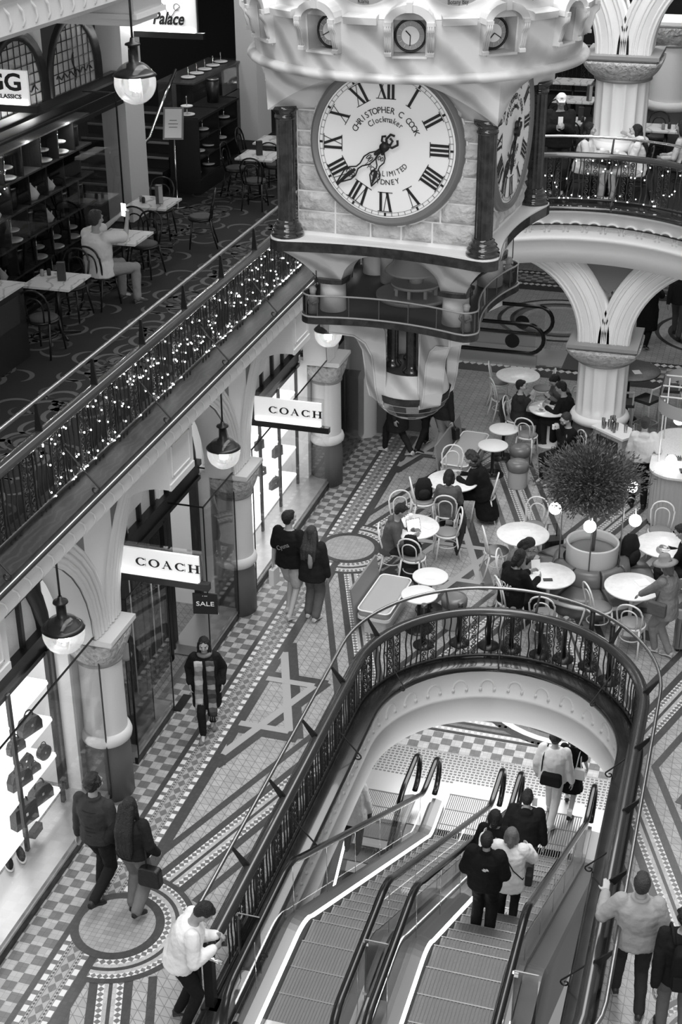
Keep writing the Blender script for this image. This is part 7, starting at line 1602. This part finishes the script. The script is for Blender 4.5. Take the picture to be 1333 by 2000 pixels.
st = MB().tube([J['A'](.47, -.09, -.03), J['A'](.42, -.06, -.165), J['A'](.2, .07, -.185), J['A'](.03, .2, -.13), J['A'](0, .22, .02)], .008, 6); obj('bag_strap', st, cloth(.02), r)
bag('crossbody_bag', 'dark patterned cross-body bag at the hip of the white-coated rider', r, J, (.27, .02, .90), (.10, .2, .2), cloth(.03))
r, J = person('rider in a black sweatshirt with a tiny white mark, left of the white-coated rider', (-2.38, 14.9, EZ(15.0)), 90, 'stand', 1.58, True, top=.008, bottom=.01, shoe=.02, hair='bob', loose=.035, hands=[(-.22, .18, .95), (.22, .1, .9)], face=False); patch('tiny_mark', r, J, .156, .40, .05, 'II', .05, 'white', 1, rad(-20))
r, J = person('rider in a black hoodie and grey trousers, farthest down the right escalator', (-2.17, 16.35, EZ(16.5)), 90, 'walk', 1.76, top=.008, bottom=.07, shoe=.015, hair='short', hood=True, loose=.045, hem=-.06, hands=[(-.2, .2, 1.1), (.27, .02, .84)], feet=[(-.09, .02, .08), (.09, -.1, .10)], face=False)
held(MB().b2(.05, .12, .14, .16, 1.36, 1.50), 'smartphone', 'phone held beside the ear of the rider in the black hoodie', 'phone', 'white', r, J)
r, J = person('person in a white shirt and pale trousers with a black sling bag, off the escalator', (-2.16, 19.22, L0Z+.012), 84, 'walk', 1.80, top=.62, bottom=.55, shoe=.6, sole=.7, hair='curly', hm='hair', loose=.045, hem=-.10, hands=[(-.28, .06, .86), (.30, .0, .84)], face=False)
bag('sling_bag', 'black sling bag across the lower back of the white-shirted person', r, J, (.02, -.20, .95), (.34, .13, .20), cloth(.008), [(-.16, -.12, 1.0), (-.14, -.15, 1.3), (-.11, .02, 1.44)])
r, J = person('person in a short black dress and white socks at the foot of the escalator', (-1.90, 19.55, L0Z+.012), 86, 'walk', 1.62, True, top=.006, bottom=.006, legs='skirt', sleeve=.5, shoe=.012, hair='bob', skin='skin_l', loose=.02, hem=-.02, face=False)
for i in (0, 1): a = J['ank'][i]; obj('sock', MB().tube([a+Vector((0, 0, -.02)), a+Vector((0, 0, .13))], .046, 12), 'white', r)
bag('hobo_bag', 'white shoulder bag of the person in the black dress', r, J, (.17, -.17, .98), (.20, .08, .22), 'white', [(.10, -.15, 1.05), (.13, -.14, 1.3), (.14, .0, 1.43), (.17, -.10, 1.2), (.20, -.17, 1.05)])
r, J = person('person in a loose pale top riding the lower escalator at the left of the void', (-5.05, 17.4, ez(17.5, -7.6, 12.3, 18.35, L0Z)+.55), 88, 'stand', 1.66, True, top=.75, bottom=.03, shoe=.02, hair='bun', loose=.07, hem=-.24, hands=[(-.22, .1, .9), (.26, .1, .84)], face=False)
held(MB().b2(.24, .30, .02, .12, .70, .82), 'wallet', 'dark wallet in the hand of the rider in the loose pale top', 'wallet', 'black', r, J)
# seated on the ground floor
S = lambda x, y, z=0: (x, y, z-.035)
r, J = person('person in a grey hooded top sitting at the round table with a tablet', S(-5.10, 19.68), 12, 'sit', 1.72, top=.10, bottom=.03, shoe=.02, sole=.5, hair='short', lean=14, hpitch=24, hood=True, loose=.02, hands=[(-.10, .40, .80), (.14, .38, .80)])
r, J = person('person with a dark bob and grey top seen from behind at the round table', S(-4.47, 21.16), 97, 'sit', 1.62, True, top=.10, bottom=.03, shoe=.015, hair='bob', lean=10, hpitch=15, loose=.02, face=False)
r, J = person('person with long curly hair and a long black coat leaning over the table', S(-4.03, 22.0), 182, 'sit', 1.72, True, top=.008, bottom=.008, legs='wide', shoe=.02, sole=.4, hair='bigcurly', hm='hair_b', lean=20, hpitch=22, loose=.05, hands=[(-.1, .42, .82), (.12, .4, .80)])
cape = MB(); loft(cape, [((0, -.10, .12), .26, .20, (1, 0, 0), (0, 1, 0)), ((0, -.04, .40), .22, .19, (1, 0, 0), (0, 1, 0)), ((0, 0, .62), .18, .15, (1, 0, 0), (0, 1, 0))]); remesh(obj('coat_tail', cape, cloth(.008), r, fix=False), .015, .02, FOLD)
r, J = person('person in a grey cardigan bowing over the marble table beside the hoodie', S(-3.08, 19.33), 5, 'sit', 1.64, True, top=.17, bottom=.05, shoe=.02, hair='bob', lean=22, hpitch=42, loose=.03, hands=[(-.08, .36, .86), (.12, .38, .88)])
r, J = person('person in a black hoodie lettered across the back, sitting at the marble table', S(-2.92, 18.62), 52, 'sit', 1.72, top=.008, bottom=.03, shoe=.02, hair='bob', lean=8, hpitch=28, loose=.04, hands=[(-.08, .40, .82), (.14, .40, .80)], face=False)
patch('back_lettering', r, J, .225, .26, 0, 'ADIDAS', .115, 'white', .95); patch('back_lettering_lower', r, J, .225, .15, 0, 'ADIDAS', .08, cloth(.03), 1.2)
r, J = person('person with short dark hair and folded arms in a dark lettered sweatshirt', S(-4.05, 25.45), 12, 'sit', 1.66, True, top=.035, bottom=.02, shoe=.02, hair='short', lean=2, loose=.03, hands=[(.10, .20, .98), (-.10, .22, .96)], skin='skin_l', hyaw=-8)
mb = MB(); mesh_into(mb, text_mesh('NY', .09, .003), frame(J['A'](.30, .03, .165), -J['rt'], J['up'], J['fw'])); obj('chest_letters', mb, 'abacus', r, fix=False)
r, J = person('person in a grey top bending over his plate beside the fluted column', S(-3.22, 26.15), 218, 'sit', 1.74, top=.16, bottom=.03, shoe=.02, hair='short', lean=24, hpitch=36, loose=.02, hands=[(-.10, .42, .84), (.12, .40, .82)])
r, J = person('person in a black top seen from behind at the dining table', S(-3.08, 25.42), 168, 'sit', 1.76, top=.012, bottom=.03, shoe=.02, hair='short', lean=14, hpitch=20, loose=.025, hands=[(-.12, .4, .80), (.12, .40, .80)], face=False)
r, J = person('bearded person in black holding a cup to his mouth, near the tree', S(-2.88, 24.02), 222, 'sit', 1.76, top=.008, bottom=.01, shoe=.02, hair='beard', hm='hair_b', skin='skin_l', lean=4, hpitch=24, loose=.03, hands=[(-.05, .27, 1.05), (.07, .26, 1.03)], hcurl=(1, 1))
held(MB().cyl((.01, .33, 1.06), .028, .08, 12), 'cup', 'white cup held in both hands by the bearded person', 'cup', 'white', r, J)
r, J = person('person in a black top sitting at the right edge of the photo', S(-.42, 20.2), 172, 'sit', 1.72, top=.01, bottom=.02, shoe=.02, hair='short', lean=14, hpitch=20, hands=[(-.1, .42, .80), (.12, .4, .80)])
# upper galleries
r, J = person('person in a white tee sitting on the left gallery holding up a lit phone', S(-8.60, 17.28, Z1), 72, 'sit', 1.76, top=.66, sleeve=.5, bottom=.24, shoe=.03, sole=.1, hair='short', hm='hair_b', skin='skin', loose=.04, hands=[(.0, .46, 1.16), (.18, .42, 1.14)], face=False, hpitch=5, feet=[(.0, .42, .08), (.30, .38, .08)], palms=[(1, 0, 0), (-1, .2, 0)])
held(MB().b2(.03, .11, .48, .49, 1.16, 1.33), 'smartphone', 'bright phone screen held up by the person in the white tee', 'phone', 'screen', r, J)
r, J = person('person in a white cap and dark jacket standing on the bridge, holding a phone', (-3.52, 24.85, L1Z), -78, 'stand', 1.74, top=.012, bottom=.02, shoe=.02, hair='none', skin='skin', loose=.05, hpitch=12, hands=[(-.06, .30, 1.22), (.08, .30, 1.20)], hcurl=(.9, .9))
cap = MB(); T = Matrix(((J['hr'].x, J['f2'].x, J['u2'].x, J['hc'].x), (J['hr'].y, J['f2'].y, J['u2'].y, J['hc'].y), (J['hr'].z, J['f2'].z, J['u2'].z, J['hc'].z), (0, 0, 0, 1))); cap.lathe([(0, .135), (.05, .125), (.08, .09), (.092, .04), (.09, .03)], n=24); cap.prism([(-.07, .06, .04), (-.05, .15, .03), (.05, .15, .03), (.07, .06, .04)], (0, 0, .008)); obj('cap', cap.xf(T), cloth(.8), r)
lg2 = MB(); lg2.ball((0, .098, .085), (.026, .006, .014), 10); obj('cap_emblem', lg2.xf(T), 'abacus', r)
held(MB().b2(-.03, .05, .30, .31, 1.24, 1.38), 'smartphone', 'pale phone in the hands of the person in the white cap', 'phone', 'plaster', r, J)
r, J = person('person with long dark hair in a white top, left of the round bridge table', (-3.12, 24.95, L1Z-.035), -8, 'sit', 1.66, True, top=.66, bottom=.5, shoe=.6, hair='long', skin='skin_l', lean=10, hands=[(-.1, .38, .80), (.14, .36, .82)], loose=.02, hyaw=10, face=False)
r, J = person('person in a white knit resting chin on hand, right of the round bridge table', (-2.16, 24.98, L1Z-.035), 190, 'sit', 1.66, True, top=.66, bottom=.5, shoe=.6, hair='long', skin='skin_l', lean=8, hands=[(-.12, .36, .80), (.03, .20, 1.15)], loose=.03)
r, J = person('person in a pale top sitting at the right edge of the bridge', (-1.42, 25.4, L1Z-.035), 165, 'sit', 1.68, True, top=.5, bottom=.05, shoe=.02, hair='bob', lean=10)
bpy.context.view_layer.update()
